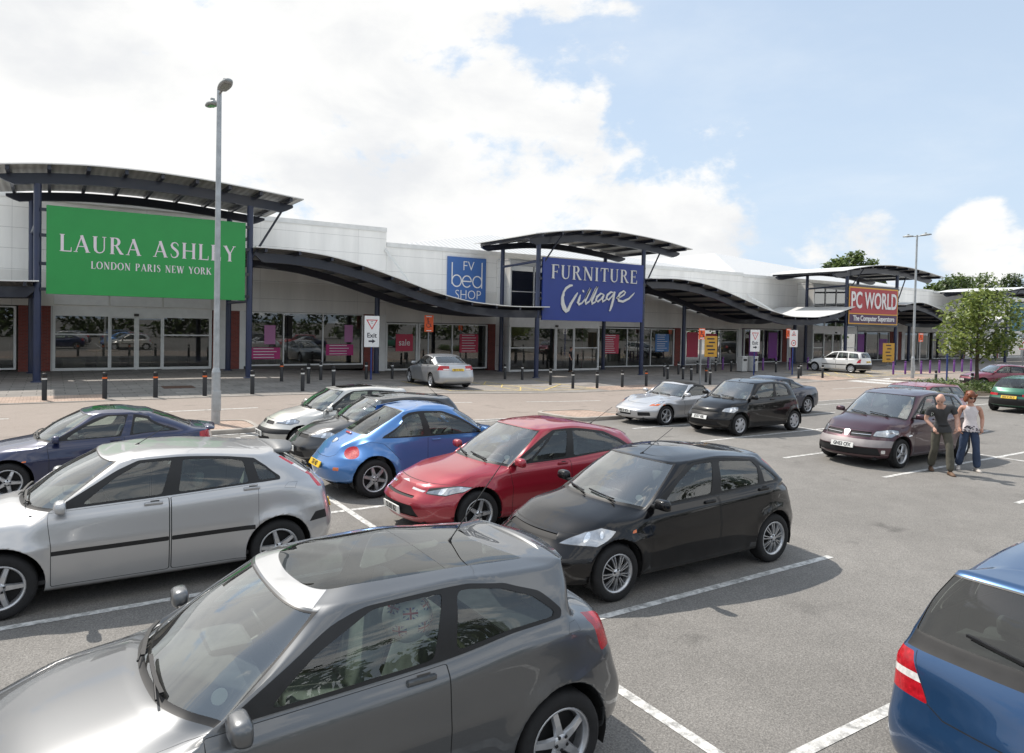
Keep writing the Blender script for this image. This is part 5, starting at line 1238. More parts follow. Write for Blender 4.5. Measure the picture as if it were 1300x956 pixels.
def shell(parent, x0, x1, head, openings, top, y=YF, base_mat=CREAM, step=None, depth=34., wall=WALL, returns=True):
    """front wall above the shopfront, side and back walls, parapet; the wall is left open where the shopfront stands"""
    m = MB(); t = .3; zs = [head, 5.2]
    m.box(x0, x1, y, y+t, 5.2, top-.28); m.build('wall', wall, parent)
    MB().box(x0, x1, y-.02, y+t-.02, head, 5.198).build('lower_wall', base_mat, parent)
    MB().box(x0-.0, x1, y-.06, y+t+.1, top-.28, top).build('coping', COPING, parent)
    m = MB(); m.box(x0, x0+.25, y+t+.1, y+depth, -.6, top-.05); m.box(x1-.25, x1, y+t+.1, y+depth, -.6, top-.05); m.box(x0, x1, y+depth, y+depth+.3, -.6, top-.05)
    m.build('side_wall', wall, parent)
    # what stands between the openings
    z = min(g0(x0), g0(x1))-.1
    ed = [x0]; 
    for a, b in openings: ed += [a, b]
    ed.append(x1)
    return ed

def room(parent, x0, x1, head, y=YF, back=9., m_in=None):
    """fit-out seen through the glass"""
    z = g0((x0+x1)/2)-.02
    m = MB()
    m.quad((x0, y+.35, z), (x1, y+.35, z), (x1, y+back, z), (x0, y+back, z)); m.quad((x0, y+back, z), (x1, y+back, z), (x1, y+back, head+.1), (x0, y+back, head+.1))
    for k in range(int((x1-x0)/1.7)):     # display stands and stock on the shop floor
        a = x0+.5+1.7*k+rnd.uniform(-.3, .3); yy = y+rnd.uniform(1.2, 6); h = rnd.uniform(.5, 1.9); w_ = rnd.uniform(.4, 1.3)
        m.cbox(a, min(a+w_, x1-.1), yy, yy+.6, z, z+h, .02)
    m.build('shop_floor', m_in or INNER, parent)
    MB().quad((x0, y+.35, head+.1), (x0, y+back, head+.1), (x1, y+back, head+.1), (x1, y+.35, head+.1)).build('ceiling', ROOM, parent)

def pier(parent, x0, x1, z1, y=YF, white=()):
    m = MB().box(x0, x1, y-.05, y+.3, g0((x0+x1)/2)-.05, z1-.003); m.build('brick_pier', BRICKW, parent)
def pilaster(parent, x0, x1, z1, y=YF):
    MB().box(x0, x1, y-.09, y+.28, g0((x0+x1)/2)-.05, z1-.004).build('pilaster', FRAME, parent)

def hip_roof(parent, x0, x1, y0, y1, z, xr, yr, zr):
    m = MB(); a = (x0, y0, z); b = (x1, y0, z); c = (x1, y1, z); d = (x0, y1, z); e = (xr, yr, zr); f = (xr, y1, zr)
    n = 10
    def lip(p, q, k): return tuple(p[i]+(q[i]-p[i])*k for i in range(3))
    m.add([a, b, e], [(0, 1, 2)]); m.add([b, c, f, e], [(0, 1, 2, 3)]); m.add([d, a, e, f], [(0, 1, 2, 3)]); m.add([c, d, f], [(0, 1, 2)])
    m.build('roof', ROOFM, parent)

# --- unit with the green sign
u1 = empty('retail_unit', (0, 0, 0), 0, 'white clad shop unit with the green sign and red brick piers', 'shop building', 'shop units of the retail terrace')
shell(u1, -34, 18.55, 3.42, [], 9.15)
window(u1, -9, -1.5, .12, 3.36, YF+.05, [-6.5, -4.0]); pier(u1, -1.42, -.02, 3.42); pilaster(u1, -.02, .02, 3.42)
window(u1, -20, -11, .12, 3.36, YF+.05, [-17, -14]); pier(u1, -11, -9, 3.42); pier(u1, -34, -20, 3.42)
entrance(u1, .04, 7.82, 3.42, YF+.05, (2.62, 3.95, 5.27), .50, 1.95)
pm = MB()
for a, b in ((.1, 2.6), (2.68, 5.2), (5.28, 7.75)): pm.cbox(a, b, YF-.075, YF-.02, 3.5, 4.35, .015)
pm.build('fascia_panel', FRAME, u1)
pier(u1, 7.86, 8.15, 3.42); pier(u1, 8.75, 9.35, 3.42); pilaster(u1, 8.15, 8.75, 3.42); pilaster(u1, 9.35, 9.6, 3.42)
window(u1, 9.62, 17.05, .14, 3.40, YF+.05, [11.94, 14.38]); pl = MB().box(9.62, 17.05, YF-.03, YF+.2, -.1, .137); pl.build('plinth', PLINTH, u1)
pier(u1, 17.1, 17.75, 3.42); pilaster(u1, 17.75, 18.55, 3.42)
room(u1, -33.8, 18.4, 3.4)
# --- unit with the dark blue sign
u2 = empty('retail_unit', (0, 0, 0), 0, 'white clad shop unit in the middle with the dark blue sign', 'shop building', 'shop units of the retail terrace')
shell(u2, 18.56, 54.0, 2.95, [], 8.2)
window(u2, 18.6, 20.95, -.28, 2.90, YF+.05, [], .09); window(u2, 21.0, 26.45, -.26, 2.90, YF+.05, [23.6], .08)
pier(u2, 26.5, 27.1, 2.95); pilaster(u2, 27.1, 27.75, 2.95)
EY = 42.35
entrance(u2, 27.1, 35.3, 2.9, EY, (29.5, 31.2, 32.9), .12, 1.3, (1, 2))
up = MB(); up.box(27.1, 35.3, EY-.05, EY+.05, 2.902, 3.5); up.box(27.1, 35.3, EY-.05, EY+.05, 7.2, 7.5); up.build('fascia_panel', FRAME, u2)
window(u2, 27.1, 35.3, 3.51, 7.19, EY, [29.15, 31.2, 33.25], .07, 5.3, DARKGLASS, 'upper_glazing')
bx = MB(); bx.box(27.1, 35.3, EY+.1, YF-.02, 7.5, 7.6); bx.box(27.12, 27.2, EY+.06, YF-.03, g0(27)-.05, 7.49); bx.box(35.2, 35.28, EY+.06, YF-.03, g0(35)-.05, 7.49); bx.build('porch_box', CREAM, u2)
pier(u2, 35.35, 35.95, 2.95); pilaster(u2, 35.95, 36.7, 2.95)
window(u2, 36.75, 45.3, -.34, 2.86, YF+.05, [39.9, 42.55]); pier(u2, 45.35, 46.0, 2.95); pilaster(u2, 46.0, 46.6, 2.95)
window(u2, 46.65, 53.5, -.30, 2.86, YF+.05, [48.6, 51.2])
pilaster(u2, 53.5, 54.0, 2.95)
room(u2, 18.8, 53.8, 2.93)
hip_roof(u2, 18.7, 53.8, 44.7, 78, 8.05, 30.5, 51.0, 10.35)
# --- unit with the red and purple sign
u3 = empty('retail_unit', (0, 0, 0), 0, 'white clad shop unit with the red sign and purple window displays', 'shop building', 'shop units of the retail terrace')
shell(u3, 54.01, 88.0, 3.05, [], 8.1)
window(u3, 54.4, 60.0, -.16, 2.98, YF+.05, [57.2]); pier(u3, 60.05, 60.7, 3.05); pilaster(u3, 60.7, 61.3, 3.05); pier(u3, 61.3, 62.0, 3.05)
entrance(u3, 62.1, 69.5, 3.05, EY, (63.9, 65.4, 66.9), .35, 1.3, (1, 2))
up = MB(); up.box(62.1, 69.5, EY-.05, EY+.05, 3.052, 3.35); up.box(62.1, 69.5, EY-.05, EY+.05, 7.2, 7.5); up.build('fascia_panel', FRAME, u3)
window(u3, 62.1, 69.5, 3.36, 7.19, EY, [64, 65.8, 67.6], .07, 5.4, DARKGLASS, 'upper_glazing')
bx = MB(); bx.box(62.1, 69.5, EY+.1, YF-.02, 7.5, 7.6); bx.box(62.12, 62.2, EY+.06, YF-.03, g0(62)-.05, 7.49); bx.box(69.4, 69.48, EY+.06, YF-.03, g0(69)-.05, 7.49); bx.build('porch_box', CREAM, u3)
pier(u3, 69.6, 70.3, 3.05); pilaster(u3, 70.3, 70.9, 3.05); pier(u3, 70.9, 71.6, 3.05); pilaster(u3, 71.6, 72.2, 3.05)
window(u3, 72.3, 79.0, -.14, 2.98, YF+.05, [74.5, 76.8]); pier(u3, 79.05, 80.0, 3.05); pilaster(u3, 80, 80.6, 3.05); pier(u3, 80.6, 81.4, 3.05); pilaster(u3, 81.4, 82.0, 3.05)
window(u3, 82.1, 87.5, -.14, 2.98, YF+.05, [85])
room(u3, 54.2, 87.8, 3.03, m_in=INNERP)
hip_roof(u3, 54.2, 87.8, 44.7, 80, 7.95, 64.5, 57.0, 11.7)
# --- far unit behind the young tree
u4 = empty('retail_unit', (0, 0, 0), 0, 'far white shop unit with a teal sign, partly behind the young tree', 'shop building', 'shop units of the retail terrace')
shell(u4, 88.01, 150, 3.05, [], 8.0)
window(u4, 88.4, 95.0, -.1, 2.98, YF+.05, [91.5]); pier(u4, 95.05, 96.0, 3.05); entrance(u4, 96.2, 104, 3.05, YF+.05, (98.2, 100, 101.8), .35, 1.3); pier(u4, 104.05, 105, 3.05)
window(u4, 105.1, 116, -.1, 2.98, YF+.05, [108, 112]); pier(u4, 116.1, 150, 3.05)
room(u4, 88.2, 149.8, 3.03)

# --- canopies
def curve(prof, xs): return pchip([p[0] for p in prof], [p[1] for p in prof], xs)
def arch_beam(parent, name, prof, y, h, w_, taper=.5, top=0., m=NAVYD):
    x0, x1 = prof[0][0], prof[-1][0]; n = 44; b = MB(); vs = []
    xs = [x0+(x1-x0)*k/n for k in range(n+1)]; zs = curve(prof, xs)
    for x, z in zip(xs, zs):
        e = min(x-x0, x1-x); hh = h if e >= taper else h*(.28+.72*max(0, e)/taper)
        vs += [(x, y-w_/2, z+top), (x, y+w_/2, z+top), (x, y+w_/2, z+top-hh), (x, y-w_/2, z+top-hh)]
    fs = [(i*4+k, i*4+(k+1) % 4, (i+1)*4+(k+1) % 4, (i+1)*4+k) for i in range(n) for k in range(4)]+[(0, 1, 2, 3), tuple(n*4+k for k in (3, 2, 1, 0))]
    b.add(vs, fs); return b.build(name, m, parent)
def arch_sheet(parent, prof, y0, y1, dz, th=.05, over=.25):
    x0, x1 = prof[0][0]-over, prof[-1][0]+over; n = 60; xs = [x0+(x1-x0)*k/n for k in range(n+1)]
    cl = [min(max(x, prof[0][0]), prof[-1][0]) for x in xs]; zs = curve(prof, cl)
    s0 = (prof[1][1]-prof[0][1])/(prof[1][0]-prof[0][0]); s1 = (prof[-1][1]-prof[-2][1])/(prof[-1][0]-prof[-2][0])
    zs = [z+(s0*(x-prof[0][0]) if x < prof[0][0] else (s1*(x-prof[-1][0]) if x > prof[-1][0] else 0))+dz for x, z in zip(xs, zs)]
    v = []
    for x, z in zip(xs, zs): v += [(x, y0, z), (x, y1, z), (x, y1, z-th), (x, y0, z-th)]
    m = MB()
    for i in range(n):
        q = v[i*4:i*4+8]
        m.add([q[0], q[1], q[5], q[4]], [(0, 1, 2, 3)], 1, True); m.add([q[3], q[2], q[6], q[7]], [(0, 1, 2, 3)], 0, True)
        m.add([q[0], q[3], q[7], q[4]], [(0, 1, 2, 3)], 1); m.add([q[1], q[2], q[6], q[5]], [(0, 1, 2, 3)], 1)
    m.add(v[:4], [(0, 1, 2, 3)], 1); m.add(v[-4:], [(0, 1, 2, 3)], 1)
    return m.build('roof_sheet', [SOFFIT, EDGE], parent)

def column(parent, x, y, ztop, r=.15, name='column'):
    z = g0(x)-.03
    m = MB().tube([(x, y, z), (x, y, ztop)], r, 16); m.lathe([(r+.09, 0), (r+.09, .05), (r+.01, .07)], 16, 'z', (x, y, z+.02))
    return m.build(name, NAVY, parent)

def entrance_canopy(label, prof, cols, rcols, strut=True, gap=.20):
    t = empty('entrance_canopy', (0, 0, 0), 0, label, 'canopy', 'arched canopies over the shop entrances')
    arch_beam(t, 'front_beam', prof, YC, .46, .24); arch_beam(t, 'rear_beam', prof, YR, .42, .24)
    arch_sheet(t, prof, YC-1.15, YR+.75, gap+.05)
    n = 9; x0, x1 = prof[0][0]+.35, prof[-1][0]-.35
    for k in range(n):
        x = x0+(x1-x0)*k/(n-1); z = float(curve(prof, [x])[0])
        MB().box(x-.07, x+.07, YC-1.05, YR+.65, z+.003, z+gap-.003).build('purlin', NAVYD, t)
    for x in cols: column(t, x, YC, float(curve(prof, [x])[0])-.44)
    for x in rcols: column(t, x, YR, float(curve(prof, [min(max(x, prof[0][0]), prof[-1][0])])[0])-.4)
    x = cols[1]; zt = float(curve(prof, [x+1.7])[0])
    MB().tube([(x+.02, YC-.02, zt-3.0), (x+1.5, YC-.02, zt-.42)], .055, 8).build('strut', NAVYD, t)
    x = cols[0]
    if strut: MB().tube([(x, YC+.05, 6.3), (x+1.3, YC-.75, float(curve(prof, [x+1.3])[0])+.05)], .05, 8).build('strut', NAVYD, t)
    for x, xr_ in zip(cols, rcols):
        for z in (3.85, 7.0): MB().tube([(x, YC, z), (xr_, YR, z)], .085, 10).build('tie_rail', NAVY, t)
    return t
P1 = [(-1.9, 8.82), (-.2, 9.06), (1.9, 9.22), (3.6, 9.25), (5.5, 9.2), (7.6, 9.06), (10.35, 8.80)]
entrance_canopy('arched canopy on navy columns over the green sign', P1, (-.52, 8.28), (-.82, 8.45), False)
P2 = [(25.0, 8.35), (26.7, 8.62), (29.3, 8.92), (31.0, 8.98), (33.0, 8.90), (35.65, 8.70), (38.1, 8.38)]
entrance_canopy('arched canopy on navy columns over the dark blue sign', P2, (25.78, 34.72), (26.75, 36.15))
P3 = [(57.0, 7.95), (59.3, 8.35), (62.0, 8.68), (64.5, 8.82), (66.5, 8.80), (69.0, 8.66), (73.2, 8.25)]
entrance_canopy('arched canopy on navy columns over the red sign', P3, (59.05, 67.1), (61.7, 70.2))
P4 = [(75.8+12, 7.6), (90.5, 7.95), (94, 8.2), (98, 8.1), (102, 7.7)]
entrance_canopy('farthest arched canopy with a pale roof edge behind the young tree', P4, (89.6, 99.5), (92.5, 101))

def walk_canopy(label, prof, mids, ybeam=YC, yrear=41.8):
    t = empty('walkway_canopy', (0, 0, 0), 0, label, 'canopy', 'wavy walkway canopies between the entrances')
    arch_beam(t, 'front_beam', prof, ybeam, .46, .22, .05); arch_beam(t, 'rear_beam', prof, yrear, .42, .22, .05)
    arch_sheet(t, prof, ybeam-.75, YF-.12, .24, .05, .1)
    x0, x1 = prof[0][0]+.4, prof[-1][0]-.4; n = max(4, int((x1-x0)/1.55))
    for k in range(n+1):
        x = x0+(x1-x0)*k/n; z = float(curve(prof, [x])[0]); MB().box(x-.06, x+.06, ybeam-.7, YF-.2, z+.004, z+.185).build('purlin', NAVYD, t)
    for x in mids: column(t, x, yrear, float(curve(prof, [x])[0])-.4, .16)
    return t
W1 = [(8.5, 6.28), (9.9, 6.27), (11.6, 6.15), (13.7, 5.76), (16.0, 5.13), (18.5, 4.42), (21.0, 3.98), (23.8, 3.84), (26.1, 3.88)]
walk_canopy('wavy canopy falling from the green sign towards the dark blue sign', W1, (17.0,))
W2 = [(34.95, 6.13), (37.3, 6.22), (39.7, 6.05), (42.3, 5.58), (45.0, 4.90), (47.85, 4.25), (50.9, 3.85), (53.2, 3.86), (55.8, 4.15), (59.1, 4.9)]
walk_canopy('wavy canopy dipping between the dark blue sign and the red sign', W2, (43.9, 58.6))
W3 = [(67.2, 5.35), (70.0, 5.66), (73.1, 5.25), (76.3, 4.45), (79.5, 4.0), (83, 4.0), (88.5, 4.9)]
walk_canopy('wavy canopy with a white edge to the right of the red sign', W3, (78.5,))
W0 = [(-16.0, 6.0), (-12.5, 5.6), (-8, 4.75), (-4.5, 4.22), (-1.8, 4.12), (-.55, 4.16)]
walk_canopy('low end of a wavy canopy left of the green sign', W0, (-9,))
for pa, pb, lb in (((18.45, YF-.03, 7.75), (20.2, 42.4, 4.62), 'white tie bar from the wall to the wavy canopy near the pale blue sign'), ((54.6, YF-.03, 6.2), (56.0, 42.0, 4.55), 'white tie bar from the wall to the wavy canopy left of the red sign')):
    tag(MB().bar([pa, pb], .12, .12).build('tie_bar', EDGE), lb, 'tie bar')

# --- signs
def sign_panel(label, x0, x1, z0, z1, col, y=YC-.22, brackets=True, th=.14):
    o = empty('shop_sign', ((x0+x1)/2, y, z0), 0, label, 'shop sign', 'large shop signs')
    w_, h = x1-x0, z1-z0
    MB().cbox(-w_/2, w_/2, 0, th, 0, h, .015).build('sign_panel', col, o)
    if brackets:
        for z in (.2, h*.34, h*.66, h-.2):
            for s in (-1, 1): MB().box(s*w_/2-.02 if s > 0 else -w_/2-.22, s*w_/2+.22 if s > 0 else -w_/2+.02, th*.3, th*.9, z-.07, z+.07).build('bracket', NAVYD, o)
    return o
WHT = mat('sign_white', (.80, .79, .78), .45); PINKW = mat('sign_offwhite', (.76, .68, .73), .45)
s1 = sign_panel('large green sign reading LAURA ASHLEY LONDON PARIS NEW YORK', -.2, 8.02, 3.86, 7.68, mat('sign_green', (.020, .29, .062), .38, noise=.04, nscale=1.2))
serif('LAURA ASHLEY', 0, 1.88, .74, 7.30, -.005).build('lettering', PINKW, s1)
serif('LONDON PARIS NEW YORK', .05, 1.18, .33, 5.0, -.005).build('lettering', PINKW, s1)
s2 = sign_panel('large dark blue sign with raised silver letters reading FURNITURE Village', 26.0, 34.55, 3.28, 7.25, mat('sign_blue', (.019, .042, .225), .4, noise=.05, nscale=1.2))
SIL = mat('sign_silver', (.62, .62, .60), .4, metal=.2)
serif('FURNITURE', 0, 2.66, .88, 7.35, -.06, .06).build('lettering', SIL, s2)
vb = MB()
V = lambda pts, y: stroke(vb, [((p[0]-365)/593*8.55-4.27, 3.97-(p[1]-170)/372*3.97, p[2]) for p in pts], 1, 1, 0, 0, y, 1, .06)
V([(480, 395, .05), (478, 370, .12), (490, 348, .16), (512, 330, .16), (526, 328, .10)], -.060)
V([(478, 368, .12), (471, 405, .20), (473, 440, .28), (483, 470, .32), (494, 485, .26), (504, 478, .20), (518, 440, .17), (545, 390, .14), (556, 370, .06)], -.062)
V([(572, 382, .05), (566, 405, .16), (558, 432, .18), (564, 442, .16), (582, 432, .09), (600, 405, .06)], -.064); V([(584, 352, .05), (588, 360, .13), (592, 366, .05)], -.060)
V([(600, 405, .06), (622, 350, .10), (630, 337, .12), (618, 370, .18), (600, 415, .19), (603, 436, .16), (625, 420, .08)], -.066)
V([(625, 420, .06), (660, 340, .10), (670, 325, .12), (658, 360, .18), (638, 412, .20), (640, 434, .16), (662, 420, .08)], -.068)
V([(706, 372, .06), (690, 368, .12), (668, 390, .15), (662, 412, .15), (674, 420, .12), (694, 400, .09), (710, 374, .10)], -.070); V([(710, 374, .10), (700, 400, .16), (702, 418, .13), (724, 404, .07)], -.072)
V([(768, 360, .06), (752, 355, .12), (730, 375, .15), (724, 398, .15), (738, 405, .12), (756, 385, .09), (772, 360, .10)], -.074); V([(774, 352, .12), (766, 400, .17), (756, 445, .17), (746, 474, .10), (744, 476, .02)], -.076)
V([(784, 392, .08), (806, 386, .09), (832, 368, .10), (840, 352, .10), (830, 344, .10), (806, 362, .14), (794, 388, .17), (800, 408, .17), (826, 412, .15), (862, 392, .12), (890, 362, .08), (898, 352, .02)], -.078)
vb.build('lettering', SIL, s2)
# red sign in its purple and yellow frame
PURP = mat('sign_purple', (.06, .018, .075), .42); YEL = mat('sign_yellow', (.70, .36, .03), .45); RED = mat('sign_red', (.40, .033, .04), .42, noise=.05, nscale=1.5)
s3 = sign_panel('red and purple sign with a yellow border reading PC WORLD The Computer Superstore', 59.0, 67.0, 3.45, 7.15, NAVYD)
MB().box(-3.95, 3.92, -.012, -.002, .18, 3.5).build('sign_border', YEL, s3)
MB().box(-3.83, 3.80, -.022, -.013, 1.16, 3.38).build('sign_face', RED, s3); MB().box(-3.83, 3.80, -.0225, -.0135, .28, 1.06).build('sign_face', PURP, s3)
me = text_mesh('PC WORLD', 2.05, .025, .035, .70); me.transform(Matrix.Translation((0, -.05, 2.25))); link_mesh('lettering', me, s3, [WHT])
me = text_mesh('The Computer Superstore', .66, .02, .012, .93); me.transform(Matrix.Translation((0, -.045, .69))); link_mesh('lettering', me, s3, [WHT])
s4 = sign_panel('pale blue wall sign reading FV bed SHOP', 23.05, 26.15, 4.35, 7.6, mat('sign_midblue', (.06, .15, .40), .45, noise=.04), YF-.14, False, .1)
for tx, sz, xs_, z, x in (('FV', .95, .95, 2.62, .10), ('SHOP', .92, .92, .60, 0.1)):
    me = text_mesh(tx, sz, .004, -.012, xs_); me.transform(Matrix.Translation((x, -.012, z))); link_mesh('lettering', me, s4, [WHT])
lb_ = MB()
def ln(pts, w_=.085): stroke(lb_, [(p[0], p[1], w_) for p in pts], 1, 1, 0, 0, -.012-.0012*len(lb_.f) % .008)
ln([(-1.20, 2.85), (-1.20, 1.35)]); ln([(1.20, 2.95), (1.20, 1.12)])
ln([(-.83+.37*math.cos(R(a)), 1.58+.40*math.sin(R(a))) for a in range(180, -181, -20)]); ln([(-.02+.36*math.cos(R(a)), 1.56+.40*math.sin(R(a))) for a in range(0, 321, 20)]); ln([(-.36, 1.57), (.34, 1.57)]); ln([(.83+.37*math.cos(R(a)), 1.56+.40*math.sin(R(a))) for a in range(0, 361, 20)])
lb_.build('lettering', WHT, s4)
s5 = sign_panel('teal sign of the far shop half hidden by the young tree', 90.2, 98.8, 3.4, 6.6, mat('sign_teal', (.01, .14, .22), .45, noise=.2, nscale=.8))
for k, (a, b) in enumerate(((-3.2, 2.4), (-2.8, 2.0), (-3.0, 1.2))): MB().box(a, b, -.01, -.003, 1.9-.45*k, 2.1-.45*k).build('sign_stripe', mat('sign_palegreen', (.25, .45, .40), .5), s5)

# --- posters and lights behind the shop glass
POST = {'magenta': mat('poster_magenta', (.50, .03, .19), .5), 'pink': mat('poster_pink', (.50, .20, .40), .5), 'crimson': mat('poster_crimson', (.55, .04, .09), .5), 'purple': mat('poster_purple', (.26, .05, .33), .5), 'blue': mat('poster_blue', (.08, .22, .5), .5), 'white': mat('poster_white', (.6, .6, .6), .5)}
def poster(x0, x1, z0, z1, m, label, text=None, size=.3, y=YF+.032, group='posters in the shop windows', sub=False):
    o = tag(MB().cbox(x0, x1, y, y+.02, z0, z1, .004).build('window_poster', POST[m]), label, 'poster', group)
    if text:
        me = text_mesh(text, size, 0, .004, .9); me.transform(Matrix.Translation(((x0+x1)/2, y-.004, (z0+z1)/2))); link_mesh('lettering', me, o, [MATS['sign_white']])
    elif sub:
        m_ = MB(); n = max(2, int((z1-z0)/.17))
        for k in range(n):
            z = z0+(z1-z0)*(k+.6)/n; a = x0+.12*(x1-x0); b = x1-(.12+.25*rnd.random())*(x1-x0); m_.box(a, b, y-.006, y-.003, z-.025, z+.02)
        m_.build('small_print', MATS['sign_white'], o)
    return o
poster(9.95, 11.75, .55, 1.25, 'magenta', 'low magenta banner in the window right of the green sign, left pane', sub=True)
poster(14.6, 16.4, .75, 1.45, 'magenta', 'low magenta banner in the window right of the green sign, right pane', sub=True)
poster(10.8, 11.45, 1.45, 2.6, 'pink', 'tall pink poster above the left magenta banner'); poster(15.8, 16.35, 1.6, 2.7, 'pink', 'tall pink poster above the right magenta banner')
poster(19.35, 20.6, 1.0, 2.15, 'crimson', 'crimson poster reading sale in the narrow window beside the blue sign', 'sale', .62)
poster(24.2, 25.7, .9, 2.2, 'crimson', 'crimson notice in the window under the pale blue sign', sub=True)
poster(37.2, 39.0, .75, 2.3, 'crimson', 'crimson notice with a white heading right of the dark blue sign', sub=True)
poster(43.1, 44.7, .9, 2.4, 'blue', 'tilted blue and white picture in the window right of the dark blue sign', sub=True)
poster(46.9, 48.3, .4, 2.6, 'crimson', 'tall red poster in the purple shop window beside the yellow board'); poster(49.3, 50.7, .4, 2.5, 'crimson', 'red figure poster in the middle pane of the purple window')
poster(55.2, 56.4, .2, 2.7, 'purple', 'tall purple poster left of the red sign'); poster(58.0, 59.3, .2, 2.7, 'purple', 'tall purple poster by the brick pier left of the red sign')
poster(72.9, 74.1, .2, 2.7, 'purple', 'tall purple poster right of the red sign'); poster(77.0, 78.6, .5, 2.2, 'purple', 'shorter purple poster in the far window right of the red sign')
# ------------------------------------------------------------------ street furniture
GALV = mat('galvanised_steel', (.40, .42, .43), .48, metal=.45, noise=.16, nscale=5)
LAMPG = mat('lamp_grey', (.34, .36, .36), .5, metal=.2, noise=.1, nscale=5)
LENSM = mat('lamp_lens', (.30, .32, .28), .15, coat=1.)
def street_lamp(x, y, h, label, heads):
    t = empty('street_lamp', (x, y, gz(x, y)), 0, label, 'street lamp', 'tall car park lamps')
    MB().tube([(0, 0, 0), (0, 0, 1.5)], .115, 16).lathe([(.115, 1.5), (.085, 1.62)], 16, 'z', cap=False).tube([(0, 0, 1.6), (0, 0, h)], [.082, .060], 14).lathe([(.2, 0), (.2, .03), (.12, .04)], 16).build('lamp_column', GALV, t)
    MB().cbox(-.11, .11, -.126, -.10, .45, 1.0, .01).build('access_door', GALV, t)
    for ang, z, up in heads:
        a = R(ang); o = MB()
        M = Matrix.Translation((0, 0, z)) @ Matrix.Rotation(a, 4, 'Z') @ Matrix.Rotation(R(-up), 4, 'Y')
        P = lambda x_, y_, z_: tuple(M @ Vector((x_, y_, z_)))
        o.tube([P(.02, 0, 0), P(.30, 0, .0)], .035, 10)
        n = 9; vs = []; fs = []
        for i in range(n):     # flattened tear-drop lantern
            f = i/(n-1); xx = .26+.66*f; ww = .05+.115*math.sin(math.pi*min(1, .18+.72*f))**.8; hh = .03+.075*math.sin(math.pi*min(1, .15+.75*f))
            for k in range(12): q = 2*math.pi*k/12; vs.append(P(xx, ww*math.cos(q), (hh if math.sin(q) > 0 else .035)*math.sin(q)))
        fs = [(i*12+k, i*12+(k+1) % 12, (i+1)*12+(k+1) % 12, (i+1)*12+k) for i in range(n-1) for k in range(12)]+[tuple(range(12))[::-1], tuple((n-1)*12+k for k in range(12))]
        o.add(vs, fs, 0, True); ob = o.build('lantern', LAMPG, t)
        MB().add([P(.42+.36*(k in (1, 2)), (.09 if k > 1 else -.09), -.040) for k in range(4)], [(0, 1, 2, 3)]).build('lens', LENSM, ob)
        MB().cbox(-.05, .05, -.05, .05, 0, .09, .01, 0, M @ Matrix.Translation((.58, 0, .085))).build('photocell', LAMPG, ob)
    return t
street_lamp(3.76, 20.55, 9.1, 'tall twin headed grey lamp post beside the green sign', ((97, 8.78, 4), (274, 8.98, 8)))
street_lamp(50.2, 26.4, 10.0, 'tall twin headed grey lamp post in front of the red sign', ((95, 9.92, 2), (272, 9.92, 3)))

BLK = mat('bollard_black', (.012, .012, .013), .55, noise=.2, nscale=8)
BANDW = mat('band_white', (.65, .65, .62), .5); BANDO = mat('band_orange', (.75, .14, .02), .5)
PURB = mat('bollard_purple', (.13, .03, .20), .5, noise=.12, nscale=5)
def bollard_proto(band, col, h, r, nm):
    t = empty(nm, (0, 0, 0))
    MB().lathe([(r, 0), (r, h-.16), (r*.92, h-.155), (r*.92, h-.12), (r, h-.115), (r, h-.02), (r*.8, h), (.001, h+.004)], 16).build('post', col, t)
    if band: MB().lathe([(r+.004, h-.22), (r+.004, h-.165)], 16, cap=False).build('reflective_band', band, t)
    return t
def put(proto, used, x, y, label, group, cat):
    o = proto if not used else copy_tree(proto)
    o.location = (x, y, gz(x, y)+(.026 if y > 28.4 else 0)); tag(o, label, cat, group); used.append(o); return o
pw = bollard_proto(BANDW, BLK, .93, .078, 'bollard'); po = bollard_proto(BANDO, BLK, .93, .078, 'bollard'); pp = bollard_proto(None, PURB, 1.0, .07, 'purple_bollard')
uw, uo, up_ = [], [], []
GB = 'black bollards along the pavement edge'
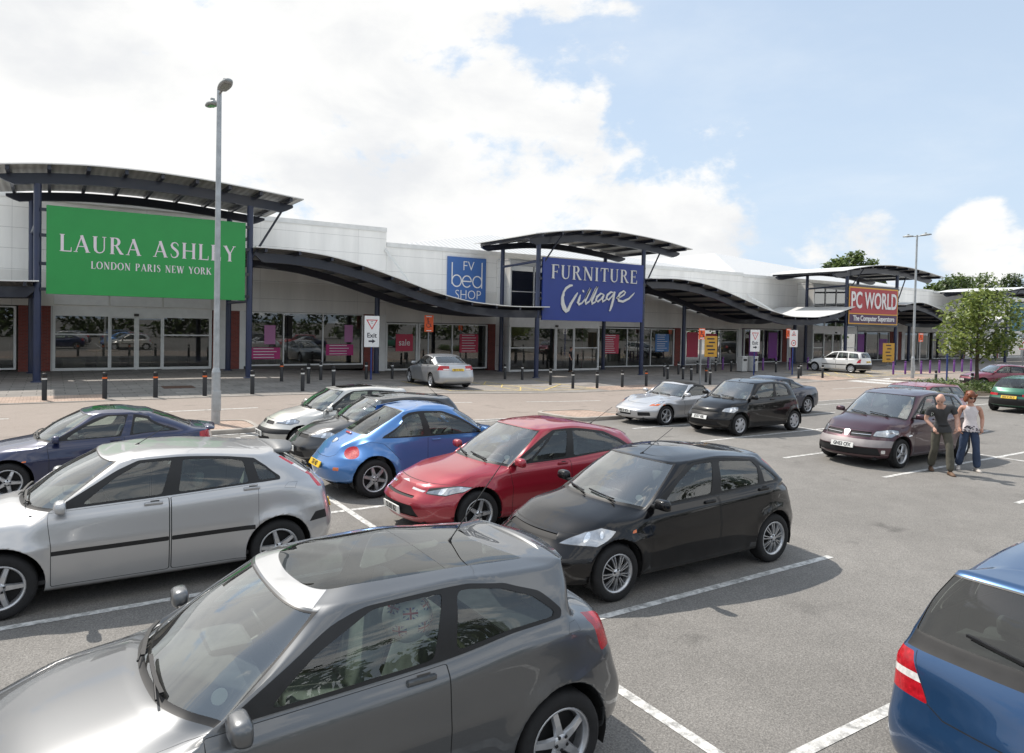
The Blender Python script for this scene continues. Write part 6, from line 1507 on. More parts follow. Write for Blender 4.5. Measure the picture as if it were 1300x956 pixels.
LW = [(-.19, 29.1, 'black bollard with a white band, leftmost of all'), (6.6, 28.8, 'white banded black bollard right of the tall lamp by the green sign'), (10.2, 33.4, 'white banded black bollard just in front of the magenta window banners'), (8.8, 29.6, 'white banded black bollard nearest the bonnet of the champagne silver hatchback'),
      (11.5, 35.6, 'black bollard close to the window right of the green sign'), (14.2, 36.3, 'black bollard beside the Exit sign'), (16.0, 37.0, 'black bollard left of the silver saloon bonnet'), (10.8, 31.6, 'shorter looking white banded bollard right behind the champagne silver hatchback roof'),
      (23.2, 36.6, 'black bollard just right of the silver saloon, close to the shop front'), (24.0, 35.9, 'black bollard left of the navy column under the dark blue sign'), (23.5, 32.3, 'black bollard right of the navy column under the dark blue sign'),
      (23.3, 30.0, 'leftmost bollard of the kerb row before the dark blue sign'), (24.8, 29.8, 'second bollard of the kerb row before the dark blue sign'), (26.6, 29.8, 'third bollard of the kerb row before the dark blue sign'),
      (35.2, 35.2, 'black bollard before the window right of the dark blue sign'), (33.6, 33.3, 'black bollard seen over the fabric roof of the roadster'), (37.9, 36.5, 'black bollard by the brick pier right of the dark blue sign'), (34.7, 33.0, 'black bollard directly behind the roadster'),
      (34.5, 32.1, 'low looking bollard right of the roadster roof'), (40.4, 37.0, 'black bollard against the purple window left of the yellow board'), (33.1, 29.3, 'black bollard on the kerb nearest the black supermini'), (43.4, 37.9, 'black bollard behind the yellow board'), (44.6, 37.4, 'black bollard between the yellow board and the litter bins'),
      (45.2, 35.7, 'black bollard right of the litter bins'), (47.0, 35.1, 'black bollard between the litter bins and the warning sign'), (43.3, 30.5, 'black bollard before the warning sign with the triangle'), (45.7, 32.0, 'black bollard behind the warning sign with the triangle'), (45.3, 30.0, 'black bollard in front of the white estate'),
      (46.3, 22.9, 'black bollard by the lane, left of the planted island'), (43.6, 19.6, 'squat black bollard in the planted island beside the young tree')]
LO = [(1.6, 29.0, 'orange banded black bollard left of the drain cover'), (3.2, 28.8, 'orange banded black bollard in front of the drain cover'), (4.87, 28.8, 'orange banded black bollard beside the tall lamp post'), (9.3, 34.7, 'orange banded black bollard before the window right of the green sign'),
      (28.4, 29.8, 'orange banded bollard ending the kerb row before the dark blue sign'), (34.2, 30.6, 'orange banded bollard beneath the orange parking sign')]
for x, y, l in LW: put(pw, uw, x, y, l, GB, 'bollard')
for x, y, l in LO: put(po, uo, x, y, l, GB, 'bollard')
LP = [(45.9, 40.9, 'left of the yellow board'), (45.5, 39.0, 'right of the yellow board'), (46.2, 37.8, 'left of the litter bins'), (47.9, 37.0, 'first right of the litter bins'), (49.0, 36.6, 'second right of the litter bins'), (50.2, 36.2, 'left of the warning sign'), (52.3, 36.0, 'beside the bonnet of the white estate'),
      (53.2, 29.4, 'first behind the white estate'), (54.5, 29.2, 'second behind the white estate'), (56.0, 28.8, 'just right of the right hand lamp post'), (57.3, 28.8, 'second right of the right hand lamp post'), (58.7, 28.8, 'third right of the right hand lamp post'), (61.0, 28.8, 'left under the young tree'), (62.3, 28.8, 'middle one under the young tree'), (64.0, 28.9, 'right under the young tree')]
for x, y, l in LP: put(pp, up_, x, y, 'plain purple bollard '+l, 'purple bollards outside the computer shop', 'bollard')

SGNW = mat('sign_plate_white', (.78, .78, .77), .45, noise=.04); SGR = mat('sign_red_paint', (.55, .02, .03), .45); SGO = mat('sign_orange_paint', (.80, .11, .02), .45); SGB = mat('sign_black', (.015, .015, .03), .5); POSTB = mat('post_blue', (.02, .045, .20), .5)
YBOARD = mat('board_yellow', (.62, .33, .04), .5, noise=.1, nscale=3); GREYP = mat('post_grey', (.22, .23, .24), .5)
def tri(m, cx, cz, s, w_, down, y, mi):
    P = [(math.cos(R(a))*s+cx, math.sin(R(a))*s+cz) for a in ((-90, 30, 150) if down else (90, 210, 330))]
    Q = [(cx+(p[0]-cx)*(1-w_), cz+(p[1]-cz)*(1-w_)) for p in P]
    for i in range(3): j = (i+1) % 3; m.add([(P[i][0], y, P[i][1]), (P[j][0], y, P[j][1]), (Q[j][0], y, Q[j][1]), (Q[i][0], y, Q[i][1])], [(0, 1, 2, 3)], mi)
def post_sign(x, y, label, z0, z1, w_, plate_mat, pcol, face, cat='sign', name='road_sign', group=None):
    t = empty(name, (x, y, gz(x, y)+.026), R(-10), label, cat, group)
    MB().tube([(0, .05, 0), (0, .05, z1-.1)], .045, 10).build('post', pcol, t)
    p = MB().cbox(-w_/2, w_/2, -.01, .012, z0, z1, .008).build('sign_plate', plate_mat, t)
    face(p, z0, z1); return t
def f_exit(p, z0, z1):
    m = MB(); tri(m, 0, z1-.38, .36, .26, True, -.014, 0); m.build('give_way_triangle', SGR, p)
    m = MB(); m.box(-.07, .07, -.016, -.012, z1-.31, z1-.29); m.box(-.05, .05, -.016, -.012, z1-.40, z1-.38); m.build('small_print', SGB, p)
    me = text_mesh('Exit', .36, 0, .006, .95); me.transform(Matrix.Translation((0, -.014, z0+.62))); link_mesh('lettering', me, p, [SGB])
    m = MB().box(-.17, .05, -.016, -.012, z0+.27, z0+.36); m.add([(.03, -.014, z0+.20), (.20, -.014, z0+.315), (.03, -.014, z0+.43)], [(0, 1, 2)]); m.build('arrow', SGB, p)
post_sign(14.4, 37.0-.9, 'white give way Exit sign with an arrow on a blue post', 1.75, 3.42, .80, SGNW, POSTB, f_exit)
post_sign(42.8, 33.8, 'white give way sign on a blue post beside the litter bins', 1.72, 3.30, .86, SGNW, POSTB, f_exit)
def f_dis(p, z0, z1):
    c = (z0+z1)/2; m = MB(); n = 14
    ring = [(-.02+.13*math.cos(R(a)), c-.10+.13*math.sin(R(a)), .03) for a in range(140, 420, 20)]
    stroke(m, ring, 1, 1, 0, 0, -.014); stroke(m, [(-.06, c+.20, .05), (-.05, c-.02, .05), (.07, c-.02, .05), (.13, c-.18, .045), (.18, c-.17, .04)], 1, 1, 0, 0, -.0155); stroke(m, [(-.05, c+.10, .03), (.07, c+.10, .03)], 1, 1, 0, 0, -.017)
    m.lathe([(.0001, 0), (.045, 0)], 12, 'y', (-.07, -.015, c+.27)); m.build('wheelchair_symbol', SGB, p)
    m = MB(); m.box(-.18, .18, -.016, -.012, z1-.11, z1-.05); m.box(-.15, .15, -.016, -.012, z0+.05, z0+.10); m.build('small_print', SGNW, p)
post_sign(19.0, 38.6, 'orange wheelchair parking sign on a grey post above the silver saloon', 2.72, 3.72, .56, SGO, GREYP, f_dis, group='orange parking signs')
post_sign(32.4, 29.4, 'orange parking sign on a grey post before the yellow board', 2.7, 3.35, .44, SGO, GREYP, f_dis, group='orange parking signs')
post_sign(49.1, 35.6, 'orange parking sign behind the warning sign, left of the white estate', 2.6, 3.35, .46, SGO, GREYP, f_dis, group='orange parking signs')
post_sign(58.9, 30.4, 'orange parking sign right of the right hand lamp post', 2.4, 3.1, .5, SGO, GREYP, f_dis, group='orange parking signs')
def f_tri(p, z0, z1):
    m = MB(); tri(m, 0, z1-.30, .25, .3, False, -.014, 0); m.build('warning_triangle', SGR, p)
    m = MB(); stroke(m, [(.2*math.cos(R(a)), z0+.3+.2*math.sin(R(a)), .06) for a in range(0, 361, 24)], 1, 1, 0, 0, -.014); m.build('red_ring', SGR, p)
    m = MB(); m.box(-.05, .05, -.016, -.012, z1-.36, z1-.27); m.box(-.07, .07, -.016, -.012, z0+.26, z0+.34); m.build('symbol', SGB, p)
post_sign(46.0, 32.9, 'white warning sign with a red triangle above a red ring, blue post', 2.05, 3.30, .76, SGNW, POSTB, f_tri)
def f_board(p, z0, z1):
    m = MB()
    for k, (a, b) in enumerate(((-.35, .3), (-.2, .36), (-.4, .2), (-.3, .38), (-.25, .25))):
        z = z1-.2-k*(z1-z0-.3)/4.6; m.box(a, b, -.016, -.012, z-.05, z+.05)
    m.build('small_print', SGB, p)
t = post_sign(40.2, 35.6, 'tall yellow notice board on a post in front of the purple windows', 1.3, 2.80, 1.12, YBOARD, GREYP, f_board, 'notice board', 'notice_board')
t = post_sign(64.6, 36.2, 'yellow free standing notice board to the right of the white estate', .35, 2.1, 1.5, YBOARD, GREYP, f_board, 'notice board', 'notice_board')
MB().cbox(-.6, .6, -.25, .3, .0, .06, .01).build('base', GREYP, t)
t = empty('blue_post', (47.0, 22.6, gz(47, 22.6)), 0, 'slim tall blue post by the lane left of the young tree', 'sign post'); MB().tube([(0, 0, 0), (0, 0, 3.0)], .05, 10).build('post', POSTB, t); MB().cbox(-.3, .3, -.02, .0, 2.3, 2.95, .01).build('sign_plate', SGNW, t)
t = empty('road_sign', (73.5, 28.9, gz(73, 28.9)+.026), R(-30), 'white triangular warning sign near the dark car at the right edge', 'sign'); MB().tube([(0, .05, 0), (0, .05, 2.6)], .045, 10).build('post', GREYP, t)
m = MB(); m.prism([(-.5, 1.75), (.5, 1.75), (0, 2.65)], -.01, .01); p_ = m.build('sign_plate', SGNW, t); m = MB(); tri(m, 0, 2.05, .5, .25, False, -.014, 0); m.build('warning_triangle', SGR, p_)
BINM = mat('bin_grey', (.50, .50, .49), .5, noise=.1, nscale=6)
def litter_bin(x, y, label):
    t = empty('litter_bin', (x, y, gz(x, y)+.026), 0, label, 'litter bin', 'pale litter bins by the purple windows')
    MB().cbox(-.3, .3, -.28, .28, .05, 1.12, .03).build('bin_body', BINM, t); MB().cbox(-.32, .32, -.3, .3, 1.12, 1.22, .03).build('lid', BINM, t)
    MB().cbox(-.2, .2, -.295, -.27, .86, 1.02, .01).build('slot', BLK, t); MB().box(-.27, .27, -.25, .25, 0, .05).build('base', BLK, t)
litter_bin(44.9, 36.6, 'pale grey litter bin, left one of the pair'); litter_bin(45.75, 36.3, 'pale grey litter bin, right one of the pair beside the give way sign')

# ------------------------------------------------------------------ planting
def leaf_mat(name, dark, light, trans=.35):
    if name in MATS: return MATS[name]
    m, nt, b = _nodes(name); N = nt.nodes; L = nt.links
    g = N.new('ShaderNodeNewGeometry'); r = N.new('ShaderNodeValToRGB')
    r.color_ramp.elements[0].color = (*dark, 1); r.color_ramp.elements[1].color = (*light, 1)
    L.new(g.outputs['Random Per Island'], r.inputs[0]); L.new(r.outputs[0], b.inputs['Base Color']); b.inputs['Roughness'].default_value = .5
    tl = N.new('ShaderNodeBsdfTranslucent'); L.new(r.outputs[0], tl.inputs[0])
    mx = N.new('ShaderNodeMixShader'); mx.inputs[0].default_value = trans; L.new(b.outputs[0], mx.inputs[1]); L.new(tl.outputs[0], mx.inputs[2]); L.new(mx.outputs[0], N['Material Output'].inputs['Surface'])
    MATS[name] = m; return m
BARK = mat('bark', (.085, .065, .05), .9, noise=.35, nscale=9, bump=.6, bscale=30)
def leaf_cloud(clumps, n, size, rg, flat=.35):
    """leaf-sized faces spread through a set of clumps (cx,cy,cz,rx,ry,rz)"""
    vs, fs = [], []; wts = [c[3]*c[4]*c[5] for c in clumps]
    for c in rg.choices(clumps, wts, k=n):
        u = Vector((rg.gauss(0, 1), rg.gauss(0, 1), rg.gauss(0, 1))).normalized()*(rg.random()**.45)
        p = Vector((c[0]+u.x*c[3], c[1]+u.y*c[4], c[2]+u.z*c[5])); s = size*rg.uniform(.6, 1.35)
        d = Vector((rg.gauss(0, 1), rg.gauss(0, 1), rg.gauss(0, 1)*.6-.25)).normalized(); a = d.cross(Vector((rg.gauss(0, .4), rg.gauss(0, .4), 1))).normalized()
        i = len(vs); vs += [tuple(p), tuple(p+d*s*.5+a*s*.32), tuple(p+d*s), tuple(p+d*s*.5-a*s*.32)]; fs.append((i, i+1, i+2, i+3))
    return MB().add(vs, fs)
def tree(x, y, h, cr, label, group=None, seed=1, n=9000, leaf=.16, trunk_h=None, mt=None, z0=None, spread=.8, clumps_n=26, name='tree', rx=1., conif=False):
    rg = random.Random(seed); t = empty(name, (x, y, gz(x, y) if z0 is None else z0), 0, label, 'tree', group)
    th = trunk_h or h*.32; m = MB(); r0 = max(.045, h*.016)
    lean = [(rg.uniform(-.06, .06)*k, rg.uniform(-.06, .06)*k) for k in range(5)]
    pts = [(lean[k][0], lean[k][1], h*.85*k/4) for k in range(5)]
    m.tube(pts, [r0*1.25, r0, r0*.75, r0*.5, r0*.2], 10)
    cl = []
    for k in range(clumps_n):
        f = (k+.5)/clumps_n; a = k*2.399+rg.uniform(-.4, .4)
        zz = th+(h-th)*(.08+.86*f); prof = math.sin(math.pi*min(1, .16+.80*f))**.75 if not conif else (1.05-f)
        rr = cr*prof*rg.uniform(.45, .95)*spread; px, py = rr*math.cos(a)*rx, rr*math.sin(a)
        cs = cr*rg.uniform(.20, .36); cl.append((px, py, zz, cs*1.15*rx, cs*1.15, cs*.8))
        if k % 2 == 0:
            zb = max(th*.75, zz-rr*.75); m.tube([(0, 0, zb), (px*.5, py*.5, (zb+zz)/2+.05), (px*.95, py*.95, zz)], [r0*.42, r0*.28, r0*.1], 6)
    m.build('trunk', BARK, t); leaf_cloud(cl, n, leaf, rg).build('crown', mt, t)
    return t
LEAFY = leaf_mat('leaf_fresh', (.07, .115, .025), (.36, .42, .12)); LEAFD = leaf_mat('leaf_dark', (.028, .05, .016), (.11, .15, .05), .3); LEAFM = leaf_mat('leaf_mid', (.045, .08, .022), (.19, .25, .08), .35)
tree(42.6, 18.9, 5.6, 2.45, 'young leafy tree with a thin trunk growing in the planted island', seed=5, n=4400, leaf=.24, trunk_h=1.75, mt=LEAFY, clumps_n=34, name='young_tree', spread=.95)
hg = leaf_cloud([(36.6+.62*k+random.Random(k).uniform(-.2, .2), 17.9+random.Random(k+50).uniform(-1.4, 1.5), gz(39, 18)+.36, .75, .75, .34) for k in range(12)], 8000, .12, random.Random(3)).build('hedge', LEAFM)
tag(hg, 'low clipped green hedge in the planted island under the young tree', 'hedge')
bgd = 'trees showing above the shop roofs'
for i, (x, y, h, cr, mt, l) in enumerate((
    (148, 95, 19.8, 5.5, LEAFM, 'big round tree above the roof of the red sign, left part'), (155, 96, 21.6, 6.0, LEAFM, 'taller round tree above the roof of the red sign, middle part'), (161, 95, 20.6, 5.0, LEAFM, 'round tree above the roof of the red sign, right part'),
    (183, 92, 16.5, 5.0, LEAFM, 'dark tree just right of the roof of the red sign'),
    (215, 105, 20.0, 8, LEAFD, 'dark spiky tree left of the young tree crown'), (228, 108, 22.5, 9, LEAFM, 'broad green tree behind the young tree'), (243, 108, 23, 9, LEAFM, 'second broad green tree behind the young tree'), (255, 104, 23.5, 8.5, LEAFD, 'dark tree right behind the teal sign'), (268, 100, 24, 9, LEAFM, 'green tree above the teal sign'), (276, 92, 25, 9, LEAFD, 'tall dark tree at the right edge'), (290, 86, 25.5, 9, LEAFM, 'rightmost broad tree behind the far shop'))):
    tree(x, y, h-(1.6 if x > 180 else 0), cr, l, bgd, seed=20+i, n=3400, leaf=.9, trunk_h=h*.22, mt=mt, z0=0, clumps_n=22, name='tree', conif=(i in (4, 9)))
# the belt of trees along the near side of the car park, which the shop windows and car doors mirror
rg = random.Random(11); belt = []
for k in range(60):
    x = -70+4.2*k+rg.uniform(-1.5, 1.5); y = -27+rg.uniform(-3, 3); h = rg.uniform(5.5, 10)
    for j in range(4): belt.append((x+rg.uniform(-2, 2), y+rg.uniform(-1.5, 1.5), h*(.18+.23*j), 2.6-.3*j, 2.2-.3*j, h*.17))
tl_ = leaf_cloud(belt, 26000, .8, rg).build('treeline', LEAFD); tag(tl_, 'belt of dark trees along the near side of the car park', 'trees', kind='stuff')
# ------------------------------------------------------------------ people
SKIN = mat('skin', (.52, .28, .20), .55, noise=.06, nscale=20); SKINP = mat('skin_pale', (.56, .33, .25), .55, noise=.06, nscale=20)
def skin_body(name, V, E, root, sub=2):
    """a continuous skinned figure: V = {joint: (x,y,z,rx,ry)}, E = joint pairs"""
    keys = list(V); me = bpy.data.meshes.new(name); me.from_pydata([V[k][:3] for k in keys], [(keys.index(a), keys.index(b)) for a, b in E], []); me.update()
    o = bpy.data.objects.new(name, me); COL.objects.link(o)
    md = o.modifiers.new('skin', 'SKIN'); md.use_smooth_shade = True; md.branch_smoothing = .6
    for i, k in enumerate(keys):
        sv = me.skin_vertices[0].data[i]; v = V[k]; sv.radius = (v[3], v[4] if len(v) > 4 else v[3]); sv.use_root = (k == root)
    s = o.modifiers.new('sub', 'SUBSURF'); s.levels = sub; s.render_levels = sub
    dg = bpy.context.evaluated_depsgraph_get(); dg.update(); out = bpy.data.meshes.new_from_object(o.evaluated_get(dg))
    bpy.data.objects.remove(o); bpy.data.meshes.remove(me)
    for p in out.polygons: p.use_smooth = True
    return out
def ell(m, c, r, mi=0, M=None, n=20):
    b = bmesh.new(); bmesh.ops.create_uvsphere(b, u_segments=n, v_segments=n*2//3, radius=1)
    for v in b.verts: v.co = (v.co.x*r[0], v.co.y*r[1], v.co.z*r[2])
    T = Matrix.Translation(c); m.bm(b, mi, T @ M if M else T, smooth=True)
def head_mesh(center, yaw, pitch, roll, s=1.):
    """head with brow, nose, lips, ears, looking along -Y before rotation"""
    b = bmesh.new(); bmesh.ops.create_uvsphere(b, u_segments=32, v_segments=24, radius=1)
    for v in b.verts:
        x, y, z = v.co
        w_ = .078*(1-.20*max(0, -z)**1.5); d = .098; h = .118
        px, py, pz = x*w_, y*d, z*h
        if y < 0 and z < -.2: py -= .010*(-z)            # jaw
        if y < -.3: py += .010*math.exp(-((z-.08)/.14)**2)*math.exp(-((abs(x)-.42)/.25)**2)   # eye sockets
        if y < -.5: py -= .024*math.exp(-(x/.15)**2)*math.exp(-((z+.18)/.20)**2)               # nose
        if y < -.4: py -= .005*math.exp(-(x/.35)**2)*math.exp(-((z+.52)/.09)**2)               # lips
        v.co = (px, py, pz)
    M = Matrix.Translation(center) @ Matrix.Rotation(yaw, 4, 'Z') @ Matrix.Rotation(roll, 4, 'Y') @ Matrix.Rotation(pitch, 4, 'X') @ Matrix.Scale(s, 4)
    m = MB(); m.bm(b, 0, M, smooth=True)
    for sx in (-1, 1): ell(m, (0, 0, 0), (.012, .026, .034), 0, M @ Matrix.Translation((sx*.078, .008, -.006)) , 10)
    return m, M
def hand(m, wrist, palm_dir, normal, s=1., mi=0, curl=.5, thumb=1):
    """palm, four unequal bent fingers and a thumb from the side of the palm"""
    d = Vector(palm_dir).normalized(); nn = Vector(normal); nn = (nn-d*nn.dot(d)).normalized(); a = d.cross(nn); w = Vector(wrist)
    m.tube([w-d*.02*s, w+d*.03*s, w+d*.085*s], [.022*s, .034*s, .036*s], 10, mi)
    for k, (off, ln) in enumerate(((-.030, .070), (-.010, .080), (.010, .076), (.029, .060))):
        p = w+d*.088*s+a*off*s; q = p+(d*math.cos(curl*.5)+nn*math.sin(curl*.5))*ln*.42*s; r_ = q+(d*math.cos(curl*1.4)+nn*math.sin(curl*1.4))*ln*.34*s; e = r_+(d*math.cos(curl*2.2)+nn*math.sin(curl*2.2))*ln*.24*s
        m.tube([p-d*.02*s, p, q, r_, e], [.0095*s, .0095*s, .0088*s, .0078*s, .0055*s], 8, mi)
    p = w+d*.03*s+a*(-.030*thumb)*s; q = p+(d*.7-a*.75*thumb)*.04*s; e = q+(d*.95-a*.2*thumb+nn*.3)*.034*s
    m.tube([p, q, e], [.013*s, .011*s, .008*s], 8, mi)
def shoe(m, ankle, fwd, mi=0, ln=.27, h=.10):
    f = Vector((fwd[0], fwd[1], 0)).normalized(); r = Vector((f.y, -f.x, 0)); a = Vector((ankle[0], ankle[1], ankle[2]))
    secs = [(-.085, .034, .062), (-.05, .040, h), (.0, .042, h*.98), (.06, .045, h*.75), (.12, .050, h*.55), (.165, .042, h*.42), (.185, .018, h*.22)]; vs = []; n = 10
    for x, w_, hh in secs:
        for k in range(n): t = 2*math.pi*k/n; p = a+f*x+r*math.cos(t)*w_; vs.append((p.x, p.y, a.z+(hh if math.sin(t) > 0 else .0)*max(0, math.sin(t))+0.002))
    fs = [(i*n+k, i*n+(k+1) % n, (i+1)*n+(k+1) % n, (i+1)*n+k) for i in range(len(secs)-1) for k in range(n)]+[tuple(range(n))[::-1], tuple((len(secs)-1)*n+k for k in range(n))]
    m.add(vs, fs, mi, True)
def person(loc, rz, label, J, look, top, bottom, skin, shoes, hair=None, sc=1., sleeves='short', vest=False, group=None):
    """J: joints in metres, facing -Y; body first, clothes as close shells over it"""
    t = empty('person', loc, rz, label, 'person', group); t.scale = (sc,)*3
    def chain(V, keys): return [(a, b) for a, b in zip(keys[:-1], keys[1:])]
    V = {}
    def put_(k, p, r, r2=None): V[k] = (*p, r, r2 if r2 else r)
    put_('pelvis', J['pelvis'], .125, .10); put_('waist', J['waist'], .118, .092); put_('chest', J['chest'], .140, .105); put_('neckb', J['neckb'], .070, .065); put_('neck', J['neck'], .052, .052); put_('skull', J['skull'], .05)
    E = chain(V, ['pelvis', 'waist', 'chest', 'neckb', 'neck', 'skull'])
    for s in 'LR':
        put_('sh'+s, J['sh'+s], .060); put_('el'+s, J['el'+s], .042); put_('fo'+s, tuple((Vector(J['el'+s])*.55+Vector(J['wr'+s])*.45)), .040); put_('wr'+s, J['wr'+s], .026)
        E += [('chest', 'sh'+s), ('sh'+s, 'el'+s), ('el'+s, 'fo'+s), ('fo'+s, 'wr'+s)]
        put_('hi'+s, J['hi'+s], .098); put_('kn'+s, J['kn'+s], .062); put_('ca'+s, tuple(Vector(J['kn'+s])*.62+Vector(J['an'+s])*.38+Vector((0, .015, 0))), .058); put_('an'+s, J['an'+s], .042)
        E += [('pelvis', 'hi'+s), ('hi'+s, 'kn'+s), ('kn'+s, 'ca'+s), ('ca'+s, 'an'+s)]
    body = skin_body('body', V, E, 'pelvis', 3)
    m = MB(); bm_ = bmesh.new(); bm_.from_mesh(body); m.bm(bm_, 0, smooth=True)
    hm, HM = head_mesh(J['head'], *look); m.add(hm.v, hm.f, 0, True)
    for s, th in (('L', 1), ('R', -1)): hand(m, J['wr'+s], J['hd'+s], J['hn'+s], .95, 0, .7, th)
    b = m.build('body', skin, t)
    fm = MB()
    for sx in (-1, 1): ell(fm, (0, 0, 0), (.0135, .006, .008), 0, HM @ Matrix.Translation((sx*.032, -.0835, .012)), 8); 
    for sx in (-1, 1): fm.bar([HM @ Vector((sx*.018, -.090, .034)), HM @ Vector((sx*.048, -.082, .032))], .008, .006, 0)
    fm.build('eye', mat('eye_dark', (.03, .02, .018), .4), b)
    MB().bar([HM @ Vector((-.022, -.0935, -.058)), HM @ Vector((0, -.099, -.056)), HM @ Vector((.022, -.0935, -.058))], .006, .009).build('mouth', mat('lips', (.35, .12, .10), .5), b)
    # clothes: the body's own surface, let out a little
    bones = [(Vector(V[a][:3]), Vector(V[c][:3]), (V[a][3]+V[c][3])/2, a, c) for a, c in E]
    def near(p):
        best = None
        for a, c, r_, ka, kc in bones:
            d = c-a; u = max(0, min(1, (p-a).dot(d)/d.length_squared)); q = (p-(a+d*u)).length/r_
            if best is None or q < best[0]: best = (q, ka, kc, u)
        return best[1:]
    hem = J['pelvis'][2]-.075; wst = J['pelvis'][2]+.05
    def garment(nm, test, off, mt):
        g_ = bmesh.new(); g_.from_mesh(body); g_.normal_update()
        bmesh.ops.delete(g_, geom=[f for f in g_.faces if not test(f.calc_center_median(), near(f.calc_center_median()))], context='FACES')
        g_.verts.ensure_lookup_table(); nn = [v.normal.copy() for v in g_.verts]
        for v, n in zip(g_.verts, nn): v.co += n*off(v.co)
        me = bpy.data.meshes.new(nm); g_.to_mesh(me); g_.free(); return link_mesh(nm, me, t, [mt])
    def is_top(p, k):
        a, c, u = k
        if p.z < hem: return False
        if a == 'chest' and c == 'neckb': return u < .8
        if a in ('neckb', 'neck'): return False
        if a == 'chest' and c[:2] == 'sh': return u < (.62 if vest else 2)
        if a[:2] == 'sh': return (not vest) and u < .58
        if a[:2] in ('el', 'fo'): return False
        return True
    def is_leg(p, k):
        a, c, u = k
        return a[:2] in ('hi', 'kn', 'ca') or c[:2] == 'hi' or (a in ('pelvis',) and p.z < wst)
    garment('top', is_top, lambda p: .013+.022*smooth_step(-p.z, -1.12, -.9), top)
    garment('trousers', is_leg, lambda p: .011+.020*smooth_step(-p.z, -.55, -.15), bottom)
    for s in 'LR':
        m = MB(); shoe(m, (J['an'+s][0], J['an'+s][1], J.get('gr'+s, 0.)), J['ft'+s]); m.build('shoe', shoes, t)
    if hair: hair(t, HM)
    return t
def folds(name, col, n=.18, sc=7.):
    return mat(name, col, .85, noise=n, nscale=sc, bump=.7, bscale=9)
TEE = folds('tee_charcoal', (.05, .052, .055)); KHAKI = folds('trousers_khaki', (.085, .08, .062)); TOPW = folds('top_white', (.70, .64, .64), .06); JEANS = folds('jeans', (.035, .055, .105), .35, 5.)
BOOT = mat('boot_brown', (.13, .075, .045), .7, noise=.2); SHOEW = mat('shoe_pale', (.5, .46, .42), .6)
# man leaning forward, looking down, mid-stride
man = dict(pelvis=(.0, .05, .93), waist=(-.02, -.01, 1.07), chest=(-.06, -.13, 1.29), neckb=(-.10, -.23, 1.42), neck=(-.12, -.285, 1.475), skull=(-.13, -.325, 1.525), head=(-.135, -.35, 1.56),
    shL=(.13, -.17, 1.41), elL=(.235, -.10, 1.16), wrL=(.20, -.24, .97), shR=(-.27, -.16, 1.36), elR=(-.33, -.10, 1.11), wrR=(-.20, -.22, .95),
    hdL=(-.2, -.5, -.8), hnL=(-.8, 0, .1), hdR=(.2, -.5, -.8), hnR=(.8, 0, .1),
    hiL=(.10, .03, .88), knL=(.12, -.14, .50), anL=(.13, -.20, .10), hiR=(-.10, .05, .88), knR=(-.11, .05, .49), anR=(-.12, .26, .12), ftL=(.15, -1), ftR=(-.1, -1), grR=.01)
def belt(t, HM): MB().lathe([(.150, 0), (.150, .035)], 20, 'z', (0, .035, .975), cap=False).build('belt', MATS['car_trim'], t)
def hair_woman(t, HM):
    m = MB(); M = HM
    ell(m, (0, 0, 0), (.097, .108, .110), 0, M @ Matrix.Translation((0, .020, .040)))
    for sx in (-1, 1):
        ell(m, (0, 0, 0), (.030, .060, .095), 0, M @ Matrix.Translation((sx*.085, .005, -.03)), 12); ell(m, (0, 0, 0), (.030, .022, .05), 0, M @ Matrix.Translation((sx*.055, -.070, .075)) @ Matrix.Rotation(sx*.5, 4, 'Y'), 10)
    ell(m, (0, 0, 0), (.085, .05, .10), 0, M @ Matrix.Translation((0, .075, -.035)), 14)
    rg_ = random.Random(4)
    for k in range(46):
        a = rg_.uniform(0, 2*math.pi); b = Vector((.088*math.cos(a), .02+.095*math.sin(a), rg_.uniform(-.02, .11)))
        if b.y < -.05 and b.z < .06: continue
        m.tube([M @ b, M @ (b*1.12+Vector((0, 0, -.03))), M @ (b*1.08+Vector((rg_.uniform(-.02, .02), 0, -.10)))], [.014, .012, .003], 5)
    m.build('hair', mat('hair_auburn', (.20, .06, .025), .5, noise=.4, nscale=14), t)
    MB().bar([M @ Vector((-.068, -.074, .017)), M @ Vector((-.03, -.092, .014)), M @ Vector((.03, -.092, .014)), M @ Vector((.068, -.074, .017))], .010, .024).build('sunglasses', MATS['car_dark'], t)
    m = MB(); rg2 = random.Random(8)
    for k in range(26):
        x = rg2.uniform(-.13, .13); z = rg2.uniform(.86, .98); y = -.165+.30*x*x*3; ell(m, (x, y+.045, z), (.018, .012, .014), 0, None, 6)
    m.build('flower_print', mat('print_dark', (.08, .07, .09), .8), t)
woman = dict(pelvis=(.0, .0, .93), waist=(.0, .0, 1.08), chest=(.0, .01, 1.28), neckb=(.0, .02, 1.42), neck=(.0, .01, 1.49), skull=(-.01, -.01, 1.54), head=(-.01, -.02, 1.585),
    shL=(.165, .02, 1.38), elL=(.235, .07, 1.13), wrL=(.21, -.05, .93), shR=(-.165, .02, 1.38), elR=(-.225, .05, 1.13), wrR=(-.20, -.05, .92),
    hdL=(-.1, -.3, -.9), hnL=(-.9, 0, 0), hdR=(.1, -.3, -.9), hnR=(.9, 0, 0),
    hiL=(.085, .0, .88), knL=(.12, -.05, .49), anL=(.15, -.03, .10), hiR=(-.085, .0, .88), knR=(-.12, .02, .49), anR=(-.17, .12, .11), ftL=(.25, -1), ftR=(-.2, -1))
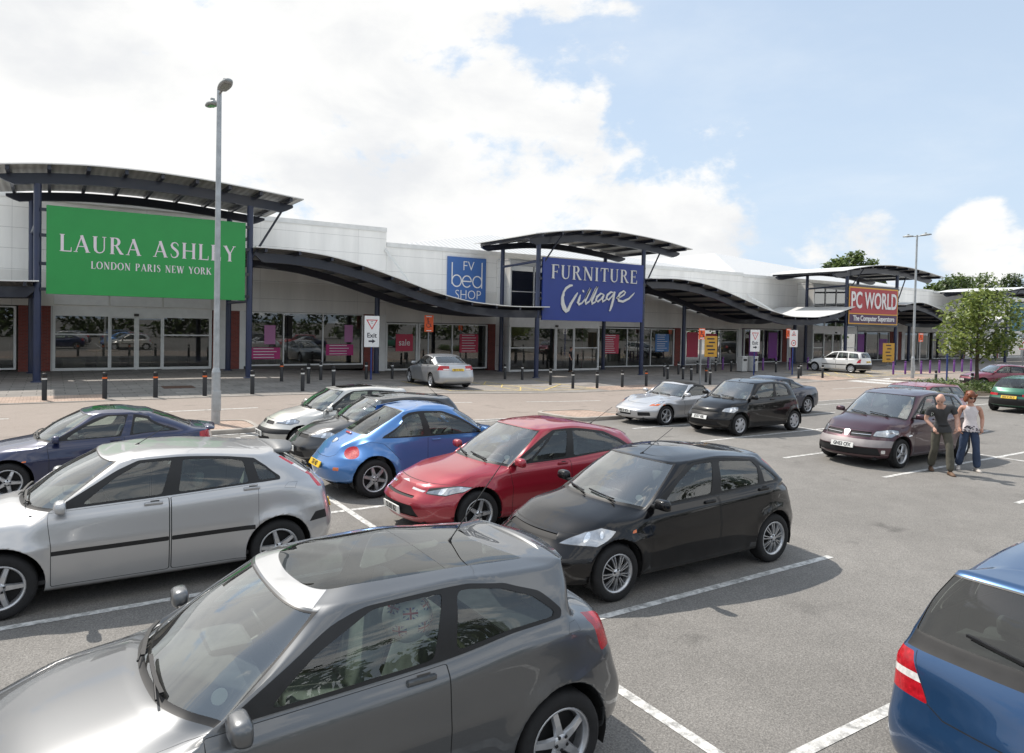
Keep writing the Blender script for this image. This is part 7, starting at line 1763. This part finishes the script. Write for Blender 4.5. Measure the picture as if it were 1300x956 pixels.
# ------------------------------------------------------------------ cars in their places
car_mats(); mat('car_spoiler_grey', (.16, .165, .17), .5); mat('header_silver', (.55, .55, .55), .3, metal=.5, coat=1.); mat('bumper_grey', (.26, .235, .235), .45, noise=.1)  # roof header paler than the body paint: sun reflection put into the colour
def place(key, xfront, yc, heading, label, group='cars parked in the bays', name='parked_car', dz=0., sc=1.):
    q = CARS[key]; h = R(heading); mid = (q['xf']+q['xr'])/2*sc      # xfront, yc: the nose
    x = xfront-math.cos(h)*mid; y = yc-math.sin(h)*mid
    o = build_car(q, (x, y, gz(x, y)+dz), h, label, group, name=name); o.scale = (sc,)*3
    return o
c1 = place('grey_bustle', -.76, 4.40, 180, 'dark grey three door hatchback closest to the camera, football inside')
place('silver_hatch', -1.30, 9.22, 180, 'silver five door hatchback at the left with a black side strip')
place('black_hatch', 4.28, 6.55, 180, 'black five door hatchback with multi spoke wheels in the middle row')
place('red_coupe_hatch', 4.05, 9.30, 180, 'red hatchback with a chevron grille behind the black hatchback')
place('blue_round', 3.80+4.08, 12.0, 0, 'bright blue round backed car showing its yellow rear plate')
place('dark_super', 4.02, 14.30, 180, 'charcoal hatchback between the blue round car and the champagne silver one')
place('silver_super', 3.92, 16.45, 180, 'champagne silver hatchback with a black bumper strip, nearest the lane')
place('blue_coupe', -1.37, 14.45, 180, 'dark blue coupe with a boot spoiler at the left edge')
place('silver_roadster', 14.80, 16.45, 180, 'silver roadster with its black fabric roof up')
place('black_super', 15.28, 13.88, 180, 'small black three door hatchback beside the silver roadster')
place('navy_coupe', 19.22, 16.55, 180, 'midnight blue coupe parked behind the small black hatchback')
place('plum_mpv', 14.72, 9.22, 180, 'plum people carrier beside the walking couple')
place('red_estate', 20.0, 11.65, 180, 'red estate parked behind the plum people carrier')
place('green_hatch', 30.3+4.0, 12.35, 0, 'green hatchback seen from behind at the right edge')
place('blue_estate', 4.32+4.57, 1.66, 0, 'metallic blue estate cut off at the lower right corner')
place('silver_saloon', 16.9, 35.3, 85, 'silver saloon stopped on the yellow hatching near the Exit sign', 'cars stopped by the shops', dz=.03, sc=1.15)
place('white_estate', 52.0, 35.6, 94, 'white estate stopped outside the shop with the red sign', 'cars stopped by the shops', dz=.03, sc=1.13)
place('maroon_hatch', 45.2, 20.9, 142, 'maroon hatchback on the lane behind the young tree', 'cars on the lane', 'moving_car')
place('black_far', 75.5, 27.0, 0, 'dark car with red lamps at the far right edge', 'cars on the lane', 'moving_car')
# football on the front seat of the nearest car
fb = bmesh.new(); bmesh.ops.create_icosphere(fb, subdivisions=4, radius=.15)
m = MB(); m.bm(fb, 0, smooth=True)
ball = m.build('football', mat('ball_white', (.72, .72, .70), .45, noise=.05))
ball.location = (1.81, 3.90, 1.185); tag(ball, 'white football with union flag patches on a front seat of the grey car', 'football')
FR, FB2, FW = mat('flag_red', (.45, .02, .03), .5), mat('flag_blue', (.02, .04, .25), .5), mat('flag_white', (.75, .75, .73), .5)
for k, d in enumerate(((-.25, -.85, .45), (-.65, -.72, -.2), (.30, -.92, -.15), (.55, -.6, .6), (-.75, -.3, .6), (.8, -.55, -.1))):
    d = Vector(d).normalized(); a = d.cross(Vector((0, 0, 1))).normalized(); b = a.cross(d); m = MB()
    def pq(u, v, h): p = (d+a*u+b*v).normalized()*(.15+h); return tuple(p)
    def st(u0, v0, u1, v1, w_, h, mi):
        du, dv = u1-u0, v1-v0; ln = math.hypot(du, dv); nx, ny = -dv/ln*w_, du/ln*w_
        for i in range(6):
            for j in range(5):
                f0, f1, g0_, g1_ = i/6, (i+1)/6, 1-2*j/5, 1-2*(j+1)/5
                m.add([pq(u0+du*f+nx*g_, v0+dv*f+ny*g_, h) for f, g_ in ((f0, g0_), (f0, g1_), (f1, g1_), (f1, g0_))], [(0, 1, 2, 3)], mi)
    st(-.30, 0, .30, 0, .22, .0008, 0); st(-.30, -.22, .30, .22, .05, .0014, 1); st(-.30, .22, .30, -.22, .05, .0018, 1); st(-.30, 0, .30, 0, .07, .0024, 1); st(0, -.22, 0, .22, .07, .0028, 1); st(-.30, 0, .30, 0, .038, .0034, 2); st(0, -.22, 0, .22, .038, .0038, 2)
    m.build('flag_patch', [FB2, FW, FR], ball)

# ------------------------------------------------------------------ people in their places
person((15.85, 7.68, 0), R(-50), 'bald man in a charcoal tee shirt and khaki trousers leaning forward beside the plum car', man, (R(-14), R(46), R(8)), TEE, KHAKI, SKINP, BOOT, belt, 1.02, group='couple walking in the car park')
person((16.70, 7.52, 0), R(-56), 'auburn haired woman in a white top, jeans and sunglasses walking beside the bald man', woman, (R(22), R(20), R(4)), TOPW, JEANS, SKIN, SHOEW, hair_woman, 1.0, vest=True, group='couple walking in the car park')
def hair_short(t, HM):
    m = MB(); ell(m, (0, 0, 0), (.086, .098, .085), 0, HM @ Matrix.Translation((0, .025, .045))); m.build('hair', mat('hair_brown', (.05, .03, .02), .6), t)
pj = dict(woman); pj.update(anR=(-.12, .05, .1))
person((31.6, 41.0, gz(31.6, 41)+.026), R(40), 'person in dark clothes walking out of the shop with the dark blue sign', pj, (R(15), R(8), 0), folds('top_dark', (.02, .02, .024)), folds('trousers_dark', (.012, .012, .015)), SKIN, BOOT, hair_short, 1.06)

# ------------------------------------------------------------------ camera, sun, sky
cam = bpy.data.cameras.new('camera'); co = bpy.data.objects.new('camera', cam); COL.objects.link(co); scene.camera = co
F_, PIT, ROL, YAW, HC = 905.25, -0.0232963, 0.0208772, 0.5738682, 2.9552574
cam.sensor_width = 36.; cam.lens = F_/1300*36; cam.shift_y = -45/1300; cam.clip_start = .05; cam.clip_end = 3000
fw = Vector((math.sin(YAW)*math.cos(PIT), math.cos(YAW)*math.cos(PIT), math.sin(PIT))); r0 = Vector((math.cos(YAW), -math.sin(YAW), 0)); u0 = r0.cross(fw)
r_ = r0*math.cos(ROL)+u0*math.sin(ROL); u_ = u0*math.cos(ROL)-r0*math.sin(ROL)
M = Matrix((r_, u_, -fw)).transposed().to_4x4(); M.translation = (0, 0, HC); co.matrix_world = M

SUN_EL, SUN_AZ = 53., -19.3        # degrees; azimuth measured from +Y towards +X
sl = bpy.data.lights.new('sun', 'SUN'); sl.energy = 5.0; sl.angle = R(.53); sl.color = (1., .94, .86)
so = bpy.data.objects.new('sun', sl); COL.objects.link(so)
sd = Vector((math.sin(R(SUN_AZ))*math.cos(R(SUN_EL)), math.cos(R(SUN_AZ))*math.cos(R(SUN_EL)), math.sin(R(SUN_EL))))
so.rotation_euler = sd.to_track_quat('Z', 'Y').to_euler()

wd = bpy.data.worlds.new('World'); scene.world = wd; wd.use_nodes = True
nt = wd.node_tree; N = nt.nodes; L = nt.links; bg = N['Background']
sky = N.new('ShaderNodeTexSky'); sky.sky_type = 'NISHITA'; sky.sun_disc = False; sky.sun_elevation = R(SUN_EL); sky.sun_rotation = R(SUN_AZ); sky.air_density = 1.; sky.dust_density = 1.6; sky.ozone_density = 1.
tc = N.new('ShaderNodeTexCoord'); sp = N.new('ShaderNodeSeparateXYZ'); L.new(tc.outputs['Generated'], sp.inputs[0])
def node_math(op, a, b=None, clamp=False):
    n = N.new('ShaderNodeMath'); n.operation = op; n.use_clamp = clamp
    for i, v in enumerate((a, b)):
        if v is None: continue
        if isinstance(v, (int, float)): n.inputs[i].default_value = v
        else: L.new(v, n.inputs[i])
    return n.outputs[0]
def rng(v, a, b, lo=0., hi=1., smooth=True):
    n = N.new('ShaderNodeMapRange'); n.interpolation_type = 'SMOOTHSTEP' if smooth else 'LINEAR'
    n.inputs[1].default_value = a; n.inputs[2].default_value = b; n.inputs[3].default_value = lo; n.inputs[4].default_value = hi; L.new(v, n.inputs[0]); return n.outputs[0]
# cloud sheet: the view direction carried on to a flat layer overhead
zc = node_math('MAXIMUM', sp.outputs['Z'], .0); zc = node_math('ADD', zc, .16)
cb = N.new('ShaderNodeCombineXYZ'); L.new(node_math('DIVIDE', sp.outputs['X'], zc), cb.inputs[0]); L.new(node_math('DIVIDE', sp.outputs['Y'], zc), cb.inputs[1])
def fbm(vec, sc, det, rough, dist=0., off=(0, 0, 0)):
    mp = N.new('ShaderNodeMapping'); mp.inputs['Location'].default_value = off; L.new(vec, mp.inputs[0])
    n = N.new('ShaderNodeTexNoise'); n.inputs['Scale'].default_value = sc; n.inputs['Detail'].default_value = det; n.inputs['Roughness'].default_value = rough; n.inputs['Distortion'].default_value = dist
    L.new(mp.outputs[0], n.inputs['Vector']); return n.outputs['Fac']
dirv = N.new('ShaderNodeMapping'); dirv.inputs['Scale'].default_value = (1, 1, 1.7); L.new(tc.outputs['Generated'], dirv.inputs[0])
n1 = fbm(dirv.outputs[0], 3.2, 12, .58, .35, CLOUD_OFF if 'CLOUD_OFF' in globals() else (3.1, 1.2, .4))
n2 = fbm(cb.outputs[0], 1.1, 10, .6, .2, (1.3, 7.1, 0))
def lobe(az, el, sharp0, sharp1):
    """soft patch of sky round a bearing"""
    d = N.new('ShaderNodeVectorMath'); d.operation = 'DOT_PRODUCT'; L.new(tc.outputs['Generated'], d.inputs[0])
    d.inputs[1].default_value = (math.sin(R(az))*math.cos(R(el)), math.cos(R(az))*math.cos(R(el)), math.sin(R(el)))
    return rng(d.outputs['Value'], math.cos(R(sharp0)), math.cos(R(sharp1)))
# heavy bright cumulus up-sun, clear blue to the right
def bearing(az, el): return Vector((math.sin(R(az))*math.cos(R(el)), math.cos(R(az))*math.cos(R(el)), math.sin(R(el))))
edge = bearing(48.0, 11).cross(bearing(36.5, 25)).normalized()
if edge.dot(bearing(0, 15)) < 0: edge = -edge
dp = N.new('ShaderNodeVectorMath'); dp.operation = 'DOT_PRODUCT'; L.new(tc.outputs['Generated'], dp.inputs[0]); dp.inputs[1].default_value = edge
cover = rng(dp.outputs['Value'], -.30, .12, 0, .70, False)
far = lobe(5, 18, 75, 42); cover = node_math('MINIMUM', cover, node_math('ADD', node_math('MULTIPLY', far, .16), .52))
cover = node_math('MAXIMUM', cover, node_math('MULTIPLY', lobe(66.0, 6.2, 5.6, .3), .60)); cover = node_math('MAXIMUM', cover, node_math('MULTIPLY', lobe(57.5, 5.0, 9, 2), .56))
side = rng(sp.outputs['Y'], .15, -.25, 0, .52); cover = node_math('MAXIMUM', cover, side)
n3 = fbm(dirv.outputs[0], 13., 10, .6, .0, (2.2, 5.5, 9.1))
lump = node_math('ADD', node_math('MULTIPLY', n1, 1.0), node_math('MULTIPLY', n3, .38))
field = node_math('ADD', node_math('SUBTRACT', lump, .19), node_math('SUBTRACT', cover, .5))
mask = rng(field, .475, .585)
high = rng(n2, .42, .8, 0, .45)
body = fbm(dirv.outputs[0], 5.0, 9, .55, .2, (7.7, 2.3, 1.9))
shade = rng(body, .30, .60)
lowc = rng(sp.outputs['Z'], .02, .30)
cw = N.new('ShaderNodeMix'); cw.data_type = 'RGBA'; cw.inputs['A'].default_value = (5.9, 6.0, 6.15, 1); cw.inputs['B'].default_value = (7.1, 7.1, 7.0, 1); L.new(shade, cw.inputs['Factor'])
hz = N.new('ShaderNodeMix'); hz.data_type = 'RGBA'; L.new(rng(sp.outputs['Z'], .0, .45, .88, .66), hz.inputs['Factor']); L.new(sky.outputs[0], hz.inputs['A']); hz.inputs['B'].default_value = (4.7, 5.7, 6.9, 1)
m1 = N.new('ShaderNodeMix'); m1.data_type = 'RGBA'; L.new(high, m1.inputs['Factor']); L.new(hz.outputs['Result'], m1.inputs['A']); m1.inputs['B'].default_value = (6.0, 6.5, 7.0, 1)
# unseen clouds behind the camera, brightened to add fill light on the shop walls
front = N.new('ShaderNodeVectorMath'); front.operation = 'SCALE'; L.new(cw.outputs['Result'], front.inputs[0]); L.new(rng(sp.outputs['Y'], .1, -.5, 1., 1.45), front.inputs['Scale'])
m2 = N.new('ShaderNodeMix'); m2.data_type = 'RGBA'; L.new(mask, m2.inputs['Factor']); L.new(m1.outputs['Result'], m2.inputs['A']); L.new(front.outputs[0], m2.inputs['B'])
L.new(m2.outputs['Result'], bg.inputs[0]); bg.inputs[1].default_value = .145
vs_ = scene.view_settings; vs_.view_transform = 'Standard'; vs_.look = 'None'; vs_.exposure = 0; vs_.gamma = 1
scene.cycles.use_denoising = True; scene.cycles.max_bounces = 8; scene.cycles.transparent_max_bounces = 16; scene.cycles.caustics_reflective = False; scene.cycles.caustics_refractive = False
